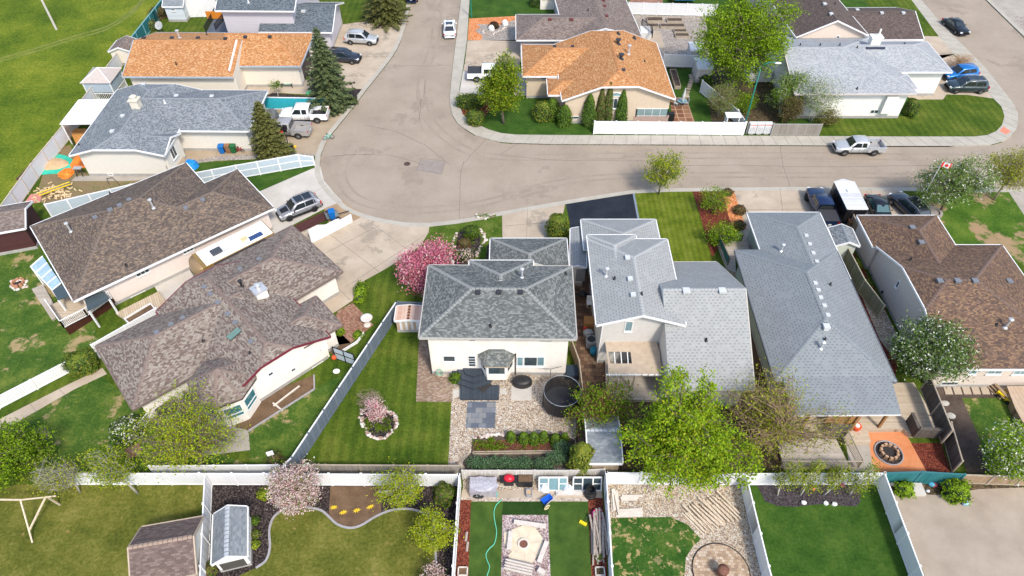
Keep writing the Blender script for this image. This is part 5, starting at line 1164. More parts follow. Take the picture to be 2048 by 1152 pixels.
def dense(name, label, px, py, shape, r, h, mats, n=1500, ls=.10, seed=None, frac=(1,), z0=0.0, cat='shrub', group=None, cone=0, cored=.82, wob=.1, core=None, ground=None, stem=True):
 """clipped or dense evergreen: leaves packed on a wobbly solid of revolution over a dark core"""
 g = ground or G(px, py); R = random.Random(seed if seed is not None else int(px * 3 + py * 5)); t = thing(name, label, cat, (g.x, g.y, 0), 0, group)
 rx, ry = r if hasattr(r, '__len__') else (r, r); ph = [R.uniform(0, 6.28) for _ in range(5)]
 def prof(u):
  if shape == 'col': return (1 - cone * u) * (min(1, (1 - u) * 3.2) ** .55) * min(1, .72 + u * 2.2)
  if shape == 'ball': return math.sqrt(max(0, 1 - (2 * u - 1) ** 2)) if u > .5 else (1 - .35 * (1 - 2 * u) ** 2)
  if shape == 'box': return 1.0 if u < .85 else 1 - ((u - .85) / .15) ** 2 * .35
  return math.sqrt(max(0, 1 - u * u))
 def pt(u, a, k=1.0):
  q = prof(u) * (1 + wob * math.sin(3 * a + ph[0] + 5 * u) + wob * .7 * math.sin(5 * a + ph[1] - 7 * u) + wob * .5 * math.sin(9 * u + ph[2])) * k
  return Vector((rx * q * math.cos(a), ry * q * math.sin(a), z0 + (h - z0) * u))
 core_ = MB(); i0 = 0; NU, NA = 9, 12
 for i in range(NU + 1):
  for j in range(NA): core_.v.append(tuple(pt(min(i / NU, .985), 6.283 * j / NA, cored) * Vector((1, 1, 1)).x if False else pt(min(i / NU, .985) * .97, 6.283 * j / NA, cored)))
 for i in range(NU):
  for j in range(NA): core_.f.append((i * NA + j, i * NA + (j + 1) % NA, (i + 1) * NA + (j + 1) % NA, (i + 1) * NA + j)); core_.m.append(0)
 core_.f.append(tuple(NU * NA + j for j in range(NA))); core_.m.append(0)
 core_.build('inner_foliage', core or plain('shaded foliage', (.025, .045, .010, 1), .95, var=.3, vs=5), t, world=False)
 lb = MB()
 for k in range(n):
  top = R.random() < (.3 if shape == 'box' else .12)
  u = R.random() if not top else R.uniform(.9, 1); a = R.uniform(0, 6.28)
  p = pt(u, a, R.uniform(.84, 1.05)) if not (top and shape == 'box') else Vector((rx * R.uniform(-.95, .95) * .9, ry * R.uniform(-.9, .9), h * R.uniform(.97, 1.03)))
  if u > .97 and not top: p = p * 1
  x = R.random(); mi = 0; a_ = 0
  for q, fr in enumerate(frac):
   a_ += fr
   if x < a_: mi = q; break
  nrm = Vector((math.cos(a) * 1.0, math.sin(a) * 1.0, .5 + 1.2 * (u > .8))) + Vector((R.gauss(0, .5), R.gauss(0, .5), R.gauss(0, .5)))
  nrm.normalize(); A_ = nrm.orthogonal().normalized(); A_ = Matrix.Rotation(R.uniform(0, 6.28), 3, nrm) @ A_; B_ = nrm.cross(A_); s = ls * R.uniform(.6, 1.4)
  lb.poly([p - A_ * s, p + B_ * s * .6, p + A_ * s, p - B_ * s * .6], mi)
 lb.build('foliage', mats, t, world=False); return t
# --- conifers
spruce('tall blue green spruce beside the turquoise fence', 664, 212, 10.4, 3.15, LS, 3, dens=1.6)
spruce('olive spruce in front of the cream garage wall and wheelie bins', 548, 316, 7.6, 2.5, LSY, 5, dens=1.6)
spruce('spruce cut by the top edge of the photo beside the street', 775, 40, 9.5, 3.8, LSY, 8, dens=1.2)
# --- street and garden trees
def lob(*a): return a
tree('maple_tree', 'round green maple on the corner lawn by the silver pickup', 1007, 247, 9.3, [(0, .2, 4.6, 2.75, 2.75, 2.7), (.1, .2, 7.0, 1.7, 1.7, 2.2)], 9500, [LM, LY], .15, .38, 60, tr=.2, frac=(.72, .28))
tree('elm_tree', 'huge green tree at the top of the photo beside the tan stucco house', 1462, 188, 13.5, [(-.4, 0, 6.4, 5.6, 4.6, 4.3), (1.6, 0, 9.6, 4.4, 3.6, 3.2), (-2.6, .5, 9.4, 3.4, 3.0, 2.8), (0, 1, 12, 3, 2.6, 2)], 21000, [LG, LM], .17, .42, 170, tr=.3, frac=(.6, .4), stems=3)
tree('willow_tree', 'small olive willow over the white gate corner', 1436, 236, 4.8, [(0, 0, 2.8, 1.9, 1.7, 1.9)], 3200, [LO, LSP], .09, .32, 40, BARKT, .1, frac=(.6, .4), stems=3, twigs=5)
tree('lilac_tree', 'green leafy tree next to the streetlight', 1560, 232, 6.4, [(-.8, 0, 3.4, 1.9, 1.8, 2.2), (1.5, 0.4, 4.4, 1.5, 1.5, 1.9)], 3400, [LM, LSP], .12, .36, 36, BARKW, .1, frac=(.7, .3), stems=3)
tree('birch_tree', 'sparse white barked birch in front of the white stucco house', 1620, 245, 6.2, [(0.4, 0, 3.9, 2.5, 2.1, 2.1)], 1900, [LSP, LM], .10, .38, 46, BARKW, .11, frac=(.6, .4), stems=3, twigs=6)
tree('ash_tree', 'young yellow green street tree at the lawn edge, alone on the verge', 1317, 388, 5.4, [(0, 0, 3.5, 2.3, 2.1, 1.9)], 2600, [LY, LM], .12, .30, 34, BARK, .1, frac=(.6, .4))
tree('cherry_tree', 'white blossoming tree with a flag in front, beside the right driveways', 1880, 425, 7.2, [(-1.6, 0, 3.7, 2.8, 2.6, 2.3), (1.4, 0, 4.7, 2.5, 2.3, 2.3)], 8500, [LSP, FW, LM], .12, .36, 70, BARK, .16, frac=(.6, .12, .28))
tree('ash_tree', 'yellow green tree with an open crown at the right edge of the photo', 1987, 400, 6.3, [(.3, 0, 4.3, 2.8, 2.4, 2.1)], 3800, [LY, LO], .11, .34, 44, BARKT, .12, frac=(.65, .35), twigs=5)
tree('crab_apple_tree', 'bright pink blossoming tree left of the centre house', 866, 590, 5.3, [(-1.3, .2, 3.1, 1.9, 1.9, 2.3), (.6, .2, 4.3, 1.8, 1.8, 2.1)], 11000, [FP, FPW, LRD], .11, .30, 80, BARKR, .13, frac=(.72, .16, .12), stems=3, twigs=5)
tree('mayday_tree', 'white blossoming round tree between the long grey roof and the brown roof', 1828, 752, 6.2, [(.2, 0, 3.6, 3.1, 2.8, 2.6)], 10500, [LSP, FW, LD], .12, .34, 80, BARK, .16, frac=(.6, .12, .28))
tree('apple_tree', 'round tree with pale blossoms over the raw wood fence at the right edge', 2000, 950, 5.2, [(.1, .2, 3.0, 2.4, 2.1, 2.2)], 7000, [LG, FW, LSP], .11, .30, 60, BARK, .12, frac=(.6, .16, .24))
tree('maple_tree', 'huge bright green maple over the white fence and pebble yard', 1345, 955, 11.4, [(-.6, .2, 4.8, 3.8, 3.2, 2.8), (-.5, 1.2, 9.0, 2.3, 2.1, 2.4), (.6, .9, 6.4, 2.8, 2.4, 2.2), (2.6, -.6, 3.9, 2.8, 2.3, 2.0), (-.2, -1.6, 3.2, 2.4, 1.7, 1.5), (-2.9, .6, 4.6, 1.5, 1.5, 1.6)], 23000, [LG, LM, LY], .14, .29, 200, BARK, .26, frac=(.62, .18, .2), stems=3)
tree('lilac_tree', 'mixed green and reddish shrub tree beside the black trampoline', 1190, 855, 5.0, [(-.8, 0, 2.6, 1.8, 1.7, 2.0), (1.2, .5, 3.1, 1.9, 1.8, 2.0)], 5200, [LM, LG, LRD], .11, .32, 60, BARKR, .1, frac=(.5, .22, .28), stems=4)
tree('ash_tree', 'sparse olive tree with long bare limbs over the grey side deck', 1530, 905, 7.6, [(-1.6, .6, 4.6, 3.0, 2.8, 2.6), (2.2, 0, 3.9, 3.4, 2.6, 2.0), (0, 2.4, 4.6, 2.6, 2.2, 2.2), (-1.6, -1.4, 3.2, 2.2, 1.6, 1.8)], 4400, [LY, LO], .10, .42, 105, plain('brown twig bark', (.25, .17, .11, 1), .9, var=.2, vs=5), .17, frac=(.5, .5), stems=4, twigs=5)
for px_, lb_ in ((1555, 'leftmost white stemmed aspen above the grey mulch bed'), (1601, 'second white stemmed aspen from the left above the grey mulch bed'), (1647, 'third white stemmed aspen from the left above the grey mulch bed'), (1698, 'rightmost white stemmed aspen above the grey mulch bed')):
 tree('aspen_tree', lb_, px_, 991, 4.8, [(.15, .1, 2.2, .85, .75, 1.0), (.35, .15, 3.7, .6, .55, 1.1)], 1000, [LY, LM, LO], .085, .22, 16, BARKW, .055, 'aspens in a row behind the white fence', (.45, .3, .25), lean=(.4, .2))
tree('willow_tree', 'wide yellow green tree with whippy branches beside the taupe house turret', 405, 930, 7.0, [(-1.2, .2, 3.8, 3.0, 2.4, 2.5), (1.4, .2, 4.2, 2.9, 2.4, 2.5), (0, 1.6, 5.2, 2.3, 2.0, 1.9)], 7600, [LY, LG], .10, .34, 120, BARK, .18, frac=(.72, .28), stems=4, twigs=6)
tree('lilac_tree', 'dense deep green tree at the left edge of the photo', 50, 950, 5.3, [(-.6, .2, 2.6, 2.7, 2.3, 2.4), (1.0, .6, 3.0, 2.0, 2.0, 2.0)], 11000, [LG, LM, LD], .11, .30, 90, BARK, .13, frac=(.4, .42, .18), stems=4)
tree('ash_tree', 'thin grey branched tree right of the dense tree, lower left', 160, 985, 4.5, [(-.6, 0, 2.8, 1.8, 1.4, 1.5)], 1500, [LY, LO], .08, .34, 40, plain('silver bark', (.33, .31, .28, 1), .85), .08, frac=(.5, .5), twigs=7)
tree('ash_tree', 'small leaning tree with yellow green leaves before the white fence, lower left', 276, 987, 4.9, [(-1.2, .6, 3.1, 2.0, 1.5, 1.4)], 2300, [LY, LM], .09, .30, 34, MATS['silver bark'], .09, frac=(.6, .4), lean=(-1.2, .6), twigs=5)
tree('crab_apple_tree', 'round pale pink blossoming tree over the white fence', 603, 1010, 4.2, [(0, .2, 2.35, 1.95, 1.85, 1.85)], 8000, [FPW, FW, LRD, LM], .085, .22, 70, BARKR, .11, frac=(.62, .12, .12, .14))
tree('elm_tree', 'small yellow green tree behind the yellow flower ornaments', 803, 1003, 4.2, [(0, .1, 2.5, 1.7, 1.5, 1.5)], 3300, [LY, LG], .09, .26, 40, MATS['silver bark'], .09, frac=(.8, .2), twigs=5)
tree('maple_tree', 'small yellow green tree at the right end of the mulched yard', 874, 1100, 3.9, [(.05, .3, 2.7, 1.4, 1.4, 1.25)], 3400, [LY, LG], .095, .22, 36, MATS['silver bark'], .07, frac=(.85, .15))
tree('crab_apple_tree', 'pale blossoming bush cut by the bottom edge of the photo', 868, 1172, 2.2, [(0, 0, 1.3, 1.0, .9, .9)], 1500, [FPW, LRD, LM], .08, .2, 20, BARKR, .06, frac=(.7, .15, .15))
tree('plum_tree', 'small pale pink blossoming tree on the stone ringed island bed', 757, 847, 3.4, [(0, 0, 2.0, .8, .75, 1.4)], 1250, [FPW, FP, LRD], .08, .18, 30, BARKR, .06, frac=(.8, .1, .1))
tree('bare_shrub', 'leafless twiggy shrub behind the blossoming island tree', 752, 822, 2.9, [(-.3, 0, 1.7, 1.2, .9, 1.2)], 60, [LRD], .05, .2, 60, BARKT, .035, cat='shrub', stems=6, twigs=5, frac=(1,))
tree('young_tree', 'slender young tree in the bed behind the turquoise fence', 557, 195, 2.6, [(0, 0, 1.9, .6, .6, .6)], 260, [LM], .11, .2, 8, BARKW, .035)
tree('serviceberry_shrub', 'open leafy shrub in the red mulch bed near the road', 1425, 425, 3.4, [(0, 0, 1.9, 1.5, 1.3, 1.5)], 1700, [LM, LG], .10, .28, 24, BARK, .05, cat='shrub', stems=4, frac=(.6, .4))
tree('serviceberry_shrub', 'leafy shrub at the corner of the grey wooden deck', 1445, 490, 2.9, [(-.3, 0, 1.5, 1.8, 1.2, 1.3)], 2300, [LM, LG], .10, .26, 28, BARK, .05, cat='shrub', stems=4, frac=(.55, .45))
tree('elm_tree', 'green tree beyond the umber roof at the top right', 1550, 20, 6, [(0, 0, 3.2, 2.2, 2, 2.2)], 1600, [LG, LY], .16, .4, 20, BARK, .1, frac=(.5, .5))
tree('caragana_shrub', 'twiggy tan bush beside the blue car', 1912, 137, 2.4, [(0, 0, 1.2, 2.1, 1.2, 1.1)], 500, [LRD, LO], .06, .25, 70, plain('straw twigs', (.42, .28, .17, 1), .9), .04, cat='shrub', stems=6, twigs=7, frac=(.6, .4))
tree('juniper_tree', 'brown green juniper behind the grey picket fence', 1572, 247, 4.0, [(0, 0, 2.0, 1.5, 1.1, 1.8)], 4200, [LBR], .09, .22, 40, BARK, .08)
tree('apple_tree', 'low green shrub under the birch', 1648, 252, 2.6, [(0, 0, 1.3, 1.6, 1.0, 1.1)], 1600, [LBR, LO], .09, .26, 24, BARK, .05, cat='shrub', frac=(.5, .5))
tree('lilac_shrub', 'green shrub inside the fenced corner by the streetlight', 1485, 225, 2.8, [(0, 0, 1.5, 1.5, 1.1, 1.2)], 1500, [LM, LG], .11, .28, 22, BARK, .05, cat='shrub', frac=(.6, .4))
# --- hedges, cedars and bushes
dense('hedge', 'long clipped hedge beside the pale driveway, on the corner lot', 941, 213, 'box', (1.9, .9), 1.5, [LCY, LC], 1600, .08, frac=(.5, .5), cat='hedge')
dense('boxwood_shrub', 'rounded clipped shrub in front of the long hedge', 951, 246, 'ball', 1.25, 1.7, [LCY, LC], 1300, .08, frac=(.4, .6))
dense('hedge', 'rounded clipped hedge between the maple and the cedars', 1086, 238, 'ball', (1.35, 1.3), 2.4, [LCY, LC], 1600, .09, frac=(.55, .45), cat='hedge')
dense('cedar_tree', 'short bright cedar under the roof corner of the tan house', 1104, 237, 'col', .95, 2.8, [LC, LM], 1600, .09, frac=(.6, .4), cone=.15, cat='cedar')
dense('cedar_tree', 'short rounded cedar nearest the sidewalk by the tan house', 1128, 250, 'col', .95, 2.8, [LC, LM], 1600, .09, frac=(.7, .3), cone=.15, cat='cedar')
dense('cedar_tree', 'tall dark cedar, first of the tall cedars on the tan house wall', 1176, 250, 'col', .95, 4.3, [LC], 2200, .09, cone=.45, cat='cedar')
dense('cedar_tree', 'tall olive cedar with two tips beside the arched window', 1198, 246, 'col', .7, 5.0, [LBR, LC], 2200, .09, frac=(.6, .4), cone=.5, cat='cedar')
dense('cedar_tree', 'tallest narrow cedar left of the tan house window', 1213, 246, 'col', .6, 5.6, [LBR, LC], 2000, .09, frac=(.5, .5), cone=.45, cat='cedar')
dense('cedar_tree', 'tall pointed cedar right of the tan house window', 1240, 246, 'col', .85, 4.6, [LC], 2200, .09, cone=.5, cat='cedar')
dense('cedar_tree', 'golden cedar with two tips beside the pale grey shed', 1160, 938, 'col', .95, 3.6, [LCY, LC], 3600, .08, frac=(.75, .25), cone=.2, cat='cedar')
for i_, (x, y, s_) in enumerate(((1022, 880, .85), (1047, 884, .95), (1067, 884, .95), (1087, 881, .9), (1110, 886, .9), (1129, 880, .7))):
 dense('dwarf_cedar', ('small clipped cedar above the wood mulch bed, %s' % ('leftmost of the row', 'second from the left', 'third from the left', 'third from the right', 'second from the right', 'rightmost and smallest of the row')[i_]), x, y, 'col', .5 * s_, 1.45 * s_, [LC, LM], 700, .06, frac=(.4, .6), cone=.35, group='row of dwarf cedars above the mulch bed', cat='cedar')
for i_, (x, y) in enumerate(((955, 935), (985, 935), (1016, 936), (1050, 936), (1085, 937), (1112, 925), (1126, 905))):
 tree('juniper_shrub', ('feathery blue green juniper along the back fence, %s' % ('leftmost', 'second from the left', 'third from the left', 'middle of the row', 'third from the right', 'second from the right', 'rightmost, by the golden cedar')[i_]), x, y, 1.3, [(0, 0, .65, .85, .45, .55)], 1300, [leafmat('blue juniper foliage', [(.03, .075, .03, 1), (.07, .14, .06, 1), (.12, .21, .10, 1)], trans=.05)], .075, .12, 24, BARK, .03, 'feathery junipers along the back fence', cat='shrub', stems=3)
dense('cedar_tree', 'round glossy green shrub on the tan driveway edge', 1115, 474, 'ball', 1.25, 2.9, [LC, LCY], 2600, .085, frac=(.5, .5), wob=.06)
dense('cotoneaster_shrub', 'dark green rounded shrub beside the concrete path', 172, 738, 'ball', (1.35, 1.2), 2.0, [LC, LCY], 2600, .08, frac=(.6, .4))
dense('viburnum_shrub', 'shrub with white flower heads at the corner of the taupe house', 262, 868, 'ball', (1.25, 1.2), 1.6, [LD, FW, LM], 1900, .085, frac=(.5, .25, .25), wob=.12)
dense('hydrangea_shrub', 'small pink shrub among the island bed shrubs on the front lawn', 932, 518, 'ball', .8, 1.2, [LD, FPW], 700, .08, frac=(.55, .45))
dense('potentilla_shrub', 'dull green round shrub at the top of the front lawn bed', 943, 472, 'ball', .85, 1.2, [LM, LD], 900, .07, frac=(.4, .6))
dense('barberry_shrub', 'reddish brown round shrub in the front lawn bed', 929, 492, 'ball', .7, .8, [LBR, LRD], 600, .07, frac=(.6, .4))
dense('spirea_shrub', 'olive round shrub at the bottom of the front lawn bed', 920, 515, 'ball', .6, .8, [LBR, LM], 500, .07, frac=(.5, .5))
dense('currant_shrub', 'bright green pair of shrubs by the driveway corner', 722, 590, 'ball', (.6, 1.3), 1.0, [LG, LM], 1100, .08, frac=(.5, .5), wob=.15)
dense('peony_shrub', 'green shrub at the top of the soil bed beside the brick patio', 681, 667, 'ball', .45, .7, [LM, LG], 400, .07, frac=(.5, .5))
dense('peony_shrub', 'green shrub at the bottom of the soil bed beside the brick patio', 717, 673, 'ball', .45, .55, [LM, LG], 400, .07, frac=(.5, .5))
dense('peony_shrub', 'bushy green plant beside the black deck steps', 912, 762, 'ball', .5, .9, [LM, LD], 700, .07, frac=(.6, .4), wob=.15)
dense('grass_clump', 'lime green clump in the dark mulch left of the pink tree', 530, 990, 'ball', .55, .5, [LY, LM], 500, .07, frac=(.5, .5), cat='plant')
dense('currant_shrub', 'dull green shrub in the right corner of the mulched yard', 890, 995, 'ball', .85, 1.3, [LD, LBR, LM], 1300, .08, frac=(.4, .3, .3), wob=.15)
dense('potentilla_shrub', 'green clump in the mulch right of the grey shed, uppermost', 511, 1043, 'ball', .35, .4, [LD, LM], 260, .06, frac=(.5, .5))
dense('potentilla_shrub', 'yellowish clump in the mulch right of the grey shed, middle', 512, 1070, 'ball', .38, .4, [LM, LBR], 260, .06, frac=(.5, .5))
dense('potentilla_shrub', 'yellow green clump in the mulch right of the grey shed, lowest', 511, 1090, 'ball', .36, .4, [LY, LM], 260, .06, frac=(.5, .5))
dense('rose_shrub', 'reddish green shrub in front of the grey shed door', 424, 1143, 'ball', .55, .8, [LBR, LRD, LM], 600, .07, frac=(.4, .3, .3), wob=.2)
dense('hedge', 'dark shrub row at the corner of the white stucco house', 1818, 228, 'ball', (.9, 1.2), 2.0, [LC, LM, LBR], 1300, .09, frac=(.5, .3, .2), wob=.15, cat='hedge')
dense('chokecherry_shrub', 'bright green sapling at the lane fence by the concrete block', 1804, 985, 'ball', .65, 1.1, [LG, LM], 700, .09, frac=(.6, .4), wob=.25)
dense('chokecherry_shrub', 'bright green sapling at the lane fence further right', 1905, 990, 'ball', .95, 1.5, [LG, LM], 1000, .09, frac=(.6, .4), wob=.25)
dense('barberry_shrub', 'brown round bush in the orange shale by the driveway', 1478, 425, 'ball', .7, .8, [LBR, LRD], 600, .07, frac=(.5, .5))
dense('barberry_shrub', 'brown bush at the far end of the orange shale', 1455, 388, 'ball', .6, .6, [LBR, LRD], 400, .07, frac=(.5, .5))
dense('barberry_shrub', 'brown bush at the near end of the orange shale', 1478, 455, 'ball', .6, .8, [LBR, LRD], 500, .07, frac=(.6, .4))
dense('barberry_shrub', 'dark maroon bush between white rocks in the orange shale bed', 988, 56, 'ball', .75, .9, [leafmat('maroon leaves', [(.05, .015, .015, 1), (.09, .03, .02, 1)])], 700, .07)
dense('spruce_shrub', 'dark low shrub by the wooden steps at the top of the photo', 1075, 10, 'ball', 1.4, 1.6, [LC, LD], 900, .09, frac=(.5, .5))
dense('rose_shrub', 'reddish bush against the teal fence, top left', 322, 33, 'ball', (1.4, 1.8), 1.5, [LRD, LBR], 900, .09, frac=(.6, .4), wob=.2)
dense('rose_shrub', 'grey green bush against the teal fence, nearest the orange roof', 303, 58, 'ball', (1.2, 1.2), 1.3, [LBR, LSP], 700, .09, frac=(.6, .4), wob=.2)
dense('potentilla_shrub', 'small shrub below the lamp in the spruce bed', 706, 205, 'ball', .7, .6, [LD, LBR], 500, .07, frac=(.6, .4))
dense('pear_shrub', 'green bush at the mulch edge behind the stepping stones', 1410, 170, 'ball', .9, 1.3, [LD, LM], 700, .09, frac=(.5, .5))
dense('currant_shrub', 'green clump on the dark soil behind the mossy fence, upper', 1708, 532, 'ball', .6, .8, [LM, LY], 450, .08, frac=(.5, .5), wob=.2)
dense('currant_shrub', 'green clump on the dark soil behind the mossy fence, lower', 1727, 572, 'ball', .6, .8, [LM, LO], 450, .08, frac=(.5, .5), wob=.2)
dense('rose_shrub', 'low twiggy bush beside the leaning target board', 552, 925, 'ball', .7, .8, [LBR, LRD, LM], 500, .07, frac=(.4, .3, .3), wob=.25)
# ================================================================ VEHICLES (local axes: +x is the front, z up)
TYRE = plain('tyre rubber', (.018, .018, .019, 1), .85, var=.1); RIM = plain('alloy rim', (.45, .46, .47, 1), .3, .7, var=.1); RIMD = plain('black rim', (.03, .03, .032, 1), .4, .3)
CGL = plain('car glass', (.015, .02, .022, 1), .04, var=0, spec=.9, coat=.3); CGT = plain('teal car glass', (.03, .10, .11, 1), .05, var=0, spec=.9, coat=.3)
LRED = plain('tail light red', (.45, .01, .012, 1), .2, spec=.8); LWH = plain('headlight lens', (.62, .64, .66, 1), .12, spec=.8); LAMB = plain('amber lens', (.7, .22, .02, 1), .2)
UND = plain('underbody', (.012, .012, .013, 1), .9, var=0); PLATE = plain('number plate', (.6, .6, .58, 1), .5)
def paint(n, c, met=.35): return plain(n, c, .3, met, var=.03, vs=2, spec=.5, coat=.6)
def loft(st, y_of, mb, mi=0):
 """st: stations (x, [(y, z), ...]) half section from sill to centreline; mirrored"""
 R_ = []
 for x, sec in st:
  ring = [(x, y, z) for y, z in sec] + [(x, -y, z) for y, z in reversed(sec[:-1])]
  R_.append(ring)
 n = len(R_[0]); i0 = len(mb.v)
 for r in R_: mb.v += r
 for k in range(len(R_) - 1):
  for j in range(n - 1):
   a = i0 + k * n + j; mb.f.append((a, a + 1, a + n + 1, a + n)); mb.m.append(mi)
 mb.f.append(tuple(range(i0, i0 + n))); mb.m.append(mi)
 e = i0 + (len(R_) - 1) * n; mb.f.append(tuple(range(e + n - 1, e - 1, -1))); mb.m.append(mi)
def car(name, label, cat, front, rear, pnt, kind='suv', L=4.6, W=1.86, H=1.7, glass=CGL, rim=RIM, roofglass=False, rails=False, cover=None, bed=None, clad=False, hoodm=None, group=None, z=0.0, lights=True, hub=None):
 f, r = G(*front), G(*rear); d = (f - r); rz = math.atan2(d.y, d.x); c = (f + r) / 2
 t = thing(name, label, cat, (c.x, c.y, z), rz, group)
 h = L / 2; w = W / 2; pick = kind in ('pickup', 'ext')
 zb = .30 if not pick else .42; belt = {'suv': 1.02, 'sedan': .92, 'pickup': 1.22, 'ext': 1.12}[kind] * (H / {'suv': 1.7, 'sedan': 1.45, 'pickup': 1.9, 'ext': 1.8}[kind])
 hood = belt - .06; R = .345 if not pick else .40
 wx = h - (.92 if not pick else 1.0); wr = -h + (.95 if not pick else 1.25)
 sec = lambda wid, top, crown, zb_=zb: [(wid * .86, zb_), (wid * .97, zb_ + .12), (wid, (zb_ + top) * .52), (wid * .985, top - .16), (wid * .93, top - .04), (wid * .80, top), (0, top + crown)]
 b = MB()
 # greenhouse stations
 if kind == 'suv': g = dict(f0=h - 1.25, f1=h - 1.98, r1=-h + .55, r0=-h + .12)
 elif kind == 'sedan': g = dict(f0=h - 1.35, f1=h - 2.15, r1=-h + 1.35, r0=-h + .62)
 elif kind == 'pickup': g = dict(f0=h - 1.55, f1=h - 2.2, r1=-h + 2.05, r0=-h + 1.93)
 else: g = dict(f0=h - 1.45, f1=h - 2.05, r1=-h + 2.25, r0=-h + 2.12)
 be = g['r0'] - .05
 st = [(h, sec(w * .70, zb + .34, .01, zb + .06)), (h - .05, sec(w * .84, hood - .22, .02, zb + .02)), (h - .22, sec(w * .93, hood - .10, .03)), (h - .6, sec(w * .98, hood - .03, .04)), (g['f0'], sec(w, belt, .03))]
 if not pick: st += [(0, sec(w, belt + .01, .0)), (g['r0'] + .4, sec(w, belt + .03, 0)), (-h + .30, sec(w * .96, belt + (.02 if kind == 'suv' else -.02), 0)), (-h + .08, sec(w * .90, belt - .10, 0)), (-h, sec(w * .80, belt - .25, 0, zb + .08))]
 else: st += [(0, sec(w, belt, 0)), (be, sec(w, belt, 0))]
 loft(st, None, b); body = b.build('body', pnt, t, False, world=False)
 me = body.data
 for p in me.polygons: p.use_smooth = True
 ld = MB(); ld.box((0, 0, zb + .02), (L * .96, W * .84, .12)); ld.build('underbody', UND, t, world=False)
 # cabin
 zt = H; ww = w * .93; wt = w * (.74 if kind != 'pickup' else .76)
 cb = MB()
 def csec(wb_, wt_, z0, z1): return [(wb_, z0), (wt_ + (wb_ - wt_) * .12, z1 - .07), (wt_ * .93, z1 - .01), (0, z1 + .03)]
 B0 = belt - .03
 ring = lambda x, a, zt_: [(x, y, z_) for y, z_ in a]
 cs = [(g['f0'], [(ww * .94, B0), (ww * .93, B0 + .01), (ww * .86, B0 + .02), (0, B0 + .04)]), (g['f1'], csec(ww, wt, B0, zt - .02)), ((g['f1'] + g['r1']) / 2, csec(ww, wt * 1.01, B0, zt)), (g['r1'], csec(ww, wt * .97, B0, zt - .03)), (g['r0'], [(ww * .93, B0), (ww * .92, B0 + .01), (ww * .84, B0 + .02), (0, B0 + .03)] if kind == 'sedan' else [(ww * .97, B0), (ww * .95, B0 + .02), (wt * 1.06, B0 + .04), (0, B0 + .05)] if not pick else [(ww * .98, B0), (wt * 1.04, zt - .12), (wt * .92, zt - .09), (0, zt - .07)])]
 loft(cs, None, cb); cab = cb.build('cabin', pnt, t, True, world=False)
 # glass: windscreen, rear window, sides, each a hair proud of the cabin
 def gp(P, nm, m=None, off=.012):
  P = [Vector(p) for p in P]; n = (P[1] - P[0]).cross(P[2] - P[0]).normalized()
  cc = sum(P, Vector()) / len(P)
  if n.dot(cc - Vector((0, 0, belt - .1))) < 0: n = -n
  MB().poly([p + n * off for p in P]).build(nm, m or glass, t, world=False)
 s = lambda a, b_, k: a + (b_ - a) * k
 F0, F1, R1, R0 = g['f0'], g['f1'], g['r1'], g['r0']
 zc = lambda k: s(B0 + .04, zt - .05, k)
 gp([(s(F0, F1, .06), ww * .80, zc(.06)), (s(F0, F1, .06), -ww * .80, zc(.06)), (s(F0, F1, .93), -wt * .84, zc(.95)), (s(F0, F1, .93), wt * .84, zc(.95))], 'windscreen', off=.028)
 if pick: gp([(R0 - .01, ww * .80, B0 + .12), (R0 - .01, -ww * .80, B0 + .12), (s(R0, R1, .3) - .05, -wt * .78, zt - .17), (s(R0, R1, .3) - .05, wt * .78, zt - .17)], 'rear_window', off=.02)
 else: gp([(s(R0, R1, .10), ww * .76, zc(.10)), (s(R0, R1, .10), -ww * .76, zc(.10)), (s(R0, R1, .9), -wt * .80, zc(.93)), (s(R0, R1, .9), wt * .80, zc(.93))], 'rear_window', off=.03)
 for sd in (1, -1):
  xs = [(F1 - .0, R1)]; zlo = B0 + .07; zhi = zt - .13; yy = lambda z_: sd * (s(ww, wt + (ww - wt) * .12, (z_ - B0) / (zt - .07 - B0)) + .004)
  mid = (F1 + R1) / 2 + .15; rr = R1 + (.08 if kind != 'suv' else .02); ff = s(F0, F1, .35)
  if kind == 'suv': seg = [[(ff, zlo), (mid + .04, zlo), (mid + .04, zhi), (F1 - .10, zhi)], [(mid - .04, zlo), (mid - .92, zlo), (mid - .92, zhi), (mid - .04, zhi)], [(mid - 1.0, zlo), (rr + .05, zlo + .04), (rr + .12, zhi - .06), (mid - 1.0, zhi)]]
  elif kind == 'sedan': seg = [[(ff, zlo), (mid + .04, zlo), (mid + .04, zhi), (F1 - .10, zhi)], [(mid - .04, zlo), (s(R0, R1, .45), zlo), (R1 + .05, zhi), (mid - .04, zhi)]]
  elif kind == 'pickup': seg = [[(ff, zlo), (mid + .04, zlo), (mid + .04, zhi), (F1 - .10, zhi)], [(mid - .04, zlo), (R1 + .12, zlo), (R1 + .15, zhi), (mid - .04, zhi)]]
  else: seg = [[(ff, zlo), (mid - .10, zlo), (mid - .10, zhi), (F1 - .10, zhi)], [(mid - .22, zlo), (R1 + .12, zlo), (R1 + .15, zhi), (mid - .22, zhi)]]
  for q in seg: gp([(x, yy(z_), z_) for x, z_ in q], 'side_window', off=.016)
  m_ = MB(); m_.blob((s(F0, F1, .45), sd * (w + .10), belt + .06), (.09, .11, .07), .02, 8, 5); m_.build('wing_mirror', pnt if not clad else BLACK, t, True, world=False)
  dl = MB()                                        # door seams and handles
  for x in (F0 - .22, mid, (mid - .95) if kind in ('suv', 'pickup') and not kind == 'ext' else mid - .5):
   dl.box((x, sd * (w * .992), (zb + belt) / 2 + .03), (.014, .02, (belt - zb) * .72))
  dl.build('door_seam', UND, t, world=False)
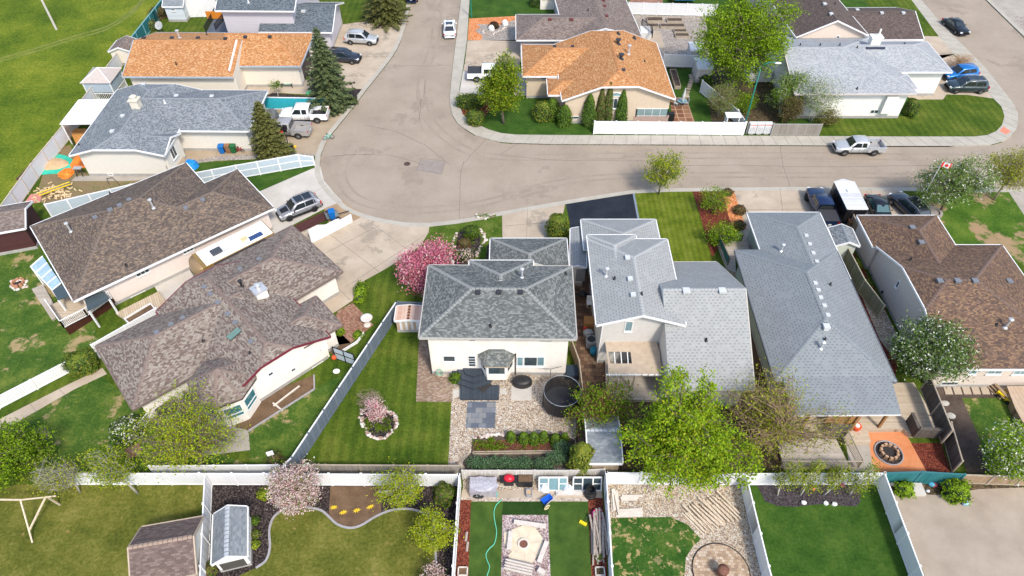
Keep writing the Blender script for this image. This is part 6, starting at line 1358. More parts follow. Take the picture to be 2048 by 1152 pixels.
  for wx_, nm in ((wx, 0), (wr, 1)):
   ar = MB(); n_ = 12; Y = sd * (w + .003)
   P = [(wx_ + (R + .09) * math.cos(math.pi * k / n_), Y, max(R * .98 + (R + .09) * math.sin(math.pi * k / n_), zb)) for k in range(n_ + 1)]
   P = P + [(wx_ - (R + .09), Y, zb), (wx_ + (R + .09), Y, zb)]
   ar.poly(P if sd < 0 else P[::-1]); ar.build('wheel_arch', UND, t, world=False)
   wh = MB(); y0, y1 = sd * (w - .22), sd * (w + .035)
   prf = [(R * .60, y0), (R * .96, y0), (R, y0 + sd * .03), (R, y1 - sd * .04), (R * .93, y1), (R * .66, y1)]
   n_ = 22; i0 = len(wh.v)
   for r_, y_ in prf:
    for k in range(n_): wh.v.append((wx_ + r_ * math.cos(6.283 * k / n_), y_, R + r_ * math.sin(6.283 * k / n_)))
   for a in range(len(prf) - 1):
    for k in range(n_): wh.f.append((i0 + a * n_ + k, i0 + a * n_ + (k + 1) % n_, i0 + (a + 1) * n_ + (k + 1) % n_, i0 + (a + 1) * n_ + k)); wh.m.append(0)
   wo = wh.build('wheel', TYRE, t, True, world=False)
   rm = MB(); rm.tube([(wx_, y1 - sd * .06, R), (wx_, y1 - sd * .045, R)], R * .67, 18); 
   rm2 = MB(); ns = 6
   for k in range(ns):
    a = 6.283 * k / ns; rm2.bar((wx_ + .03 * math.cos(a), y1 - sd * .02, R + .03 * math.sin(a)), (wx_ + R * .63 * math.cos(a), y1 - sd * .02, R + R * .63 * math.sin(a)), .055, .03)
   rm2.cyl((wx_, y1 - sd * .035, R), (wx_, y1 - sd * .005, R), .07, n=10); rm2.tube([(wx_, y1 - sd * .05, R), (wx_, y1 - sd * .012, R)], R * .69, 18, cap=False)
   rm.build('wheel_disc', UND, wo, world=False); rm2.build('rim', rim, wo, world=False)
 if lights:
  for sd in (1, -1):
   MB().box((h - .14, sd * w * .70, hood - .20), (.22, .34, .15), sd * .38).build('headlight', LWH, t, world=False)
   MB().box((-h + (.10 if not pick else .05), sd * w * .84, belt - .16), (.14, .20, .30 if kind != 'sedan' else .16)).build('tail_light', LRED, t, world=False)
  MB().box((h - .03, 0, zb + .32), (.06, W * .52, .26)).build('grille', BLACK, t, world=False)
  MB().box((h - .02, 0, zb + .08), (.12, W * .78, .14)).build('bumper', STEEL if pick else BLACK, t, world=False)
  MB().box((-h - .02, 0, zb + .10), (.14, W * .80, .16)).build('rear_bumper', STEEL if pick else (BLACK if clad else pnt), t, world=False)
  MB().box((-h - .03 if pick else -h - .02, 0, zb + .42), (.03, .32, .16)).build('number_plate', PLATE, t, world=False)
 if roofglass:
  a, b_ = F1 - .12, R1 + .25; m = (a + b_) / 2
  for x0, x1 in ((a, m + .04), (m - .04, b_)):
   MB().box(((x0 + x1) / 2, 0, zt + .035), (x0 - x1, wt * 1.45, .02)).build('roof_glass', CGL, t, world=False)
 if rails:
  for sd in (1, -1): MB().tube([(F1 - .15, sd * wt * .92, zt - .0), (F1 - .3, sd * wt * .92, zt + .07), (R1 + .3, sd * wt * .92, zt + .06), (R1 + .12, sd * wt * .92, zt - .03)], .02, 6).build('roof_rail', STEEL if rails == 1 else BLACK, t, world=False)
 if hoodm: MB().poly([(h - .35, .36, hood + .012), (h - .35, -.36, hood + .012), (F0 + .08, -.46, belt + .035), (F0 + .08, .46, belt + .035)]).build('hood_decal', hoodm, t, world=False)
 if clad:
  for sd in (1, -1): MB().box((0, sd * (w - .01), zb + .10), (L * .62, .06, .22)).build('sill_cladding', BLACK, t, world=False)
 if pick:
  x0, x1 = be, -h; bl = MB(); zt_ = belt + .02; zf = belt - .50
  for sd in (1, -1):
   P = [(x0, sd * w, zb + .12), (x1, sd * w * .985, zb + .14), (x1, sd * w * .98, zt_ - .04), (x1, sd * w * .95, zt_), (x0, sd * w * .95, zt_), (x0, sd * w * .985, zt_ - .06)]
   bl.box(((x0 + x1) / 2, sd * (w - .09), (zb + .1 + zt_) / 2), (x0 - x1, .17, zt_ - zb - .1))
  bl.box((x1 + .05, 0, (zb + .15 + zt_) / 2), (.09, W - .36, zt_ - zb - .17)); bl.box((x0 - .03, 0, (zf + zt_) / 2), (.06, W - .36, zt_ - zf - .005)); bl.build('bed', pnt, t, world=False)
  MB().box(((x0 + x1) / 2, 0, zf - .03), (x0 - x1 - .16, W - .35, .06)).build('bed_floor', BLACK if bed != 'tan' else plain('bed floor', (.3, .29, .28, 1), .7), t, world=False)
  if cover: MB().box(((x0 + x1) / 2, 0, zt_ + .02), (x0 - x1 - .06, W - .16, .05)).build('bed_cover', plain('black tonneau cover', (.035, .037, .042, 1), .7), t, world=False)
 return t
silver = paint('silver paint', (.50, .52, .53, 1)); white = paint('white paint', (.78, .79, .79, 1), 0); navy = paint('navy paint', (.012, .028, .085, 1)); blackp = paint('black paint', (.012, .014, .017, 1)); dgreen = paint('dark teal grey paint', (.03, .05, .06, 1)); blue = paint('bright blue paint', (.01, .16, .48, 1)); grey = paint('gunmetal paint', (.30, .31, .33, 1)); lsil = paint('warm silver paint', (.42, .41, .40, 1)); char = paint('charcoal blue paint', (.03, .035, .05, 1))
ROADZ = -.11
car('parked_car', 'white car with a black glass roof driving up the street', 'car', (899, 46), (900, 80), white, 'sedan', 4.7, 1.85, 1.5, roofglass=True, z=ROADZ)
car('parked_car', 'dark blue car cut by the top edge of the photo', 'car', (829, -22), (822, 12), navy, 'suv', 4.5, 1.85, 1.6, z=ROADZ)
car('parked_car', 'silver crossover parked on the top left driveway', 'car', (756, 87), (692, 83), silver, 'suv', 4.7, 1.86, 1.72, rails=1)
car('parked_car', 'dark grey crossover half behind the tall spruce', 'car', (720, 124), (658, 119), char, 'suv', 4.7, 1.86, 1.68, roofglass=True)
car('pickup_truck', 'white pickup truck with an open black bed by the turquoise fence', 'pickup', (566, 238), (657, 238), white, 'ext', 5.9, 2.05, 1.95)
car('pickup_truck', 'silver pickup truck with lumber scraps in its open bed', 'pickup', (533, 266), (619, 270), lsil, 'ext', 5.8, 2.0, 1.95, bed='tan')
car('parked_car', 'grey and black off road crossover with a panoramic roof on the pale driveway', 'car', (562, 438), (637, 409), grey, 'suv', 4.65, 1.88, 1.7, CGL, RIMD, roofglass=True, rails=2, clad=True, hoodm=BLACK)
car('pickup_truck', 'silver extended cab pickup parked at the kerb of the cross street', 'pickup', (1665, 301), (1762, 301), silver, 'ext', 5.7, 2.0, 1.8, bed='tan', z=ROADZ)
car('parked_car', 'black sedan on the street at the top right', 'car', (1927, 72), (1891, 45), blackp, 'sedan', 4.6, 1.82, 1.45, z=ROADZ)
car('parked_car', 'bright blue crossover partly behind the dark teal grey SUV', 'car', (1888, 158), (1943, 152), blue, 'suv', 4.6, 1.86, 1.68)
car('parked_car', 'large dark teal grey SUV on the paved corner driveway', 'car', (1889, 180), (1968, 181), dgreen, 'suv', 5.0, 1.98, 1.78, CGL, roofglass=True, rails=1)
car('pickup_truck', 'navy blue crew cab pickup with a black bed cover', 'pickup', (1622, 385), (1656, 466), navy, 'pickup', 5.9, 2.05, 1.95, cover=True, rim=RIMD)
car('parked_car', 'black sedan between the enclosed trailer and the dark SUV', 'car', (1766, 450), (1742, 405), blackp, 'sedan', 4.6, 1.82, 1.45, CGT)
car('parked_car', 'black SUV with roof rails under the white blossoming tree', 'car', (1788, 400), (1838, 448), char, 'suv', 4.8, 1.9, 1.75, roofglass=True, rails=1)
car('pickup_truck', 'pale silver pickup with a flat black bed cover behind the corner maple', 'pickup', (1012, 157), (946, 157), white, 'pickup', 5.8, 2.02, 1.92, cover=True)
# ---- motorhome
def rv():
 a, b = G(398, 556, 0), G(560, 470, 0)
 A0, A1, B0, B1 = G(405, 535, 3.2), G(383, 510, 3.2), G(548, 464, 3.2), G(523, 441, 3.2)
 d = ((B0 + B1) / 2 - (A0 + A1) / 2); Lr = d.length; rz = math.atan2(-d.y, -d.x); Wd = (A0 - A1).length; c = (A0 + A1 + B0 + B1) / 4
 Wd = 2.5
 t = thing('motorhome', 'long white and gold motorhome between the pink and the taupe house', 'motorhome', (c.x, c.y, 0), rz)
 h = Lr / 2
 GOLD = plain('gold paint', (.32, .20, .06, 1), .35, .3, coat=.4); OFFW = plain('motorhome roof membrane', (.82, .82, .8, 1), .7, var=.02)
 bd = MB(); bd.box((0, 0, 1.9), (Lr, Wd, 2.5)); bd.box((0, 0, .5), (Lr * .9, Wd * .9, .5)); bd.build('body', [GOLD], t, world=False)
 # rounded front cap
 cp = MB(); n_ = 10
 prf = []
 for k in range(n_ + 1):
  u = math.pi * (k / n_ - .5); prf.append((h + .85 * math.cos(u) ** .8 if math.cos(u) > 0 else h, Wd / 2 * math.sin(u)))
 lay = [(.45, .92), (1.2, 1.0), (2.5, .96), (3.0, .82), (3.16, .55)]
 i0 = len(cp.v)
 for z_, k_ in lay:
  for x, y in prf: cp.v.append((h - .02 + (x - h) * k_, y * (1 if z_ < 3 else (.97 if z_ < 3.1 else .9)), z_))
 m = len(prf)
 for l in range(len(lay) - 1):
  for j in range(m - 1): cp.f.append((i0 + l * m + j, i0 + l * m + j + 1, i0 + (l + 1) * m + j + 1, i0 + (l + 1) * m + j)); cp.m.append(0)
 cp.f.append(tuple(i0 + (len(lay) - 1) * m + j for j in range(m))); cp.m.append(0); cp.build('front_cap', plain('bronze cap', (.30, .20, .10, 1), .4, .2, coat=.3), t, True, world=False)
 wsb = MB()
 for j in range(1, m - 2):
  q = lambda j_, z_, k_: Vector((h + .0 + (prf[j_][0] - h) * k_ + .02, prf[j_][1] * 1.01, z_)); wsb.poly([q(j, 1.25, 1.0), q(j + 1, 1.25, 1.0), q(j + 1, 2.3, .985), q(j, 2.3, .985)])
 wsb.build('windscreen', CGT, t, world=False)
 rf = MB(); rf.box((-.15, 0, 3.18), (Lr - .5, Wd - .18, .06)); rf.build('roof', OFFW, t, world=False)
 for nm, x, y, s, hh, m_ in (('air_conditioner', h - 1.9, .1, (1.0, .75, .28), .2, plain('dark plastic shroud', (.06, .065, .075, 1), .5)), ('solar_panel', -h + 1.6, .55, (1.4, .6, .04), .06, plain('blue solar cells', (.03, .06, .16, 1), .25, spec=.7)), ('roof_hatch', -h + 2.6, .2, (.6, .6, .12), .1, plain('yellowed hatch', (.55, .48, .26, 1), .6)), ('roof_hatch', 0.4, -.2, (.45, .45, .1), .08, OFFW), ('antenna', .9, .45, (.9, .06, .06), .12, STEEL), ('roof_hatch', -1.2, .45, (.4, .4, .1), .08, OFFW)):
  MB().box((x, y, 3.2 + hh / 2), s).build(nm, m_, t, world=False)
 MB().box((0, Wd / 2 - .0, 3.05), (Lr * .72, .30, .10)).build('awning', DARK, t, world=False)
 for sd in (1, -1):
  for x in (h - .7, -h + 2.2): MB().cyl((x, sd * (Wd / 2 - .3), .45), (x, sd * (Wd / 2 + .01), .45), .45, n=18).build('wheel', TYRE, t, True, world=False)
  for x in (h - 2.4, 0, -h + 2.0): MB().box((x, sd * (Wd / 2 + .005), 2.2), (1.0, .04, .7)).build('side_window', CGL, t, world=False)
  MB().box((0, sd * (Wd / 2 + .004), 1.3), (Lr * .98, .03, .35)).build('stripe', plain('cream stripe', (.65, .58, .42, 1), .4), t, world=False)
rv()
# ---- enclosed cargo trailer, black with a white roof
def cargo():
 zt = 2.35; P = [G(1669, 363, zt), G(1708, 363, zt), G(1735, 417, zt), G(1696, 419, zt)]
 a = (P[0] + P[1]) / 2; b = (P[2] + P[3]) / 2; d = a - b; L_ = d.length; W_ = ((P[1] - P[0]).length + (P[2] - P[3]).length) / 2; c = (a + b) / 2
 t = thing('cargo_trailer', 'black enclosed trailer with a silver white roof between pickup and sedan', 'trailer', (c.x, c.y, 0), math.atan2(d.y, d.x)); h = L_ / 2; w = W_ / 2
 BT = plain('glossy black sheet', (.012, .012, .014, 1), .25, .1, coat=.5, var=.1)
 b_ = MB(); b_.prism([(-h, -w), (h, -w), (h + .45, 0), (h, w), (-h, w)], .45, zt - .05); b_.build('body', BT, t, world=False)
 RS = boards('ribbed roof sheet', (.42, .43, .44, 1), (.58, .59, .6, 1), 1.0, gap=.04, axis=1, var=.5, rough=.35)
 r = MB(); r.prism([(-h - .03, -w - .03), (h, -w - .03), (h + .5, 0), (h, w + .03), (-h - .03, w + .03)], zt - .05, zt); r.build('roof', RS, t, world=False)
 e = MB()
 for sd in (1, -1): e.box((0, sd * (w + .035), zt - .02), (L_, .05, .09))
 e.box((-h - .03, 0, zt - .02), (.05, W_, .09)); e.build('roof_edge', TRIM, t, world=False)
 for k in (1, 2, 3, 4): MB().box((-h + L_ * k / 5, 0, zt + .01), (.05, W_, .02)).build('roof_rib', TRIM, t, world=False)
 MB().box((.6, 0, zt + .07), (.4, .4, .14)).build('roof_hatch', TRIM, t, world=False)
 for sd in (1, -1):
  for x in (-.5, .5): MB().cyl((x, sd * (w - .15), .36), (x, sd * (w + .08), .36), .36, n=16).build('wheel', TYRE, t, True, world=False)
  MB().box((0, sd * (w + .1), .78), (1.9, .24, .05)).build('fender', BLACK, t, world=False)
 MB().bar((h + .3, 0, .5), (h + 1.3, 0, .5), .08, .1).build('tow_bar', BLACK, t, world=False)
cargo()
# ---- small utility trailer
g = G(672, 436); t = thing('utility_trailer', 'small grey utility trailer with one white wheel showing, holding a blue bin', 'trailer', (g.x, g.y, 0), rad(25))
MB().box((-.35, 0, .55), (1.3, 1.0, .08)).build('deck', plain('grey green sheet', (.16, .19, .19, 1), .6), t, world=False)
MB().box((-.95, 0, .68), (.08, 1.0, .35)).build('front_board', MATS['grey green sheet'], t, world=False)
for sd in (1, -1):
 wo = MB().cyl((.1, sd * .5, .28), (.1, sd * .68, .28), .28, n=16).build('wheel', TYRE, t, True, world=False); MB().cyl((.1, sd * .66, .28), (.1, sd * .695, .28), .16, n=12).build('rim', plain('white rim', (.75, .75, .75, 1), .5), wo, world=False)
MB().bar((.3, 0, .45), (1.5, 0, .45), .07, .07).build('tow_bar', DARK, t, world=False)
# ================================================================ SHEDS AND SMALL BUILDINGS
def zv(p, z): return Vector((p.x, p.y, z))
def shed(name, label, at, cat='shed', **kw):
 return house(name, label, *at, cat=cat)
SHM = bricks('shed brown shingles', [(.19, .14, .125, 1), (.24, .18, .16, 1), (.15, .11, .1, 1)], .3, .14, (.11, .08, .07, 1), .01)
SH['shedb'] = SHM; CAP['shedb'] = plain('shed tan cap', (.3, .22, .17, 1), .9)
SH['shedg'] = bricks('shed grey shingles', [(.24, .265, .285, 1), (.29, .315, .335, 1), (.20, .225, .25, 1)], .3, .14, (.2, .23, .25, 1), .012); CAP['shedg'] = plain('shed pale cap', (.40, .43, .46, 1), .8)
SH['rust'] = boards('rust stained roof metal', (.48, .26, .18, 1), (.62, .45, .36, 1), .3, var=.6, gap=.08); CAP['rust'] = plain('rust streak', (.16, .06, .03, 1), .9)
SH['plastic'] = plain('white plastic roof', (.74, .75, .76, 1), .5, var=.03); CAP['plastic'] = SH['plastic']
IVW = plain('ivory shed wall', (.62, .60, .52, 1), .8, var=.04)
s1 = shed('garden_shed', 'brown roofed ivory shed on the olive lawn, bottom left', (330, 1110)); a = wing(s1, (262, 1172), (392, 1148), (285, 1054), 2.2, 'shedb', (330, 1082), ends=('gable', 'gable'), wall=IVW, oh=.12, trim=plain('tan fascia', (.4, .32, .24, 1), .8))
s2 = shed('garden_shed', 'grey shingled white shed with dark doors in the dark mulch, bottom left', (465, 1090)); a = wing(s2, (423, 1129), (426, 1029), (494, 1112), 1.75, 'shedg', (452, 1114), ends=('gable', 'gable'), wall=TRIM, oh=.1, lock='end')
panel(s2, a, 3, 447, 1140, 487, 1117, 'door', plain('dark grey door', (.075, .07, .065, 1), .6), .05)
s3 = shed('metal_shed', 'rusty metal shed with white doors against the centre house', (815, 650)); a = wing(s3, (789, 641), (796, 612), (843, 641), 1.7, 'rust', None, .12, ends=('gable', 'gable'), wall=plain('rusted white sheet', (.66, .67, .69, 1), .5, var=.12, vs=3), oh=.04, lock='end')
for x in (795, 806, 817, 828): panel(s3, a, 3, x, 659, x + 3, 642, 'door_rib', plain('tan rib', (.45, .33, .25, 1), .7), .04)
s4 = shed('garden_shed', 'pale grey shingled shed under the huge bright green maple', (1205, 930)); a = wing(s4, (1177, 926), (1245, 926), (1169, 812), 2.0, 'shedg', None, .22, ends=('gable', 'gable'), wall=boards('tan board wall', (.34, .26, .19, 1), (.46, .38, .29, 1), .14), oh=.12)
s5 = shed('garden_shed', 'small grey shingled shed with a sage door between the long roof and the mossy fence', (1690, 485)); a = wing(s5, (1671, 491), (1657, 456), (1720, 492), 2.3, 'speck', (1701, 487), ends=('gable', 'gable'), wall=plain('sage shed wall', (.52, .55, .48, 1), .8), oh=.12, lock='end')
s6 = shed('plastic_shed', 'white plastic shed north of the stepping stones', (1408, 150)); a = wing(s6, (1396, 137), (1426, 137), (1392, 115), 2.1, 'plastic', None, .3, ends=('gable', 'gable'), wall=plain('pale plastic wall', (.55, .52, .5, 1), .7), oh=.05)
s7 = shed('plastic_shed', 'white plastic shed behind the elm, beside the gravel yard', (1395, 100)); a = wing(s7, (1382, 100), (1408, 100), (1380, 84), 2.0, 'plastic', None, .3, ends=('gable', 'gable'), wall=MATS['pale plastic wall'], oh=.05)
s8 = shed('garden_shed', 'pale blue shed with a grey roof on the top left lawn', (352, 38)); a = wing(s8, (324, 13), (365, 13), (326, -10), 2.4, 'shedg', None, .5, ends=('gable', 'gable'), wall=boards('pale blue siding', (.5, .55, .6, 1), (.58, .63, .68, 1), .2, vert=True, gap=.1), oh=.15)
window(s8, a, 0, 343, 18, 350, 21, 2)
s9 = shed('garage', 'brown shingled garage with maroon siding at the left edge', (20, 480), cat='garage'); a = wing(s9, (-80, 479), (50, 456), (-70, 425), 2.9, 'gbrown', None, .36, ends=('gable', 'gable'), wall=boards('maroon siding', (.055, .02, .022, 1), (.075, .03, .03, 1), .18, vert=True, gap=.12), oh=.15)
s10 = shed('garden_shed', 'small beige gabled shed at the field fence by the orange roof', (236, 100)); a = wing(s10, (216, 103), (240, 80), (262, 103), 2.1, 'gbrown', None, .4, ends=('gable', 'gable'), wall=CS, oh=.1, lock='end')
# gazebo
def gazebo():
 g = G(219, 186); t = thing('gazebo', 'small gazebo with a taupe pyramid roof by the field fence', 'gazebo', (g.x, g.y, 0)); s = 1.9
 b = MB(); z = 2.5
 P = [Vector((-s, -s, z)), Vector((s, -s, z)), Vector((s, s, z)), Vector((-s, s, z))]; A = Vector((0, 0, z + 1.1))
 for i in range(4): b.poly([P[i], P[(i + 1) % 4], A])
 b.build('roof', plain('taupe canvas', (.42, .37, .34, 1), .8), t, world=False)
 rb = MB()
 for i in range(4): rb.bar(P[i] + Vector((0, 0, .03)), A + Vector((0, 0, .03)), .08, .06)
 rb.build('roof_seam', TRIM, t, world=False)
 for x in (-1.7, 1.7):
  for y in (-1.7, 1.7): MB().box((x, y, 1.25), (.12, .12, 2.5)).build('post', TRIM, t, world=False)
 for a_, b_ in (((-1.7, -1.7), (1.7, -1.7)), ((1.7, -1.7), (1.7, 1.7)), ((-1.7, 1.7), (-1.7, -1.7))):
  r = MB(); r.bar((*a_, .95), (*b_, .95), .08, .08); r.bar((*a_, .15), (*b_, .15), .06, .06)
  for k in range(1, 14): u = k / 14; r.box((a_[0] + (b_[0] - a_[0]) * u, a_[1] + (b_[1] - a_[1]) * u, .55), (.05, .05, .75))
  r.build('railing', TRIM, t, world=False)
  MB().poly([(*a_, 1.1), (*b_, 1.1), (*b_, 2.35), (*a_, 2.35)]).build('curtain', plain('grey screen', (.35, .42, .48, 1), .6), t, world=False)
gazebo()
def awning_slab(name, label, cat, P, z, m, th=.12, posts=(), pm=TRIM):
 W_ = [G(x, y, z_) for (x, y), z_ in zip(P, z)]; c = sum(W_, Vector()) / len(W_); t = thing(name, label, cat, (c.x, c.y, 0)); d_ = Vector((0, 0, -th))
 b = MB(); b.poly(W_[::-1] if (W_[1] - W_[0]).cross(W_[2] - W_[0]).z < 0 else W_); b.poly([p + d_ for p in W_])
 for i in range(len(W_)): b.poly([W_[i], W_[(i + 1) % len(W_)], W_[(i + 1) % len(W_)] + d_, W_[i] + d_])
 b.build('roof', m, t)
 for i in posts: p = W_[i].lerp(c, .06); MB().box((p.x, p.y, (p.z - th) / 2), (.13, .13, p.z - th)).build('post', pm, t)
 return t
pc = awning_slab('patio_cover', 'flat white patio cover beside the grey shingled roof', 'patio cover', [(119, 248), (157, 199), (225, 199), (194, 247)], (2.9, 2.9, 3.0, 3.0), plain('white membrane', (.8, .81, .82, 1), .5, var=.02), posts=(0, 1, 2))
b = MB(); a_, c_ = G(132, 262), G(160, 315); b.poly([zv(a_, .1), zv(c_, .1), zv(c_, 2.4), zv(a_, 2.4)]); b.build('sheathing', boards('red printed sheathing', (.6, .2, .2, 1), (.78, .75, .74, 1), .45, gap=.2, vert=True, var=.6), pc)
b = MB(); a_, c_ = G(160, 290), G(185, 290); b.prism([(p.x, p.y) for p in (G(140, 262), G(175, 262), G(180, 300), G(158, 300))], -.02, .35); b.build('platform', plain('orange plywood', (.55, .27, .08, 1), .8, var=.2), pc)
# ---------------------------------------------------------------- decks
DECKT = boards('tan deck boards', (.36, .28, .2, 1), (.5, .42, .32, 1), .14, gap=.1, axis=1); DECKG = boards('grey deck boards', (.3, .26, .22, 1), (.46, .41, .35, 1), .14, gap=.1, axis=1); DECKB = boards('black composite boards', (.028, .038, .05, 1), (.05, .062, .08, 1), .15, gap=.12)
MSK = plain('maroon skirt', (.055, .016, .012, 1), .5)
def deck(name, label, P, h, m, sm=None, cat='deck'):
 W_ = [G(x, y, h) for x, y in P]; c = sum(W_, Vector()) / len(W_); t = thing(name, label, cat, (c.x, c.y, 0))
 MB().prism([(p.x, p.y) for p in W_], h - .06, h).build('deck_boards', m, t)
 cc = Vector((c.x, c.y)); MB().prism([((p.x - c.x) * .985 + c.x, (p.y - c.y) * .985 + c.y) for p in W_], -.02, h - .061).build('skirting', sm or m, t)
 return t
def rail(t, P, z, h=.95, m=TRIM, glass=None, n=12, nm='railing', zz=None):
 for i in range(len(P) - 1):
  a, b = G(*P[i], z), G(*P[i + 1], z); r = MB(); up = Vector((0, 0, 1)); r.bar(a + up * h, b + up * h, .07, .07); r.bar(a + up * .1, b + up * .1, .05, .05); L = (b - a).length
  for p in (a, b): r.box(p + up * h / 2, (.09, .09, h))
  if glass: g = MB(); g.poly([a + up * .15, b + up * .15, b + up * (h - .05), a + up * (h - .05)]); g.build('rail_panel', glass, t); k_ = int(L / .9)
  else: k_ = int(L / .13)
  for k in range(1, k_): r.box(a.lerp(b, k / k_) + up * h / 2, (.05 if glass else .03, .05 if glass else .03, h - .1))
  r.build(nm, m, t)
t = deck('deck', 'low black composite deck with octagonal steps below the bay window', [(921, 770), (999, 770), (998, 797), (920, 797)], .28, DECKB)
c = G(948, 750, .3); 
for k, (r_, h_) in enumerate(((1.95, .46), (1.5, .66), (1.0, .86))):
 MB().prism([(c.x + r_ * math.cos(math.pi * (1 + j / 4)) * 1.0, c.y + .45 + r_ * math.sin(math.pi * (1 + j / 4))) for j in range(5)], .2, h_).build('step', DECKB, t)
q = [G(*p, .285) for p in ((968, 758), (984, 770), (966, 786), (951, 775))]; MB().prism([(p.x, p.y) for p in q], .27, .3).build('mat', plain('brown black mat', (.03, .027, .027, 1), .9), t)
t = deck('deck', 'grey brown covered deck behind the long grey roof', [(1575, 835), (1560, 790), (1780, 775), (1783, 765), (1828, 765), (1885, 868), (1822, 870), (1808, 858), (1735, 860), (1742, 884), (1692, 884), (1680, 868), (1590, 870)], .45, DECKT)
for x, y in ((1757, 854), (1700, 860), (1600, 862)):
 p = G(x, y, .45); MB().box((p.x, p.y, 1.55), (.2, .2, 2.2)).build('post', plain('stained post', (.28, .15, .06, 1), .7), t)
a, b = G(1648, 853, .45), G(1712, 848, .45); MB().box(((a + b) / 2) + Vector((0, .1, 1.0)), ((b - a).length, .08, 1.9)).build('privacy_screen', boards('stained screen boards', (.26, .13, .05, 1), (.42, .24, .1, 1), .14, gap=.12), t)
t = deck('deck', 'lower grey deck with weathered boards beside the sparse olive tree', [(1552, 872), (1672, 878), (1700, 934), (1568, 938)], .3, DECKG)
rail(t, [(1682, 866), (1716, 934)], .3, 1.1, WP, n=10); rail(t, [(1560, 936), (1716, 936)], .3, 1.0, MATS['weathered post wood'])
a, b = G(1650, 872, .45), G(1690, 872, .45)
single('privacy_wall', MB().box((a + b) / 2 + Vector((0, 0, .7)), ((b - a).length, .1, 1.5)).box((a + b) / 2 + Vector((0, 0, 1.48)), ((b - a).length + .1, .25, .06)), [DWOOD], 'short dark board wall at the corner of the lower grey deck', 'wall')
a, b, c = G(1812, 842, .45), G(1826, 874, .45), G(1882, 876, .45)
m_ = MB()
for p, q in ((a, b), (b, c)): m_.bar(p + Vector((0, 0, .6)), q + Vector((0, 0, .6)), .1, 1.2); m_.bar(p + Vector((0, 0, 1.24)), q + Vector((0, 0, 1.24)), .25, .06)
single('privacy_wall', m_, DWOOD, 'low dark board wall round the end of the long grey deck', 'wall')
t = deck('deck', 'white railed deck with maroon skirting on the pink stucco bungalow', [(128, 656), (98, 612), (150, 585), (215, 565), (226, 594)], 1.05, DECKT, MSK)
rail(t, [(129, 656), (99, 612)], 1.05); rail(t, [(129, 656), (176, 632)], 1.05); rail(t, [(176, 632), (224, 597)], 1.05)
q = [G(*p) for p in ((63, 578), (86, 566), (122, 640), (103, 652))]
t = deck('deck', 'low pale wooden platform below the glass awning, left', [(63, 578), (86, 568), (118, 628), (104, 640)], .25, DECKG)
AW = plain('pale blue polycarbonate', (.30, .42, .50, 1), .25, var=.15, vs=1.5, spec=.6)
t = awning_slab('glass_awning', 'pale blue glazed awning on the left gable of the dark brown roof', 'awning', [(61, 533), (85, 512), (122, 566), (104, 580)], (2.5, 2.75, 2.75, 2.5), AW, .05, (0, 3))
m_ = MB(); P = [G(61, 533, 2.53), G(85, 512, 2.78), G(122, 566, 2.78), G(104, 580, 2.53)]
for k in range(5): m_.bar(P[0].lerp(P[3], k / 4), P[1].lerp(P[2], k / 4), .09, .06)
m_.bar(P[0], P[3], .09, .06); m_.build('awning_frame', TRIM, t)
t = awning_slab('glass_awning', 'dark glazed awning panel beside the white deck railing', 'awning', [(104, 580), (124, 568), (146, 590), (116, 600)], (2.5, 2.75, 2.75, 2.5), plain('dark polycarbonate', (.05, .07, .08, 1), .3), .05, (3,)) 
t = awning_slab('glass_awning', 'dark glazed awning over the east half of the white railed deck', 'awning', [(168, 596), (176, 622), (219, 597), (206, 582)], (2.45, 2.3, 2.3, 2.45), MATS['dark polycarbonate'], .05, (1, 2))
t = deck('deck', 'small slatted deck round a soil box beside the pink bungalow', [(230, 626), (318, 582), (333, 605), (318, 618), (262, 640), (250, 640)], .3, boards('slatted deck boards', (.38, .3, .2, 1), (.52, .43, .32, 1), .2, rot=rad(-30), gap=.25, axis=0))
def planter(label, P, h, m, sm=SOIL, group=None, name='planter_box', cat='planter', th=.08):
 W_ = [G(x, y, h) for x, y in P]; c = sum(W_, Vector()) / len(W_); t = thing(name, label, cat, (c.x, c.y, 0), 0, group); w_ = MB()
 for i in range(len(W_)): a, b = W_[i], W_[(i + 1) % len(W_)]; w_.bar(zv(a, h / 2), zv(b, h / 2), th, h)
 w_.build('box_frame', m, t); MB().prism([(p.x, p.y) for p in W_], -.02, h * .7).build('soil', sm, t); return t
planter('white edged soil box between the pink bungalow and the taupe roof', [(248, 637), (300, 606), (313, 621), (263, 650)], .5, TRIM)
# plywood lean-to of the two storey house
t = awning_slab('lean_to', 'weathered plywood lean-to roof with an opening below the grey gable', 'lean-to', [(1210, 682), (1313, 683), (1319, 704), (1213, 703)], (2.9, 2.9, 2.8, 2.8), plain('weathered plywood', (.42, .34, .26, 1), .9, var=.12, vs=2), .05)
PLY = MATS['weathered plywood']
for P, z0, z1 in (([(1213, 703), (1216, 703), (1220, 727), (1216, 727)], 2.8, 2.7), ([(1261, 703), (1319, 703), (1321, 727), (1264, 727)], 2.8, 2.7), ([(1216, 727), (1321, 727), (1325, 748), (1217, 748)], 2.7, 2.6)):
 W_ = [G(*P[0], z0), G(*P[1], z0), G(*P[2], z1), G(*P[3], z1)]; b = MB(); b.poly(W_[::-1]); b.poly([p + Vector((0, 0, -.05)) for p in W_]); b.build('roof', PLY, t)
for k in range(9):
 x = 1214 + k * 13; MB().bar(G(x, 684, 2.78), G(x + 5, 752, 2.52), .07, .14).build('rafter', TRIM if k < 5 else WP, t)
MB().bar(G(1212, 750, 2.48), G(1326, 750, 2.48), .1, .15).build('beam', TRIM, t)
for x in (1218, 1270, 1322): p = G(x, 750, 2.45); MB().box((p.x, p.y, 1.2), (.12, .12, 2.4)).build('post', WP, t)
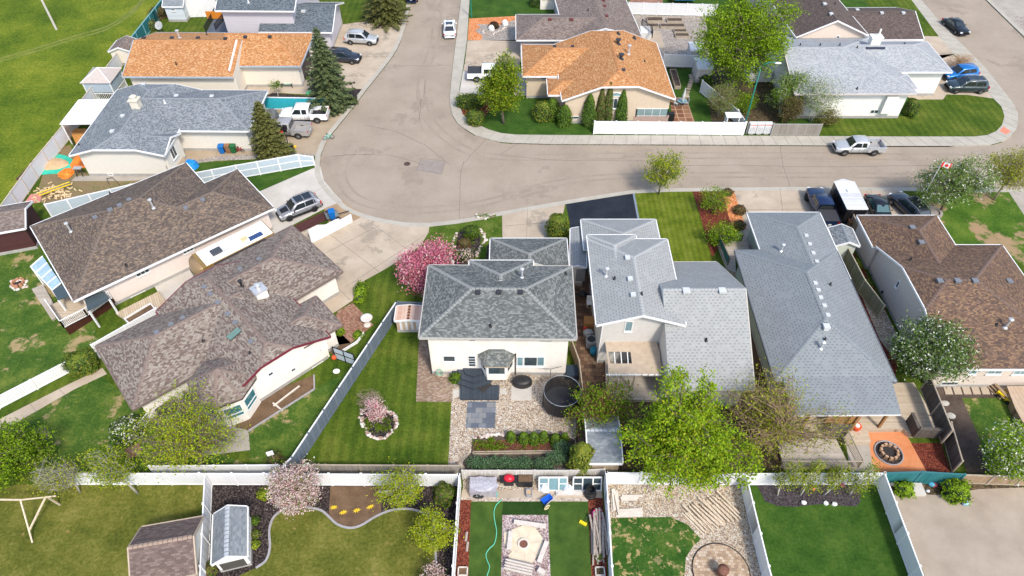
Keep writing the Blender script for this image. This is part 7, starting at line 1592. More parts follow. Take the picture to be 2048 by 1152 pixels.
deck('deck', 'worn dark wooden deck under the plywood lean-to', [(1210, 700), (1330, 700), (1335, 800), (1212, 800)], .35, DECKG)
# tan house deck with glass rail
t = deck('deck', 'raised corner deck with a glass railing behind the white corner fence', [(1268, 215), (1334, 212), (1338, 233), (1268, 233)], .9, plain('pinkish deck floor', (.5, .36, .31, 1), .8), plain('pink brick skirt', (.45, .32, .28, 1), .9))
rail(t, [(1266, 215), (1272, 233), (1334, 233), (1336, 214)], .9, 1.1, TRIM, plain('frosted rail glass', (.22, .3, .3, 1), .2, var=.15, vs=1.2))
t = deck('entry_landing', 'white landing with a black stair rail behind the grey brown roof', [(1280, 52), (1300, 52), (1303, 66), (1282, 66)], .9, plain('white landing', (.66, .66, .66, 1), .7)); rail(t, [(1283, 50), (1303, 66), (1304, 76)], .9, .9, BLACK)
t = deck('deck', 'tan wooden deck with steps at the right edge of the photo', [(2014, 772), (2200, 772), (2200, 852), (2050, 852), (2030, 815)], .8, boards('tan boards', (.36, .26, .18, 1), (.48, .37, .27, 1), .14), BWOOD)
for k in range(3): p = G(1990 + k * 8, 782 - k, .25 + .2 * k); MB().box((p.x, p.y, .12 + .2 * k), (.28, 1.5, .05), rad(18)).build('step', BWOOD, t)
t = deck('porch', 'front porch landing of the cream bungalow with grey shingles', [(330, 332), (352, 305), (362, 305), (372, 322), (350, 345)], .5, CONC_BRN, GWOOD); rail(t, [(338, 345), (364, 310)], .5, .9, GWOOD)
t = deck('deck', 'grey wooden entry deck with teal mesh rails beside the long grey roof', [(1436, 482), (1490, 480), (1500, 500), (1470, 502), (1472, 545), (1458, 540)], .6, DECKG)
rail(t, [(1438, 484), (1482, 482)], .6, .9, DP, plain('teal mesh', (.02, .12, .11, 1), .7)); rail(t, [(1436, 484), (1455, 530)], .6, .9, DP, MATS['teal mesh'])
rd = deck('deck', 'white railed back deck of the taupe house', [(300, 826), (350, 798), (372, 832), (330, 850)], .35, CONC, TRIM); rail(rd, [(268, 880), (303, 838)], .1, .9, TRIM)
dk9 = deck('deck', 'grey deck with black posts and an orange screen behind the lilac house', [(412, 66), (436, 22), (452, 24), (462, 64)], .5, plain('slate deck', (.09, .11, .14, 1), .6)); rail(dk9, [(412, 64), (434, 24)], .5, .9, BLACK); rail(dk9, [(432, 60), (448, 40)], .5, .9, BLACK)
MB().box(G(430, 30, 1.2), (2.6, .1, 1.1)).build('screen', plain('orange slat screen', (.6, .2, .02, 1), .6), dk9)
# ================================================================ STREET FURNITURE
def pole_light():
 g = G(1484, 268); H = 8.6; t = thing('street_lamp', 'teal street lamp with a curved arm at the corner fence', 'street lamp', (g.x, g.y, 0)); TG = plain('teal lamp paint', (.01, .17, .12, 1), .4)
 MB().tube([(0, 0, 0), (0, 0, H * .5), (.0, 0, H)], [.12, .09, .06], 10).build('pole', TG, t, True, world=False)
 MB().tube([(0, 0, H), (.25, .0, H + .55), (.8, 0, H + .85), (1.5, 0, H + .8)], [.06, .05, .045, .04], 8).build('arm', TG, t, True, world=False)
 MB().blob((1.75, 0, H + .74), (.42, .17, .10), 0, 10, 6).build('lamp_head', plain('pale lamp head', (.7, .72, .72, 1), .4), t, True, world=False)
pole_light()
g = G(943, 35); single('lamp_pole', MB().tube([zv(g, 0), zv(g, 9)], [.11, .06], 10), plain('teal lamp paint', (.01, .17, .12, 1), .4), 'teal pole at the sidewalk by the orange shale bed, cut by the top edge', 'pole')
g = G(113, 59); single('utility_pole', MB().tube([zv(g, 0), zv(g, 9)], [.17, .12], 10), plain('pale grey pole', (.5, .47, .43, 1), .8, var=.1, vs=4), 'bare grey pole standing in the grass field', 'pole')
RED2 = plain('red stripe', (.65, .05, .05, 1), .5); MBX = plain('mailbox grey white', (.60, .62, .62, 1), .5)
for k, (px_, l_) in enumerate(((1502, 'left community mailbox with two red marks beside the street lamp'), (1517, 'middle community mailbox with one red band'), (1532, 'right community mailbox nearest the grey picket fence'))):
 g = G(px_, 269.5); t = thing('community_mailbox', l_, 'mailbox', (g.x, g.y + .2, 0), 0, 'community mailboxes at the sidewalk'); w_ = .84
 MB().box((0, 0, .85), (w_, .5, 1.3)).build('cabinet', MBX, t, world=False); MB().box((0, 0, .1), (.5, .4, .2)).build('pedestal', CONC, t, world=False); MB().box((0, 0, 1.53), (w_ + .04, .55, .07)).build('lid', MBX, t, world=False)
 MB().box((0, -.256, 1.36), (w_ * .86, .012, .06)).build('red_band', RED2, t, world=False)
 if k == 0: MB().box((.1, -.256, 1.0), (.3, .012, .05)).build('red_band', RED2, t, world=False)
 dv = MB()
 for i in range(1, 4): dv.box((-w_ / 2 + w_ * i / 4, -.253, .78), (.012, .008, .7))
 for z in (.45, .62, .79, .96): dv.box((0, -.254, z), (w_ * .9, .008, .012))
 dv.build('door_lines', DARK, t, world=False)
 for i in range(3): MB().box((-.25 + .25 * i, -.262, .34), (.05, .02, .03)).build('lock', BLACK, t, world=False)
 MB().box((w_ / 2 + .02, 0, .85), (.035, .5, 1.32)).build('side_panel', DARK, t, world=False)
def bin_(px, py, col, label, rz=0, z=0, nm='wheelie_bin'):
 g = G(px, py, z); t = thing(nm, label, 'bin', (g.x, g.y, z), rz); m = plain('bin ' + col[0], col[1], .5)
 b = MB(); b.v += [(-.24, -.24, .08), (.24, -.24, .08), (.24, .24, .08), (-.24, .24, .08), (-.3, -.34, 1.0), (.3, -.34, 1.0), (.3, .34, 1.0), (-.3, .34, 1.0)]
 for f in ((0, 1, 5, 4), (1, 2, 6, 5), (2, 3, 7, 6), (3, 0, 4, 7), (3, 2, 1, 0), (4, 5, 6, 7)): b.f.append(f); b.m.append(0)
 b.build('body', m, t, world=False); MB().box((0, 0, 1.03), (.66, .74, .06)).box((0, .38, 1.02), (.5, .08, .08)).build('lid', m, t, world=False)
 for s_ in (-.26, .26): MB().cyl((s_ - .03, .26, .12), (s_ + .03, .26, .12), .12, n=12).build('wheel', BLACK, t, world=False)
BLU = ('blue', (.005, .13, .42, 1)); BRN = ('brown', (.24, .12, .06, 1)); GRNb = ('green', (.01, .12, .035, 1))
bin_(446, 306, BLU, 'blue wheelie bin against the cream garage wall', rad(8)); bin_(459, 305, BRN, 'brown wheelie bin between a blue and a green one', rad(4)); bin_(469, 305, GRNb, 'green wheelie bin beside a small red bicycle')
bin_(666, 437, BLU, 'blue wheelie bin standing on the small utility trailer', rad(20), .6); bin_(1692, 447, BLU, 'blue wheelie bin beside the enclosed trailer'); bin_(1706, 446, GRNb, 'green wheelie bin behind the enclosed trailer', rad(15)); bin_(1698, 456, BRN, 'orange brown bin at the board fence by the enclosed trailer')
# basketball hoop
g = G(578, 297); t = thing('basketball_hoop', 'portable black basketball hoop by the silver pickup', 'basketball hoop', (g.x, g.y, 0)); MB().box((0, 0, .12), (1.1, .7, .22)).build('base', BLACK, t, world=False); MB().tube([(0, .1, .2), (0, .15, 1.5), (-.1, .1, 2.6)], .05, 8).build('pole', DARK, t, world=False); MB().box((-.25, -.1, 2.75), (1.25, .05, .8)).build('backboard', BLACK, t, world=False); MB().lathe((-.25, -.38, 2.55), [(.23, 0), (.25, .02), (.23, .03)], 16).build('rim', plain('hoop red', (.5, .05, .02, 1), .5), t, world=False)
single('sports_ball', MB().blob(G(590, 293, .16), (.2, .2, .16), 0, 12, 8), plain('ball yellow', (.7, .42, .01, 1), .6), 'yellow ball beside the basketball hoop base', 'ball', smooth=True)
def bike(px, py, rz, col, label, s=.6):
 g = G(px, py); t = thing('bicycle', label, 'bicycle', (g.x, g.y, 0), rz)
 for x in (-.5 * s, .5 * s):
  w_ = MB(); n = 18
  w_.tube([(x + .30 * s * math.cos(6.283 * k / n), 0, .31 * s + .30 * s * math.sin(6.283 * k / n)) for k in range(n + 1)], .028, 6, cap=False); w_.build('wheel', BLACK, t, world=False)
 f = MB(); 
 for a, b in (((-.5, .31), (-.1, .85)), ((-.5, .31), (0, .3)), ((0, .3), (-.12, .9)), ((0, .3), (.4, .78)), ((-.1, .8), (.38, .82)), ((.5, .31), (.36, .95))): f.bar((a[0] * s, 0, a[1] * s), (b[0] * s, 0, b[1] * s), .05, .05)
 f.build('frame', plain('bike ' + col[0], col[1], .4), t, world=False); MB().box((-.13 * s, 0, .95 * s), (.22, .12, .06)).build('saddle', BLACK, t, world=False); MB().bar((.34 * s, -.25 * s, .98 * s), (.34 * s, .25 * s, .98 * s), .04, .04).build('handlebar', plain('white grips', (.7, .72, .7, 1), .5), t, world=False)
bike(658, 279, rad(20), ('mint', (.15, .5, .38, 1)), 'small mint and white bicycle at the kerb', .85); bike(480, 304, rad(-10), ('red', (.4, .02, .02, 1)), 'small red bicycle by the green bin', .75)
# bench
g = G(575, 174); t = thing('garden_bench', 'black bench with colourful cushions on the cream garage wall', 'bench', (g.x, g.y, 0)); MB().box((0, 0, .45), (1.5, .5, .05)).build('seat', DARK, t, world=False); MB().box((0, .24, .75), (1.5, .05, .5)).build('backrest', plain('orange teal cushion', (.5, .2, .06, 1), .8, var=.5, vs=2.5), t, world=False)
for x in (-.7, .7):
 for y in (-.2, .2): MB().box((x, y, .22), (.06, .06, .44)).build('leg', BLACK, t, world=False)
MB().box((.1, 0, .5), (.9, .42, .1)).build('cushion', plain('sage cushion', (.35, .48, .38, 1), .9), t, world=False)
# black lamp in spruce bed
g = G(709, 197); t = thing('garden_lamp', 'black three headed garden lamp by the tall spruce', 'lamp', (g.x, g.y, 0)); MB().tube([(0, 0, 0), (0, 0, 2.2)], .04, 8).build('post', BLACK, t, world=False); MB().lathe((0, 0, 0), [(.35, 0), (.4, .25), (.3, .35)], 12).build('base', plain('black tub', (.02, .02, .02, 1), .7), t, world=False)
for x, y in ((-.3, 0), (.3, .1), (-.15, -.25)): MB().bar((0, 0, 2.1), (x, y, 2.2), .03, .03).lathe((x, y, 2.15), [(.14, 0), (.16, .12), (.05, .2)], 8).build('lamp_shade', BLACK, t, world=False)
# turtle sandbox
g = G(620, 187); single('sandbox_lid', MB().blob((g.x, g.y, 0), (.55, .5, .35), .05, 12, 6, flat=True), plain('bright green plastic', (.12, .5, .2, 1), .5), 'bright green dome lid in the bed by the tall spruce', 'lid', smooth=True)
# fountain and birdbath
g = G(735, 645); t = thing('garden_fountain', 'white tiered stone fountain at the edge of the brick patio', 'fountain', (g.x, g.y, 0)); WSX = plain('white stone', (.62, .57, .52, 1), .8, var=.1); MB().lathe((0, 0, 0), [(.25, 0), (.15, .1), (.12, .45), (.5, .6), (.55, .68), (.45, .66), (.1, .62)], 20).build('bowl', WSX, t, True, world=False); MB().lathe((.05, -.35, 0), [(.3, 0), (.33, .12), (.2, .2)], 16).build('plinth', WSX, t, world=False)
# dishes
def dish(px, py, label, h, r, m, top=None, rz=0):
 g = G(px, py); t = thing('satellite_dish', label, 'satellite dish', (g.x, g.y, 0), rz); MB().tube([(0, 0, 0), (0, 0, h)], .035, 8).build('mast', STEEL, t, world=False)
 b = MB(); n = 16; i0 = 0; nr = Vector((-.15, -.75, .65)).normalized(); a = nr.orthogonal().normalized(); c = nr.cross(a)
 for k, (rr, dd) in enumerate(((.02, -.10), (.5, -.06), (1, .03))):
  for j in range(n): u = 6.283 * j / n; b.v.append(tuple(Vector((0, -.1, h)) + (a * math.cos(u) + c * math.sin(u)) * r * rr + nr * dd))
 for k in range(2):
  for j in range(n): b.f.append((k * n + j, k * n + (j + 1) % n, (k + 1) * n + (j + 1) % n, (k + 1) * n + j)); b.m.append(0)
 b.build('dish', m, t, True, world=False); MB().bar((0, -.12, h - .1), Vector((0, -.1, h)) + nr * .5, .03, .03).build('arm', STEEL, t, world=False)
dish(1868, 412, 'satellite dish in front of the white blossoming tree', 2.0, .42, plain('pale dish', (.6, .6, .6, 1), .5)); dish(324, 66, 'grey satellite dish on the top left lawn', 1.2, .6, plain('mesh dish', (.35, .36, .36, 1), .6))
g = G(1864, 428); single('planter_ring', MB().lathe((g.x, g.y, 0), [(.95, 0), (.95, .35), (.7, .36), (.68, .2)], 20), plain('grey brick ring', (.30, .27, .25, 1), .9, var=.25, vs=5), 'round brick ring under the white blossoming tree', 'planter')
# flag
g = G(1886, 322, 6.6); t = thing('flag', 'red and white flag with a maple leaf in front of the white blossoming tree', 'flag', (g.x, g.y, 0)); H = 6.6; MB().tube([(0, 0, 0), (0, 0, H)], .035, 8).build('pole', TRIM, t, world=False)
FR = plain('flag red', (.65, .03, .02, 1), .7); f = MB(); NX = 12
def fp(u, v): return (u * 1.05, -.1 + .10 * math.sin(u * 7), H - .1 - .6 * (1 - v) - .12 * u)
for i in range(NX):
 u0, u1 = i / NX, (i + 1) / NX; f.poly([fp(u0, 0), fp(u1, 0), fp(u1, 1), fp(u0, 1)], 0 if (i < 3 or i >= 9) else 1)
fl = f.build('cloth', [FR, plain('flag white', (.75, .75, .75, 1), .7)], t, world=False)
lf = [(0, .95), (.09, .78), (.2, .82), (.17, .62), (.33, .68), (.30, .55), (.42, .48), (.22, .32), (.24, .24), (.03, .27), (.03, .08)]; lf = lf + [(-x, y) for x, y in reversed(lf[1:])]
m_ = MB(); c0 = (.5, .5)
pts = [Vector(fp(.5 + x * .42, .5 + (y - .5) * .85)) + Vector((0, -.03, 0)) for x, y in lf]
tri = tessellate_polygon([[Vector((p.x, p.z, 0)) for p in pts]])
for a in tri: m_.poly([pts[i] for i in a])
m_.build('maple_leaf', FR, fl, world=False)
# ================================================================ YARD THINGS
LOGW = plain('grey driftwood', (.34, .29, .25, 1), .9, var=.25, vs=5); STN = plain('cream flagstone', (.62, .53, .40, 1), .85, var=.12, vs=2.5); YEL = plain('bright yellow', (.8, .55, .01, 1), .5); RST = plain('rusty steel', (.16, .07, .045, 1), .8, var=.3, vs=6); SND = plain('sand', (.5, .35, .2, 1), .95, var=.1)
def T_(name, label, cat, px, py, rz=0, group=None, z=0):
 g = G(px, py, z); return thing(name, label, cat, (g.x, g.y, z), rz, group)
def B_(t, nm, mb, m, sm=False): return mb.build(nm, m, t, sm, world=False)
# trampoline
t = T_('trampoline', 'round black trampoline with a dark safety net beside the gravel', 'trampoline', 1122, 812); R_ = 1.5; n = 28
B_(t, 'mat', MB().lathe((0, 0, .62), [(R_ - .2, 0), (R_ - .2, .03), (.1, .02)], n), BLACK); B_(t, 'pad', MB().lathe((0, 0, .62), [(R_, 0), (R_, .06), (R_ - .22, .05)], n), DARK)
for z, nm in ((2.2, 'top_ring'), (.6, 'frame_ring')): B_(t, nm, MB().tube([(R_ * math.cos(6.283 * k / n), R_ * math.sin(6.283 * k / n), z) for k in range(n + 1)], .03, 6, cap=False), STEEL if z > 1 else DARK)
nm_, ntn, bsn = newmat('safety net'); bsn.inputs['Base Color'].default_value = (.012, .012, .014, 1); bsn.inputs['Alpha'].default_value = .9
net = MB()
for k in range(n): a, b = 6.283 * k / n, 6.283 * (k + 1) / n; net.poly([(R_ * math.cos(a), R_ * math.sin(a), .65), (R_ * math.cos(b), R_ * math.sin(b), .65), (R_ * math.cos(b), R_ * math.sin(b), 2.18), (R_ * math.cos(a), R_ * math.sin(a), 2.18)])
B_(t, 'net', net, nm_)
for k in range(6): a = 6.283 * k / 6; B_(t, 'pole', MB().cyl((1.02 * R_ * math.cos(a), 1.02 * R_ * math.sin(a), 0), (1.02 * R_ * math.cos(a), 1.02 * R_ * math.sin(a), 2.25), .03, n=8), DARK)
t = T_('trampoline', 'rectangular trampoline with blue and yellow edges at the top edge', 'trampoline', 1362, -4); B_(t, 'mat', MB().box((0, 0, .8), (3.0, 4.2, .04)), BLACK)
for x, m_ in ((-1.75, YEL), (1.75, plain('sky blue pad', (.02, .25, .5, 1), .6))): B_(t, 'pad', MB().box((x, 0, .8), (.45, 4.6, .07)), m_)
B_(t, 'pad', MB().box((0, -2.3, .8), (3.1, .4, .07)), MATS['sky blue pad'])
# centre house yard
t = T_('fire_table', 'black covered oval table on the gravel by the cream wall', 'table', 1044, 768); B_(t, 'cover', MB().lathe((0, 0, 0), [(.84, 0), (.86, .45), (.8, .62), (.3, .68)], 18, sy=.62), BLACK, True)
single('window_well', MB().box(G(1144, 748) + Vector((0, 0, .25)), (1.15, 1.2, .5)).box(G(1144, 748) + Vector((0, 0, .53)), (1.05, 1.1, .05)), plain('blue black cover', (.03, .045, .06, 1), .25), 'blue black covered box at the right corner of the cream house', 'box')
g = G(881, 752); m_ = MB()
for k in range(3): m_.tube([(g.x + (.22 + .03 * k) * math.cos(6.283 * j / 16), g.y - .12 - .04 * k, .75 + .38 * math.sin(6.283 * j / 16)) for j in range(17)], .03, 6, cap=False)
single('garden_hose', m_, plain('faded green hose', (.2, .38, .26, 1), .5), 'coiled pale green hose hanging on the cream wall', 'hose')
t = T_('clothes_post', 'thin black umbrella clothes line by the trampoline', 'clothes line', 1100, 762)
B_(t, 'post', MB().tube([(0, 0, 0), (0, 0, 1.7)], .025, 6), BLACK); B_(t, 'arm', MB().bar((0, 0, 1.7), (.9, .2, 1.8), .03, .03).bar((0, 0, 1.7), (-.7, .2, 1.5), .03, .03), DARK)
planter('wood edged flower bed at the brown mulch, centre yard', [(946, 903), (1113, 901), (1113, 905), (946, 907)], .15, WP, name='bed_edging')
def rocks(label, P, r, m, n, jit=.12, name='rock_border', cat='rocks', seed=1, close=True):
 R = random.Random(seed); W_ = [G(*p) for p in (P + [P[0]] if close else P)]; tot = sum((W_[i + 1] - W_[i]).length for i in range(len(W_) - 1)); b = MB()
 for k in range(n): p = at_len(W_, tot * k / n); q = r * R.uniform(.7, 1.4); b.blob((p.x + R.uniform(-jit, jit), p.y + R.uniform(-jit, jit), q * .35), (q, q * R.uniform(.7, 1.1), q * .6), .18, 7, 5, seed=k)
 return single(name, b, m, label, cat)
STM = stones('mixed border stone', [(.55, .45, .38, 1), (.68, .6, .54, 1), (.4, .27, .22, 1), (.72, .68, .64, 1)], 3.5, gap=.1, bumpk=.2)
rocks('ring of pink and white stones round the island bed', IS, .15, STM, 60)
rocks('line of white pebbles at the top of the wood mulch bed', [(946, 876), (990, 870), (1012, 872)], .14, STM, 26, close=False)
rocks('white stone border of the front lawn bed', [(962, 458), (972, 480), (957, 502), (950, 516)], .14, STM, 20, close=False, seed=4); rocks('stone border on the left of the front lawn bed', [(912, 468), (906, 490), (901, 515), (906, 530)], .12, STM, 20, close=False, seed=5)
rocks('white stone arc by the kerb on the front lawn', [(952, 430), (958, 437), (975, 437), (992, 430)], .14, STM, 16, close=False, seed=6)
rocks('stone border round the orange shale island', [(966, 62), (970, 69), (985, 70), (1000, 62), (1015, 54)], .16, STM, 18, close=False, seed=7)
for x, y, l in ((983, 60, 'white boulder left of the maroon bush'), (1010, 50, 'large white boulder right of the maroon bush')): g = G(x, y); single('boulder', MB().blob((g.x, g.y, .2), (.45, .4, .55 if x < 1000 else .6), .12, 10, 7, seed=x), plain('white boulder', (.7, .7, .69, 1), .8, var=.1), l, 'boulder')
for i_, (x, y) in enumerate(((1607, 1006), (1651, 1007), (1668, 1009))): g = G(x, y); single('boulder', MB().blob((g.x, g.y, .08), (.2, .17, .16), .15, 9, 6, seed=i_), MATS['white boulder'], ('leftmost white rock on the grey mulch', 'bluish middle white rock on the grey mulch', 'rightmost white rock on the grey mulch')[i_], 'boulder')
for x, y, c_, l in ((1622, 983, (.6, .05, .03, 1), 'small red garden ornament between the aspens'), (1681, 976, (.6, .02, .2, 1), 'pink garden ornament between the right two aspens')): t = T_('garden_ornament', l, 'ornament', x, y); B_(t, 'stake', MB().cyl((0, 0, 0), (0, 0, .4), .02, n=6), DARK); B_(t, 'flower', MB().blob((0, 0, .45), (.17, .17, .12), .2, 8, 6), plain('orn%d' % x, c_, .5), True)
# side yard clutter between the two storey houses
t = T_('air_conditioner', 'grey metal air conditioner in the side yard of the grey stucco house', 'air conditioner', 1181, 690); B_(t, 'cabinet', MB().box((0, 0, .42), (.85, .85, .84)), plain('cabinet grey', (.3, .31, .32, 1), .5)); B_(t, 'fan_grille', MB().lathe((0, 0, .85), [(.36, 0), (.34, .03), (.08, .02)], 18), DARK)
for k in range(4): g = G(1176 + (k % 2) * 3, 672 - 3 * (k // 2)); 
t = T_('plastic_tubs', 'stacked grey plastic tubs above the air conditioner', 'tubs', 1176, 672); B_(t, 'tub', MB().blob((0, 0, .4), (.5, .4, .45), .1, 10, 7), plain('grey tarp', (.32, .34, .36, 1), .5), True)
t = T_('storage_crate', 'brown wooden crate in the side yard of the grey stucco house', 'crate', 1178, 652); B_(t, 'box', MB().box((0, 0, .45), (1.0, .9, .9)), plain('orange brown wood', (.34, .17, .06, 1), .8))
t = T_('water_barrel', 'teal blue barrel at the corner of the grey stucco house', 'barrel', 1186, 708); B_(t, 'body', MB().lathe((0, 0, 0), [(.28, 0), (.33, .4), (.28, .8), (.2, .82)], 14), plain('teal barrel', (.01, .16, .25, 1), .4), True)
t = T_('patio_umbrella', 'folded black umbrella lying in the narrow side yard', 'umbrella', 1166, 598); B_(t, 'canopy', MB().tube([(-.9, 0, .6), (0, 0, .75), (.5, 0, .6)], [.02, .4, .1], 6), BLACK)
t = T_('patio_chair', 'white folding chairs stacked in the narrow side yard', 'chair', 1178, 612); B_(t, 'seat', MB().box((0, 0, .45), (.5, .5, .06)), TRIM); B_(t, 'backrest', MB().box((0, .26, .8), (.5, .06, .7)), TRIM)
for x in (-.2, .2):
 for y in (-.2, .2): B_(t, 'leg', MB().box((x, y, .21), (.04, .04, .42)), TRIM)
# fire pits
def firepit(label, px, py, r, m, inner=None, ring=None, h=.35):
 t = T_('fire_pit', label, 'fire pit', px, py); R = random.Random(px); b = MB(); n = int(r * 18)
 for k in range(n): a = 6.283 * k / n; b.box((r * math.cos(a), r * math.sin(a), h / 2), (.17, .24, h * R.uniform(.95, 1.05)), a)
 B_(t, 'stone_ring', b, m); B_(t, 'ash_bed', MB().lathe((0, 0, 0), [(r - .1, 0), (r - .1, .1), (.1, .12)], 16), inner or plain('ash', (.03, .025, .025, 1), .95))
 if ring: B_(t, 'gravel_ring', MB().lathe((0, 0, .01), [(ring, 0), (ring, .02), (r, .02)], 28), MULCHD); B_(t, 'ring_edging', MB().tube([(ring * math.cos(6.283 * k / 24), ring * math.sin(6.283 * k / 24), .04) for k in range(25)], .06, 6, cap=False), EDGE)
 return t
firepit('stone ring fire pit in the orange shale yard', 1777, 906, .62, plain('tan ring stone', (.42, .27, .17, 1), .9, var=.15, vs=5), ring=1.05)
firepit('small brick fire pit on the patchy lawn at the left edge', 38, 568, .5, plain('red tan brick', (.45, .22, .13, 1), .9, var=.2, vs=5)); rocks('white rocks round the small brick fire pit', [(25, 562), (52, 562), (54, 574), (38, 580), (24, 576)], .16, STM, 18, seed=9)
# stone circle seating
t = T_('stone_circle', 'octagonal cream flagstone circle with a round fire hole', 'fire circle', 1047, 1090)
cc = G(1047, 1090); P = [(1008, 1066), (1045, 1052), (1070, 1056), (1086, 1078), (1084, 1102), (1070, 1120), (1058, 1130), (1024, 1124), (1016, 1112), (1024, 1104), (1014, 1096), (1008, 1086)]
B_(t, 'flagstones', MB().prism([(p.x - cc.x, p.y - cc.y) for p in gpx(P)], -.02, .09), STN)
B_(t, 'fire_ring', MB().lathe((0, 0, .05), [(.42, 0), (.42, .16), (.30, .17), (.28, .02)], 24), plain('pale ring', (.6, .54, .46, 1), .9)); B_(t, 'ash_bed', MB().lathe((0, 0, .09), [(.3, 0), (.3, .07), (.02, .08)], 20), plain('red ash', (.16, .07, .05, 1), .95))
jn = MB()
for a in (.2, 1.1, 2.0, 2.9, 3.9, 4.8, 5.6): jn.bar((.45 * math.cos(a), .45 * math.sin(a), .092), (1.3 * math.cos(a), 1.3 * math.sin(a), .092), .02, .01)
B_(t, 'joint', jn, plain('flag joint', (.42, .35, .26, 1), .9))
def bench_(label, a, b, wd=.32, h=.42, m=None):
 A, B = G(*a, h), G(*b, h); c = (A + B) / 2; t = thing('log_bench', label, 'bench', (c.x, c.y, 0), math.atan2((B - A).y, (B - A).x)); L_ = (B - A).length
 B_(t, 'seat', MB().box((0, 0, h - .05), (L_, wd, .1)), m or LOGW)
 for x in (-.36, .36): B_(t, 'leg', MB().box((x * L_, 0, (h - .1) / 2), (.2, wd * .8, h - .1)), m or LOGW)
 return t
PB = plain('pale sawn wood', (.55, .5, .45, 1), .85, var=.12, vs=4)
bench_('pale plank bench above the stone circle', (1028, 1043), (1092, 1052), m=PB); bench_('pale plank bench left of the stone circle', (1022, 1062), (1018, 1098), m=PB); bench_('pale plank bench right of the stone circle', (1094, 1082), (1078, 1124), m=PB)
for k in range(4): pass
t = bench_('slatted grey bench below the stone circle', (1012, 1128), (1063, 1140), .8, .45, LOGW)
for k in range(4): B_(t, 'slat', MB().box((0, -.3 + .2 * k, .47), (2.0, .1, .04)), PB)
g = G(1082, 1146); single('step_stool', MB().box((g.x, g.y, .2), (.5, .35, .4), rad(-35)), PB, 'small pale wooden stool below the right plank bench', 'stool')
# hose on turf
P = [(1003, 1000), (994, 1008), (989, 1018), (988, 1030), (990, 1045), (993, 1060), (992, 1075), (988, 1088), (978, 1098), (972, 1108), (974, 1120), (979, 1134), (974, 1152), (970, 1170)]
single('garden_hose', MB().tube([G(x, y, .04) for x, y in catmull(P, 5, False)], .035, 6), plain('mint hose', (.12, .5, .32, 1), .4), 'mint green hose snaking down the artificial turf', 'hose')
# clutter row
t = T_('covered_crate', 'wire crate under clear crumpled plastic in the clutter row', 'crate', 967, 980); B_(t, 'crate', MB().box((0, 0, .45), (2.0, 1.2, .9)), plain('grey lilac plastic', (.33, .31, .34, 1), .35, var=.2, vs=4)); B_(t, 'plastic_cover', MB().blob((0, .0, .86), (1.05, .62, .12), .12, 14, 6, flat=True), plain('clear sheet', (.38, .37, .41, 1), .2, var=.2, vs=6))
t = T_('barbecue', 'red lidded black barbecue in the clutter row', 'barbecue', 1018, 966); B_(t, 'body', MB().box((0, 0, .6), (1.4, .55, .2)).box((0, 0, .3), (.7, .5, .6)), BLACK); B_(t, 'lid', MB().blob((0, 0, .75), (.42, .33, .3), .02, 12, 6, flat=True), plain('barbecue red', (.5, .01, .03, 1), .35), True)
single('metal_trough', MB().box(G(1050, 966) + Vector((0, 0, .35)), (1.15, .7, .7)).box(G(1050, 966) + Vector((0, 0, .71)), (1.0, .55, .03), 0, 1), [BLACK, SOIL], 'black soil filled trough in the clutter row', 'trough')
WFR = plain('peeling window white', (.72, .72, .70, 1), .7, var=.08, vs=5)
for k, (x0, x1, l) in enumerate(((1078, 1134, 'old white window sash leaning at the left of the clutter row'), (1146, 1202, 'old white window sash leaning beside the black barrels'))):
 a, b = G(x0, 981), G(x1, 982); c = (a + b) / 2; t = thing('salvage_panel', l, 'window', (c.x, c.y, 0)); L_ = (b - a).length; f = MB(); v = Vector((0, .5, .95)).normalized(); Q = lambda u, s_: Vector((u, 0, .03)) + v * s_
 for s_ in (0, 1.15): f.bar(Q(-L_ / 2, s_), Q(L_ / 2, s_), .1, .1)
 for u in (-.5, -.17, .2, .5): f.bar(Q(L_ * u, 0), Q(L_ * u, 1.15), .09, .09)
 f.bar(Q(-L_ / 2, .6), Q(-L_ * .17, .6), .06, .06); f.bar(Q(L_ * .2, .6), Q(L_ / 2, .6), .06, .06)
 B_(t, 'sash_frame', f, WFR); B_(t, 'pane', MB().poly([Q(-L_ / 2, 0), Q(L_ / 2, 0), Q(L_ / 2, 1.15), Q(-L_ / 2, 1.15)]), GLASSB if k == 0 else GLASS)
for x, y, l in ((1089, 980, 'rumpled white bag at the first window sash'), (1137, 982, 'rumpled white bag between the window sashes')): g = G(x, y); single('bag', MB().blob((g.x, g.y, .2), (.42, .34, .32), .2, 12, 7, seed=x), plain('white bag', (.62, .66, .7, 1), .6), l, 'bag')
g = G(957, 992); single('rubbish_bag', MB().blob((g.x, g.y, .2), (.42, .32, .28), .2, 12, 7, seed=2), plain('shiny black bag', (.015, .015, .018, 1), .3), 'black rubbish bag beside the plastic covered crate', 'bag')
single('tote_box', MB().box(G(989, 990) + Vector((0, 0, .1)), (.45, .35, .2)), plain('turquoise box', (.03, .42, .38, 1), .5), 'small turquoise box by the plastic covered crate', 'box')
planter('grey concrete block planter in the middle of the paving', [(1053, 990), (1064, 990), (1064, 978), (1053, 978)], .35, EDGE, SND)
single('timber_block', MB().box(G(1138, 988) + Vector((0, 0, .1)), (2.0, .3, .2)), PB, 'long pale timber block on the paving', 'timber')
t = T_('barrel', 'tall black plastic barrel at the right end of the clutter row', 'barrel', 1180, 990)
B_(t, 'body', MB().lathe((0, 0, 0), [(.44, 0), (.46, .3), (.42, .32), (.42, .6), (.38, .62), (.36, .95), (.30, .95), (.30, .5), (.02, .48)], 20), BLACK)
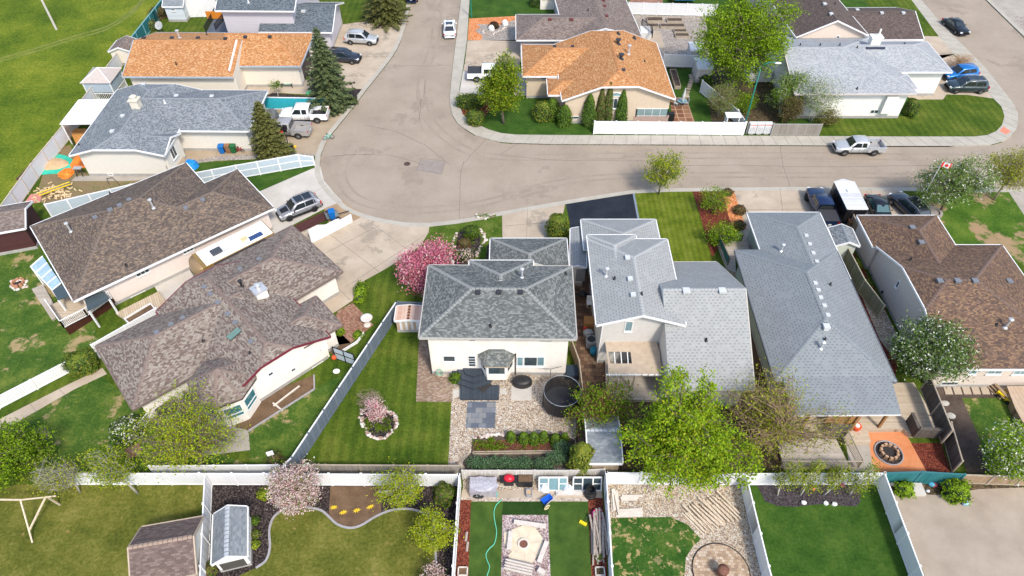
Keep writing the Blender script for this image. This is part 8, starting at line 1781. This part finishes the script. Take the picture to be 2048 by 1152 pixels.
t = T_('wheelbarrow', 'blue wheelbarrow tipped on the edge of the turf', 'wheelbarrow', 1094, 1003, rad(35)); tr = MB(); tr.v += [(-.32, -.12, .12), (.25, -.12, .12), (.25, .15, .12), (-.32, .15, .12), (-.45, -.24, .4), (.42, -.24, .4), (.42, .26, .4), (-.45, .26, .4)]
for f in ((0, 1, 5, 4), (1, 2, 6, 5), (2, 3, 7, 6), (3, 0, 4, 7), (0, 3, 2, 1)): tr.f.append(f); tr.m.append(0)
B_(t, 'tray', tr, plain('barrow blue', (.01, .1, .5, 1), .4)); B_(t, 'handles', MB().bar((-.4, -.3, .25), (1.0, -.2, .5), .04, .04), PB)
w_ = MB().tube([(-.35 + .22 * math.cos(6.283 * k / 14), -.45, .22 + .22 * math.sin(6.283 * k / 14)) for k in range(15)], .05, 6, cap=False); B_(t, 'wheel', w_, plain('cream tyre', (.6, .52, .3, 1), .6))
t = T_('plastic_tub', 'bright pink tub beside the piled grey logs', 'tub', 1194, 1033); B_(t, 'tub', MB().lathe((0, 0, 0), [(.3, 0), (.42, .35), (.36, .36), (.26, .08), (.02, .06)], 18), plain('hot pink', (.75, .02, .22, 1), .4), True); B_(t, 'handle', MB().bar((-.3, -.1, .37), (.2, .3, .37), .1, .03), plain('pale pink', (.75, .5, .55, 1), .4))
t = T_('broom', 'yellow headed push broom lying on the turf', 'broom', 1166, 1047, rad(-30)); B_(t, 'head', MB().box((0, 0, .07), (.55, .22, .13)), YEL); B_(t, 'handle', MB().bar((.05, .1, .12), (.15, .85, .35), .03, .03), DARK)
R = random.Random(5)
def pile(label, a, b, n, L_, m, wd=.14, spread=.4, seed=1, lay=2, name='lumber_pile', cat='lumber', along=None, jit=6):
 R = random.Random(seed); A, B = G(*a), G(*b); d = (B - A).normalized(); s = Vector((-d.y, d.x, 0)); mb = MB(); W_ = (B - A).length
 base = math.atan2(d.y, d.x) + math.pi / 2 if along is None else along
 for k in range(n):
  u = (k + .5) / n; l_ = k % lay; an = base + rad(R.uniform(-jit, jit)); c = A.lerp(B, u) + Vector((math.cos(base), math.sin(base), 0)) * R.uniform(-spread, spread); q = L_ * R.uniform(.65, 1.05); dv = Vector((math.cos(an), math.sin(an), 0)) * q / 2
  z = .07 + .13 * l_ + R.uniform(0, .02) + k * .0007; mb.bar(c - dv + Vector((0, 0, z)), c + dv + Vector((0, 0, z)), wd * R.uniform(.75, 1.2), .12)
 return single(name, mb, m, label, cat)
pile('stacked grey logs and planks along the white fence', (1183, 1075), (1214, 1075), 22, 3.2, LOGW, .13, .5, 3, 4)
pile('upright pile of grey planks on the pebbles', (1222, 1004), (1236, 1004), 5, 1.75, PB, .16, .08, 4)
pile('two long planks lying along the fence on the pebbles', (1262, 992), (1262, 1001), 4, 1.6, PB, .14, .15, 5, 1, along=0); pile('flat pile of sawn planks at the top of the spotted lawn', (1260, 1019), (1260, 1034), 7, 1.9, PB, .17, .12, 6, 1, along=0)
pile('fan of long pale boards and posts on the pebbles', (1378, 1044), (1462, 1012), 24, 2.3, boards('raw lumber', (.5, .4, .3, 1), (.66, .56, .44, 1), .3), .11, .35, 7, 2, along=rad(130), jit=5)
# round paver patio and burner
gc = G(1442, 1143); b = MB(); b.lathe((gc.x, gc.y, 0), [(1.95, -.02), (1.95, .05), (.02, .052)], 48)
PC = bricks('tan circle pavers', [(.46, .33, .22, 1), (.55, .41, .29, 1), (.38, .27, .19, 1), (.6, .48, .37, 1)], .26, .2, (.2, .15, .11, 1), .008, uv=False)
tag(b.build('paver_circle', PC), kind='structure'); b = MB(); b.tube([(gc.x + 1.97 * math.cos(6.283 * k / 48), gc.y + 1.97 * math.sin(6.283 * k / 48), .03) for k in range(49)], .05, 6, cap=False); tag(b.build('circle_edging', BLACK), kind='structure')
t = T_('burn_barrel', 'rusty steel fire barrel on legs on the round paver patio', 'barrel', 1441, 1150)
B_(t, 'drum', MB().lathe((0, 0, .3), [(.3, 0), (.36, .1), (.36, .62), (.4, .64), (.4, .7), (.1, .76)], 20), RST, True)
for k in range(3): a = 2.09 * k + .5; B_(t, 'leg', MB().bar((.5 * math.cos(a), .5 * math.sin(a), 0), (.28 * math.cos(a), .28 * math.sin(a), .45), .06, .06), RST)
# yellow flowers
for i_, (x, y) in enumerate(((668, 1016), (687, 1026), (714, 1022), (741, 1015))):
 t = T_('flower_ornament', 'yellow daisy ornament on the bare soil, ' + ('leftmost', 'second from the left', 'third from the left', 'rightmost')[i_], 'ornament', x, y, R.uniform(-.5, .5), 'yellow daisy ornaments'); p_ = MB()
 for k in range(9): a = 6.283 * k / 9; p_.poly([(0, 0, .1), (.16 * math.cos(a - .25), .1 * math.sin(a - .25), .12), (.34 * math.cos(a), .2 * math.sin(a), .1), (.16 * math.cos(a + .25), .1 * math.sin(a + .25), .12)])
 B_(t, 'petals', p_, YEL); B_(t, 'stake', MB().cyl((0, 0, -.02), (0, 0, .1), .02, n=6), DARK)
# swing set
def swing():
 c = G(50, 1050); t = thing('swing_set', 'bleached wooden swing set frame on the olive lawn', 'swing set', (c.x, c.y, 0)); W = plain('bleached timber', (.58, .48, .36, 1), .8, var=.12, vs=4); h = 2.35
 q = lambda x, y, z=0: G(x, y, z) - Vector((c.x, c.y, 0))
 A, B, C1 = q(41, 1000, h), q(65, 1085), q(86, 1002, .9)
 top2 = q(-30, 999, h); B_(t, 'top_beam', MB().bar(A + Vector((.1, 0, 0)), top2, .1, .1), W); B_(t, 'leg', MB().bar(A, B, .09, .09), W); B_(t, 'brace', MB().bar(A.lerp(B, .72), q(92, 993, 1.9), .1, .1), W); B_(t, 'cross_beam', MB().bar(A, q(112, 992, 2.1), .08, .08), W); B_(t, 'leg', MB().bar(q(92, 993, 1.9), q(120, 1010), .1, .1), W)
swing()
# lane bits
single('concrete_block', MB().box(G(1828, 981) + Vector((0, 0, .15)), (1.25, .95, .3)), CONC_LT, 'square concrete block at the lane verge', 'block')
for x, y, s_, c_, l in ((1929, 1008, .22, (.25, .45, .62, 1), 'pale blue litter on the gravel lane'), (1862, 970, .22, (.1, .42, .6, 1), 'blue toy on the lane verge'), (1867, 971, .2, (.7, .12, .12, 1), 'red toy next to the blue toy on the verge'), (1801, 980, .17, (.75, .22, .02, 1), 'orange ball at the foot of the sapling'), (1784, 970, .17, (.7, .6, .5, 1), 'cream ball behind the orange ball'), (1855, 983, .12, (.6, .65, .7, 1), 'small white litter on the lane verge')):
 g = G(x, y); single('toy', MB().blob((g.x, g.y, s_ * .7), (s_ * 1.2, s_, s_ * .8), .12, 10, 6, seed=x), plain('toy%d' % x, c_, .5), l, 'toy')
# stepping slabs, tractor, stones at the right edge
t0 = None
for k in range(7):
 P_ = [(1886 + k * 18.5, 774), (1901 + k * 18.5, 774), (1906 + k * 18.5, 789), (1891 + k * 18.5, 789)]; mb = MB(); mb.prism([(p.x, p.y) for p in gpx(P_)], -.02, .05)
 single('stepping_slab', mb, CONC_TAN, 'concrete slab in the row behind the reddish brown roof', 'slab', 'concrete slabs behind the brown roofed house')
t = T_('ride_on_toy', 'yellow and black ride on toy at the tan deck steps', 'toy', 2008, 797, rad(-55)); B_(t, 'body', MB().box((-.35, 0, .3), (.6, .55, .35)).box((.4, 0, .28), (.65, .6, .28)), YEL)
for x in (-.4, .4):
 for s_ in (-.35, .35): B_(t, 'wheel', MB().cyl((x, s_ - .07, .18), (x, s_ + .07, .18), .18, n=12), BLACK)
for x, y, l in ((1888, 808, 'pale slab leaning on the privacy wall, upper'), (1900, 833, 'pale slab leaning on the privacy wall, lower')): g = G(x, y); single('paving_slab', MB().blob((g.x, g.y, .12), (.4, .3, .12), .1, 9, 5, seed=x), CONC_LT, l, 'slab')
t = T_('cooler', 'orange and white bucket cooler on the covered deck', 'cooler', 1711, 857, 0, None, .45); B_(t, 'bucket', MB().lathe((0, 0, 0), [(.3, 0), (.36, .4), (.3, .42)], 14), plain('cooler red orange', (.6, .08, .02, 1), .5)); B_(t, 'lid', MB().lathe((0, 0, .42), [(.2, 0), (.2, .05), (.05, .06)], 12), TRIM)
single('snow_board', MB().box(G(1674, 853, .6), (.95, .25, .1), rad(-4)), plain('light blue board', (.12, .4, .6, 1), .4), 'light blue board lying by the stained screen', 'board')
# junk along the beige wall
for x, y, r in ((1765, 578, .38), (1769, 590, .42)):
 g = G(x, y); single('car_tyre', MB().tube([(g.x + r * .8 * math.cos(6.283 * k / 18), g.y, r + r * .8 * math.sin(6.283 * k / 18)) for k in range(19)], r * .3, 8, cap=False), TYRE, 'black tyre on the beige wall, ' + ('upper' if y < 580 else 'lower'), 'tyre', smooth=True)
pile('grey boards leaning on the beige wall', (1742, 520), (1750, 535), 5, 1.3, plain('slate board', (.12, .14, .17, 1), .8), .2, .1, 9, 2, along=rad(60)); pile('heap of red and blue tools by the beige wall', (1750, 550), (1760, 568), 7, .9, plain('tool clutter', (.03, .07, .12, 1), .5, var=.6, vs=2), .2, .3, 10, 3, name='tool_heap', cat='tools', jit=50)
# raised boxes, stepping stones and patio furniture of the north block
for i_, P_ in enumerate(([(1293, 33), (1324, 33), (1326, 41), (1295, 41)], [(1333, 35), (1363, 35), (1365, 42), (1335, 42)], [(1296, 46), (1315, 46), (1318, 53), (1298, 53)], [(1319, 46), (1367, 46), (1370, 53), (1322, 53)], [(1346, 57), (1372, 57), (1374, 63), (1349, 63)], [(1349, 65), (1376, 65), (1379, 72), (1352, 72)])):
 planter('raised wooden soil box, ' + ('back row left', 'back row right', 'small one beside the stair rail', 'long one in the second row', 'upper one of the right pair', 'lower one of the right pair')[i_], P_, .3, WP, SOILD, 'raised soil boxes on the gravel yard')
planter('long raised wooden bed along the orange roof', [(1340, 138), (1352, 138), (1362, 172), (1350, 172)], .45, WP, SOILD)
for k, (x, y) in enumerate(((1382, 151), (1383, 155), (1383, 160), (1382, 164), (1380, 169), (1379, 173), (1377, 178), (1375, 184), (1373, 189), (1374, 193))):
 g = G(x, y); single('stepping_stone', MB().lathe((g.x, g.y, 0), [(.28, -.01), (.28, .05), (.02, .052)], 12, sx=1.2), CONC_TAN, ('northernmost', 'second', 'third', 'fourth', 'fifth', 'sixth', 'seventh', 'eighth', 'ninth', 'tenth and last')[k] + ' round stone of the winding row, counted from the north', 'stepping stone', 'stepping stones across the small north lawn')
t = T_('patio_umbrella', 'closed white umbrella over the glass patio table', 'umbrella', 1363, 214); B_(t, 'canopy', MB().tube([(0, 0, .9), (.02, 0, 1.6), (.05, 0, 2.7)], [.12, .2, .03], 8), plain('pale canvas', (.55, .58, .6, 1), .8)); B_(t, 'pole', MB().cyl((0, 0, 0), (0, 0, 1), .03, n=6), DARK)
t = T_('patio_table', 'round glass patio table under the closed white umbrella', 'table', 1362, 211); B_(t, 'top', MB().lathe((0, 0, .7), [(.6, 0), (.6, .03), (.02, .031)], 20), GLASSB)
for a in (.8, 2.4, 3.9, 5.5): B_(t, 'leg', MB().bar((.45 * math.cos(a), .45 * math.sin(a), 0), (.4 * math.cos(a), .4 * math.sin(a), .7), .04, .04), STEEL)
def chair(px, py, rz, label, m, z=0, group=None):
 t = T_('patio_chair', label, 'chair', px, py, rz, group, z); B_(t, 'seat', MB().box((0, 0, .43), (.52, .5, .05)), m); B_(t, 'backrest', MB().bar((-.24, .26, .72), (.24, .26, .72), .05, .5), m)
 for x in (-.22, .22):
  for y in (-.2, .22): B_(t, 'leg', MB().box((x, y, .21), (.04, .04, .42)), m)
 return t
PCM = plain('grey sling', (.35, .37, .37, 1), .7); chair(1352, 212, rad(60), 'grey sling chair left of the glass patio table', PCM); chair(1371, 210, rad(-80), 'grey sling chair right of the glass patio table', PCM)
chair(373, 803, rad(-20), 'dark green plastic chair by the taupe house wall', plain('chair green', (.005, .06, .04, 1), .4), .35)
t = T_('covered_table', 'grey covered octagonal table on the back deck of the taupe house', 'table', 334, 818, 0, None, .35); B_(t, 'cover', MB().lathe((0, 0, 0), [(.95, 0), (.98, .6), (.9, .72), (.1, .8)], 8, sy=.7), plain('charcoal cover', (.055, .05, .06, 1), .7))
t = T_('side_table', 'white box shaped side table by the black framed gate', 'table', 646, 713); B_(t, 'top', MB().box((0, 0, 1.3), (1.3, .7, .25), rad(25)), TRIM); B_(t, 'base', MB().box((0, 0, .6), (1.1, .5, 1.2), rad(25)), CREAM)
t = T_('target_board', 'white board on a leaning stake by the low fence', 'board', 557, 930); B_(t, 'stake', MB().tube([(0, 0, 0), (-.3, .2, 1.3)], .02, 6), WP); b = MB(); b.box((-.35, .2, 1.4), (.5, .08, .5), rad(20)); B_(t, 'board', b, TRIM)
single('drain_cover', MB().lathe((*G(673, 743).xy, 0), [(.25, -.01), (.25, .06), (.03, .08)], 16, sx=1.2), TRIM, 'white oval cover on the lawn by the yard gate', 'cover')
single('ball', MB().blob(G(668, 715, .9), (.22, .22, .22), 0, 12, 8), plain('orange red', (.7, .08, .02, 1), .5), 'orange red ball shaped planter by the yard gate', 'planter', smooth=True)
for P_, l in (([(547, 812), (575, 790), (599, 772)], 'pale timber strip across the soil bed'), ([(546, 806), (565, 821)], 'short pale timber strip across the soil bed')): m_ = MB(); [m_.bar(G(*P_[i], .06), G(*P_[i + 1], .06), .13, .1) for i in range(len(P_) - 1)]; single('timber_edging', m_, PB, l, 'timber')
m_ = MB(); [m_.bar(G(*a, .06), G(*b, .06), .12, .14) for a, b in (((628, 750), (629, 778)), ((629, 778), (497, 862)))]; single('timber_edging', m_, EDGE, 'grey edging round the soil bed of the taupe house', 'edging')
single('patio_stones', MB().box(G(268, 903) + Vector((0, 0, .04)), (1.1, 1.1, .08), rad(35)), PAVER, 'square of red brown pavers under the whippy tree', 'pavers')
# building clutter behind the grey roofed bungalow
g = G(107, 331); m_ = MB().blob((g.x, g.y, 0), (2.2, 1.9, .22), .18, 14, 5, flat=True); single('tarp', m_, plain('mint tarp', (.03, .45, .32, 1), .6, var=.15), 'crumpled mint green tarp under a sand pile', 'tarp')
m_ = MB().blob((g.x + .2, g.y, .05), (1.6, 1.2, .42), .12, 14, 6, flat=True); single('sand_pile', m_, SND, 'sand pile on the mint green tarp', 'sand')
g = G(148, 335); m_ = MB().blob((g.x + .6, g.y + .9, 0), (1.2, 1.5, .5), .25, 14, 6, flat=True).blob((g.x - .4, g.y - 1.2, 0), (.8, .9, .35), .25, 12, 6, flat=True, seed=4); single('tarp', m_, plain('orange tarp', (.8, .2, .02, 1), .5, var=.1), 'bright orange tarps heaped beside the cream bungalow', 'tarp')
m_ = MB(); A, B = G(77, 389, .5), G(140, 366, .5); d_ = (B - A).normalized(); s_ = Vector((-d_.y, d_.x, 0)) * .24; m_.bar(A + s_, B + s_, .07, .09); m_.bar(A - s_, B - s_, .07, .09); t = thing('ladder', 'long yellow ladder lying across the firewood heap', 'ladder', ((A + B) / 2).xy[:] + (0,)); m_.build('side_rails', YEL, t); r_ = MB()
for k in range(1, 15): p = A.lerp(B, k / 15); r_.bar(p + s_, p - s_, .05, .04)
r_.build('rungs', STEEL, t)
g = G(108, 387); m_ = MB(); R = random.Random(8)
for k in range(90): a = R.uniform(0, 3.14); c_ = g + Vector((R.gauss(0, 1.1), R.gauss(0, .7), 0)); h_ = max(.06, .5 - .3 * (c_ - g).length); z = R.uniform(.05, h_ + .05); d_ = Vector((math.cos(a), math.sin(a), R.uniform(-.2, .2))) * .22; m_.bar(c_ - d_ + Vector((0, 0, z)), c_ + d_ + Vector((0, 0, z)), .12, .1)
single('firewood_heap', m_, boards('split firewood', (.45, .32, .18, 1), (.65, .5, .3, 1), .25, var=.6), 'heap of split firewood under the yellow ladder', 'firewood')['kind'] = 'stuff'
sheet('red_mat', [(47, 408), (62, 388), (84, 388), (80, 405)], 3, plain('faded red mat', (.5, .2, .18, 1), .8), kind=None, label='faded red mat on the ground by the firewood', cat='mat')
sheet('construction_ground', [(70, 400), (100, 300), (140, 290), (165, 345), (345, 350), (345, 375), (100, 412)], .8, ground_mat('trampled soil', [(.3, (.16, .11, .06, 1)), (.5, (.24, .18, .1, 1)), (.7, (.07, .11, .02, 1))], .5, 5, .5))
sheet('path', [(143, 362), (152, 352), (300, 350), (345, 348), (340, 358), (250, 362)], 1.6, CONC)
m_ = MB(); [m_.bar(G(*a, .2), G(*b, .2), .05, .05) for a, b in (((213, 357), (218, 368)), ((213, 357), (225, 355)), ((225, 355), (239, 370)))]; single('work_stand', m_, BLACK, 'black metal frame lying on the soil by the pink bungalow roof', 'frame')
t = T_('sawhorse', 'black folding work stand at the corner of the cream bungalow', 'work stand', 163, 350); B_(t, 'top', MB().box((0, 0, 1.0), (.9, .5, .08)), plain('worktop', (.35, .37, .38, 1), .6)); 
for x in (-.35, .35):
 for y in (-.35, .35): B_(t, 'leg', MB().bar((x, y, 0), (x * .7, y * .3, 1.0), .06, .06), BLACK)
g = G(375, 336); single('tarp', MB().blob((g.x + .3, g.y + .3, 0), (.8, 1.1, .7), .2, 12, 6, flat=True), plain('blue tarp', (.01, .22, .6, 1), .5), 'blue tarp heap by the front porch steps', 'tarp')
g = G(364, 346); single('tarp', MB().blob((g.x, g.y, 0), (1.1, .9, .75), .18, 12, 6, flat=True, seed=5), plain('white tarp', (.68, .66, .7, 1), .6), 'white covered heap next to the blue tarp', 'tarp')
g = G(545, 236); single('covered_heap', MB().blob((g.x, g.y, 0), (.9, 1.4, 1.1), .15, 12, 6, flat=True, seed=6), plain('grey cover', (.12, .13, .14, 1), .5), 'dark grey covered heap in front of the white pickup', 'heap')
for k in range(10): pass
pile('scraps of lumber in the bed of the silver pickup', (596, 243), (612, 243), 7, 1.3, boards('scrap wood', (.5, .34, .18, 1), (.66, .52, .36, 1), .3), .18, .3, 12, 2, along=rad(8), jit=25).location.z = .98
# camper and hot tub by the big elm
t = T_('hot_tub', 'white walled tub with bright blue water behind the streetlight', 'hot tub', 1512, 150); B_(t, 'wall', MB().box((0, 0, .8), (3.0, 3.6, 1.6)), TRIM); B_(t, 'water', MB().lathe((.3, .2, 1.6), [(1.0, -.02), (1.0, .04), (.02, .045)], 20), plain('pool blue', (.01, .38, .6, 1), .15))
t = T_('garden_arch', 'white trellis arch behind the white corner fence', 'arch', 1458, 262)
for x in (-.7, .7): B_(t, 'post', MB().box((x, 0, 1.1), (.12, .9, 2.2)), TRIM)
B_(t, 'top', MB().box((0, 0, 2.25), (1.8, 1.1, .1)), TRIM)
t = T_('barbecue', 'black covered barbecue at the foot of the glass railed deck', 'barbecue', 1340, 240); B_(t, 'cover', MB().box((0, 0, .5), (.8, .6, 1.0)), BLACK)
t = T_('entry_steps', 'cream walled entry with yellow rails at the top edge', 'steps', 1094, 12); B_(t, 'wall', MB().box((0, 0, .7), (2.2, 2.4, 1.4)), CREAM)
r_ = MB(); r_.bar((-.9, -1.25, 2.1), (.9, -1.25, 2.1), .06, .06); [r_.box((-.8 + .2 * k, -1.25, 1.75), (.06, .06, .7)) for k in range(9)]; B_(t, 'railing', r_, plain('yellow wood rail', (.6, .4, .08, 1), .7))
for x, y, c_, l in ((715, 1000 - 780 + 0, None, None),): pass
for x, y, s_, m2, l in ((1170, 640 + 20, .3, RED2, 'red container in the narrow side yard'), (1139, 498, .3, RED2, 'small red can behind the dark asphalt driveway'), (735 + 0, 712 - 0 + 450, .2, BLACK, None)):
 if l: g = G(x, y); single('container', MB().box((g.x, g.y, .2), (s_, s_, .4)), m2, l, 'container')
# planter boxes in the turf yard mulch
planter('small timber planter in the lower left corner of the turf yard', [(917, 1134), (935, 1134), (934, 1150), (916, 1150)], .25, PB); planter('small timber planter with greens at the lower right of the turf yard', [(1191, 1134), (1208, 1134), (1210, 1150), (1192, 1150)], .25, PB, LITTER)
for x, y, l in ((1192, 1093, 'round dark pot in the red mulch above the leafy clump'), (1198, 1118, 'low leafy clump in the red mulch')): t = T_('plant_pot', l, 'plant', x, y); B_(t, 'pot', MB().lathe((0, 0, 0), [(.22, 0), (.27, .2), (.2, .21), (.02, .15)], 12), BLACK if y < 1100 else STM); lf_ = MB(); [leaf(lf_, Vector((R.gauss(0, .12), R.gauss(0, .12), R.uniform(.15, .4))), .07, R) for _ in range(90)]; B_(t, 'leaves', lf_, LM)
for x, y, l in ((932, 1075, 'upper'), (934, 1095, 'lower')): g = G(x, y); single('log', MB().cyl((g.x, g.y - .3, .09), (g.x + .05, g.y + .35, .09), .09, n=8), LOGW, 'grey log on the red mulch left of the turf, ' + l, 'log')
# ground plants in the centre beds
lf_ = MB(); R = random.Random(21)
for (x0, x1, y0, y1, n_) in ((728, 783, 832, 868, 700), (948, 1010, 878, 900, 700), (1010, 1112, 893, 901, 120), (954, 990, 431, 438, 200), (920, 950, 460, 525, 200)):
 for k in range(n_ // 14):
  c_ = G(R.uniform(x0, x1), R.uniform(y0, y1)); 
  for j in range(14): leaf(lf_, c_ + Vector((R.gauss(0, .12), R.gauss(0, .12), R.uniform(.03, .22))), .07, R)
o_ = lf_.build('ground_cover', [LM]); tag(o_, 'low green perennials spread over the garden beds', 'plants', None, 'stuff')
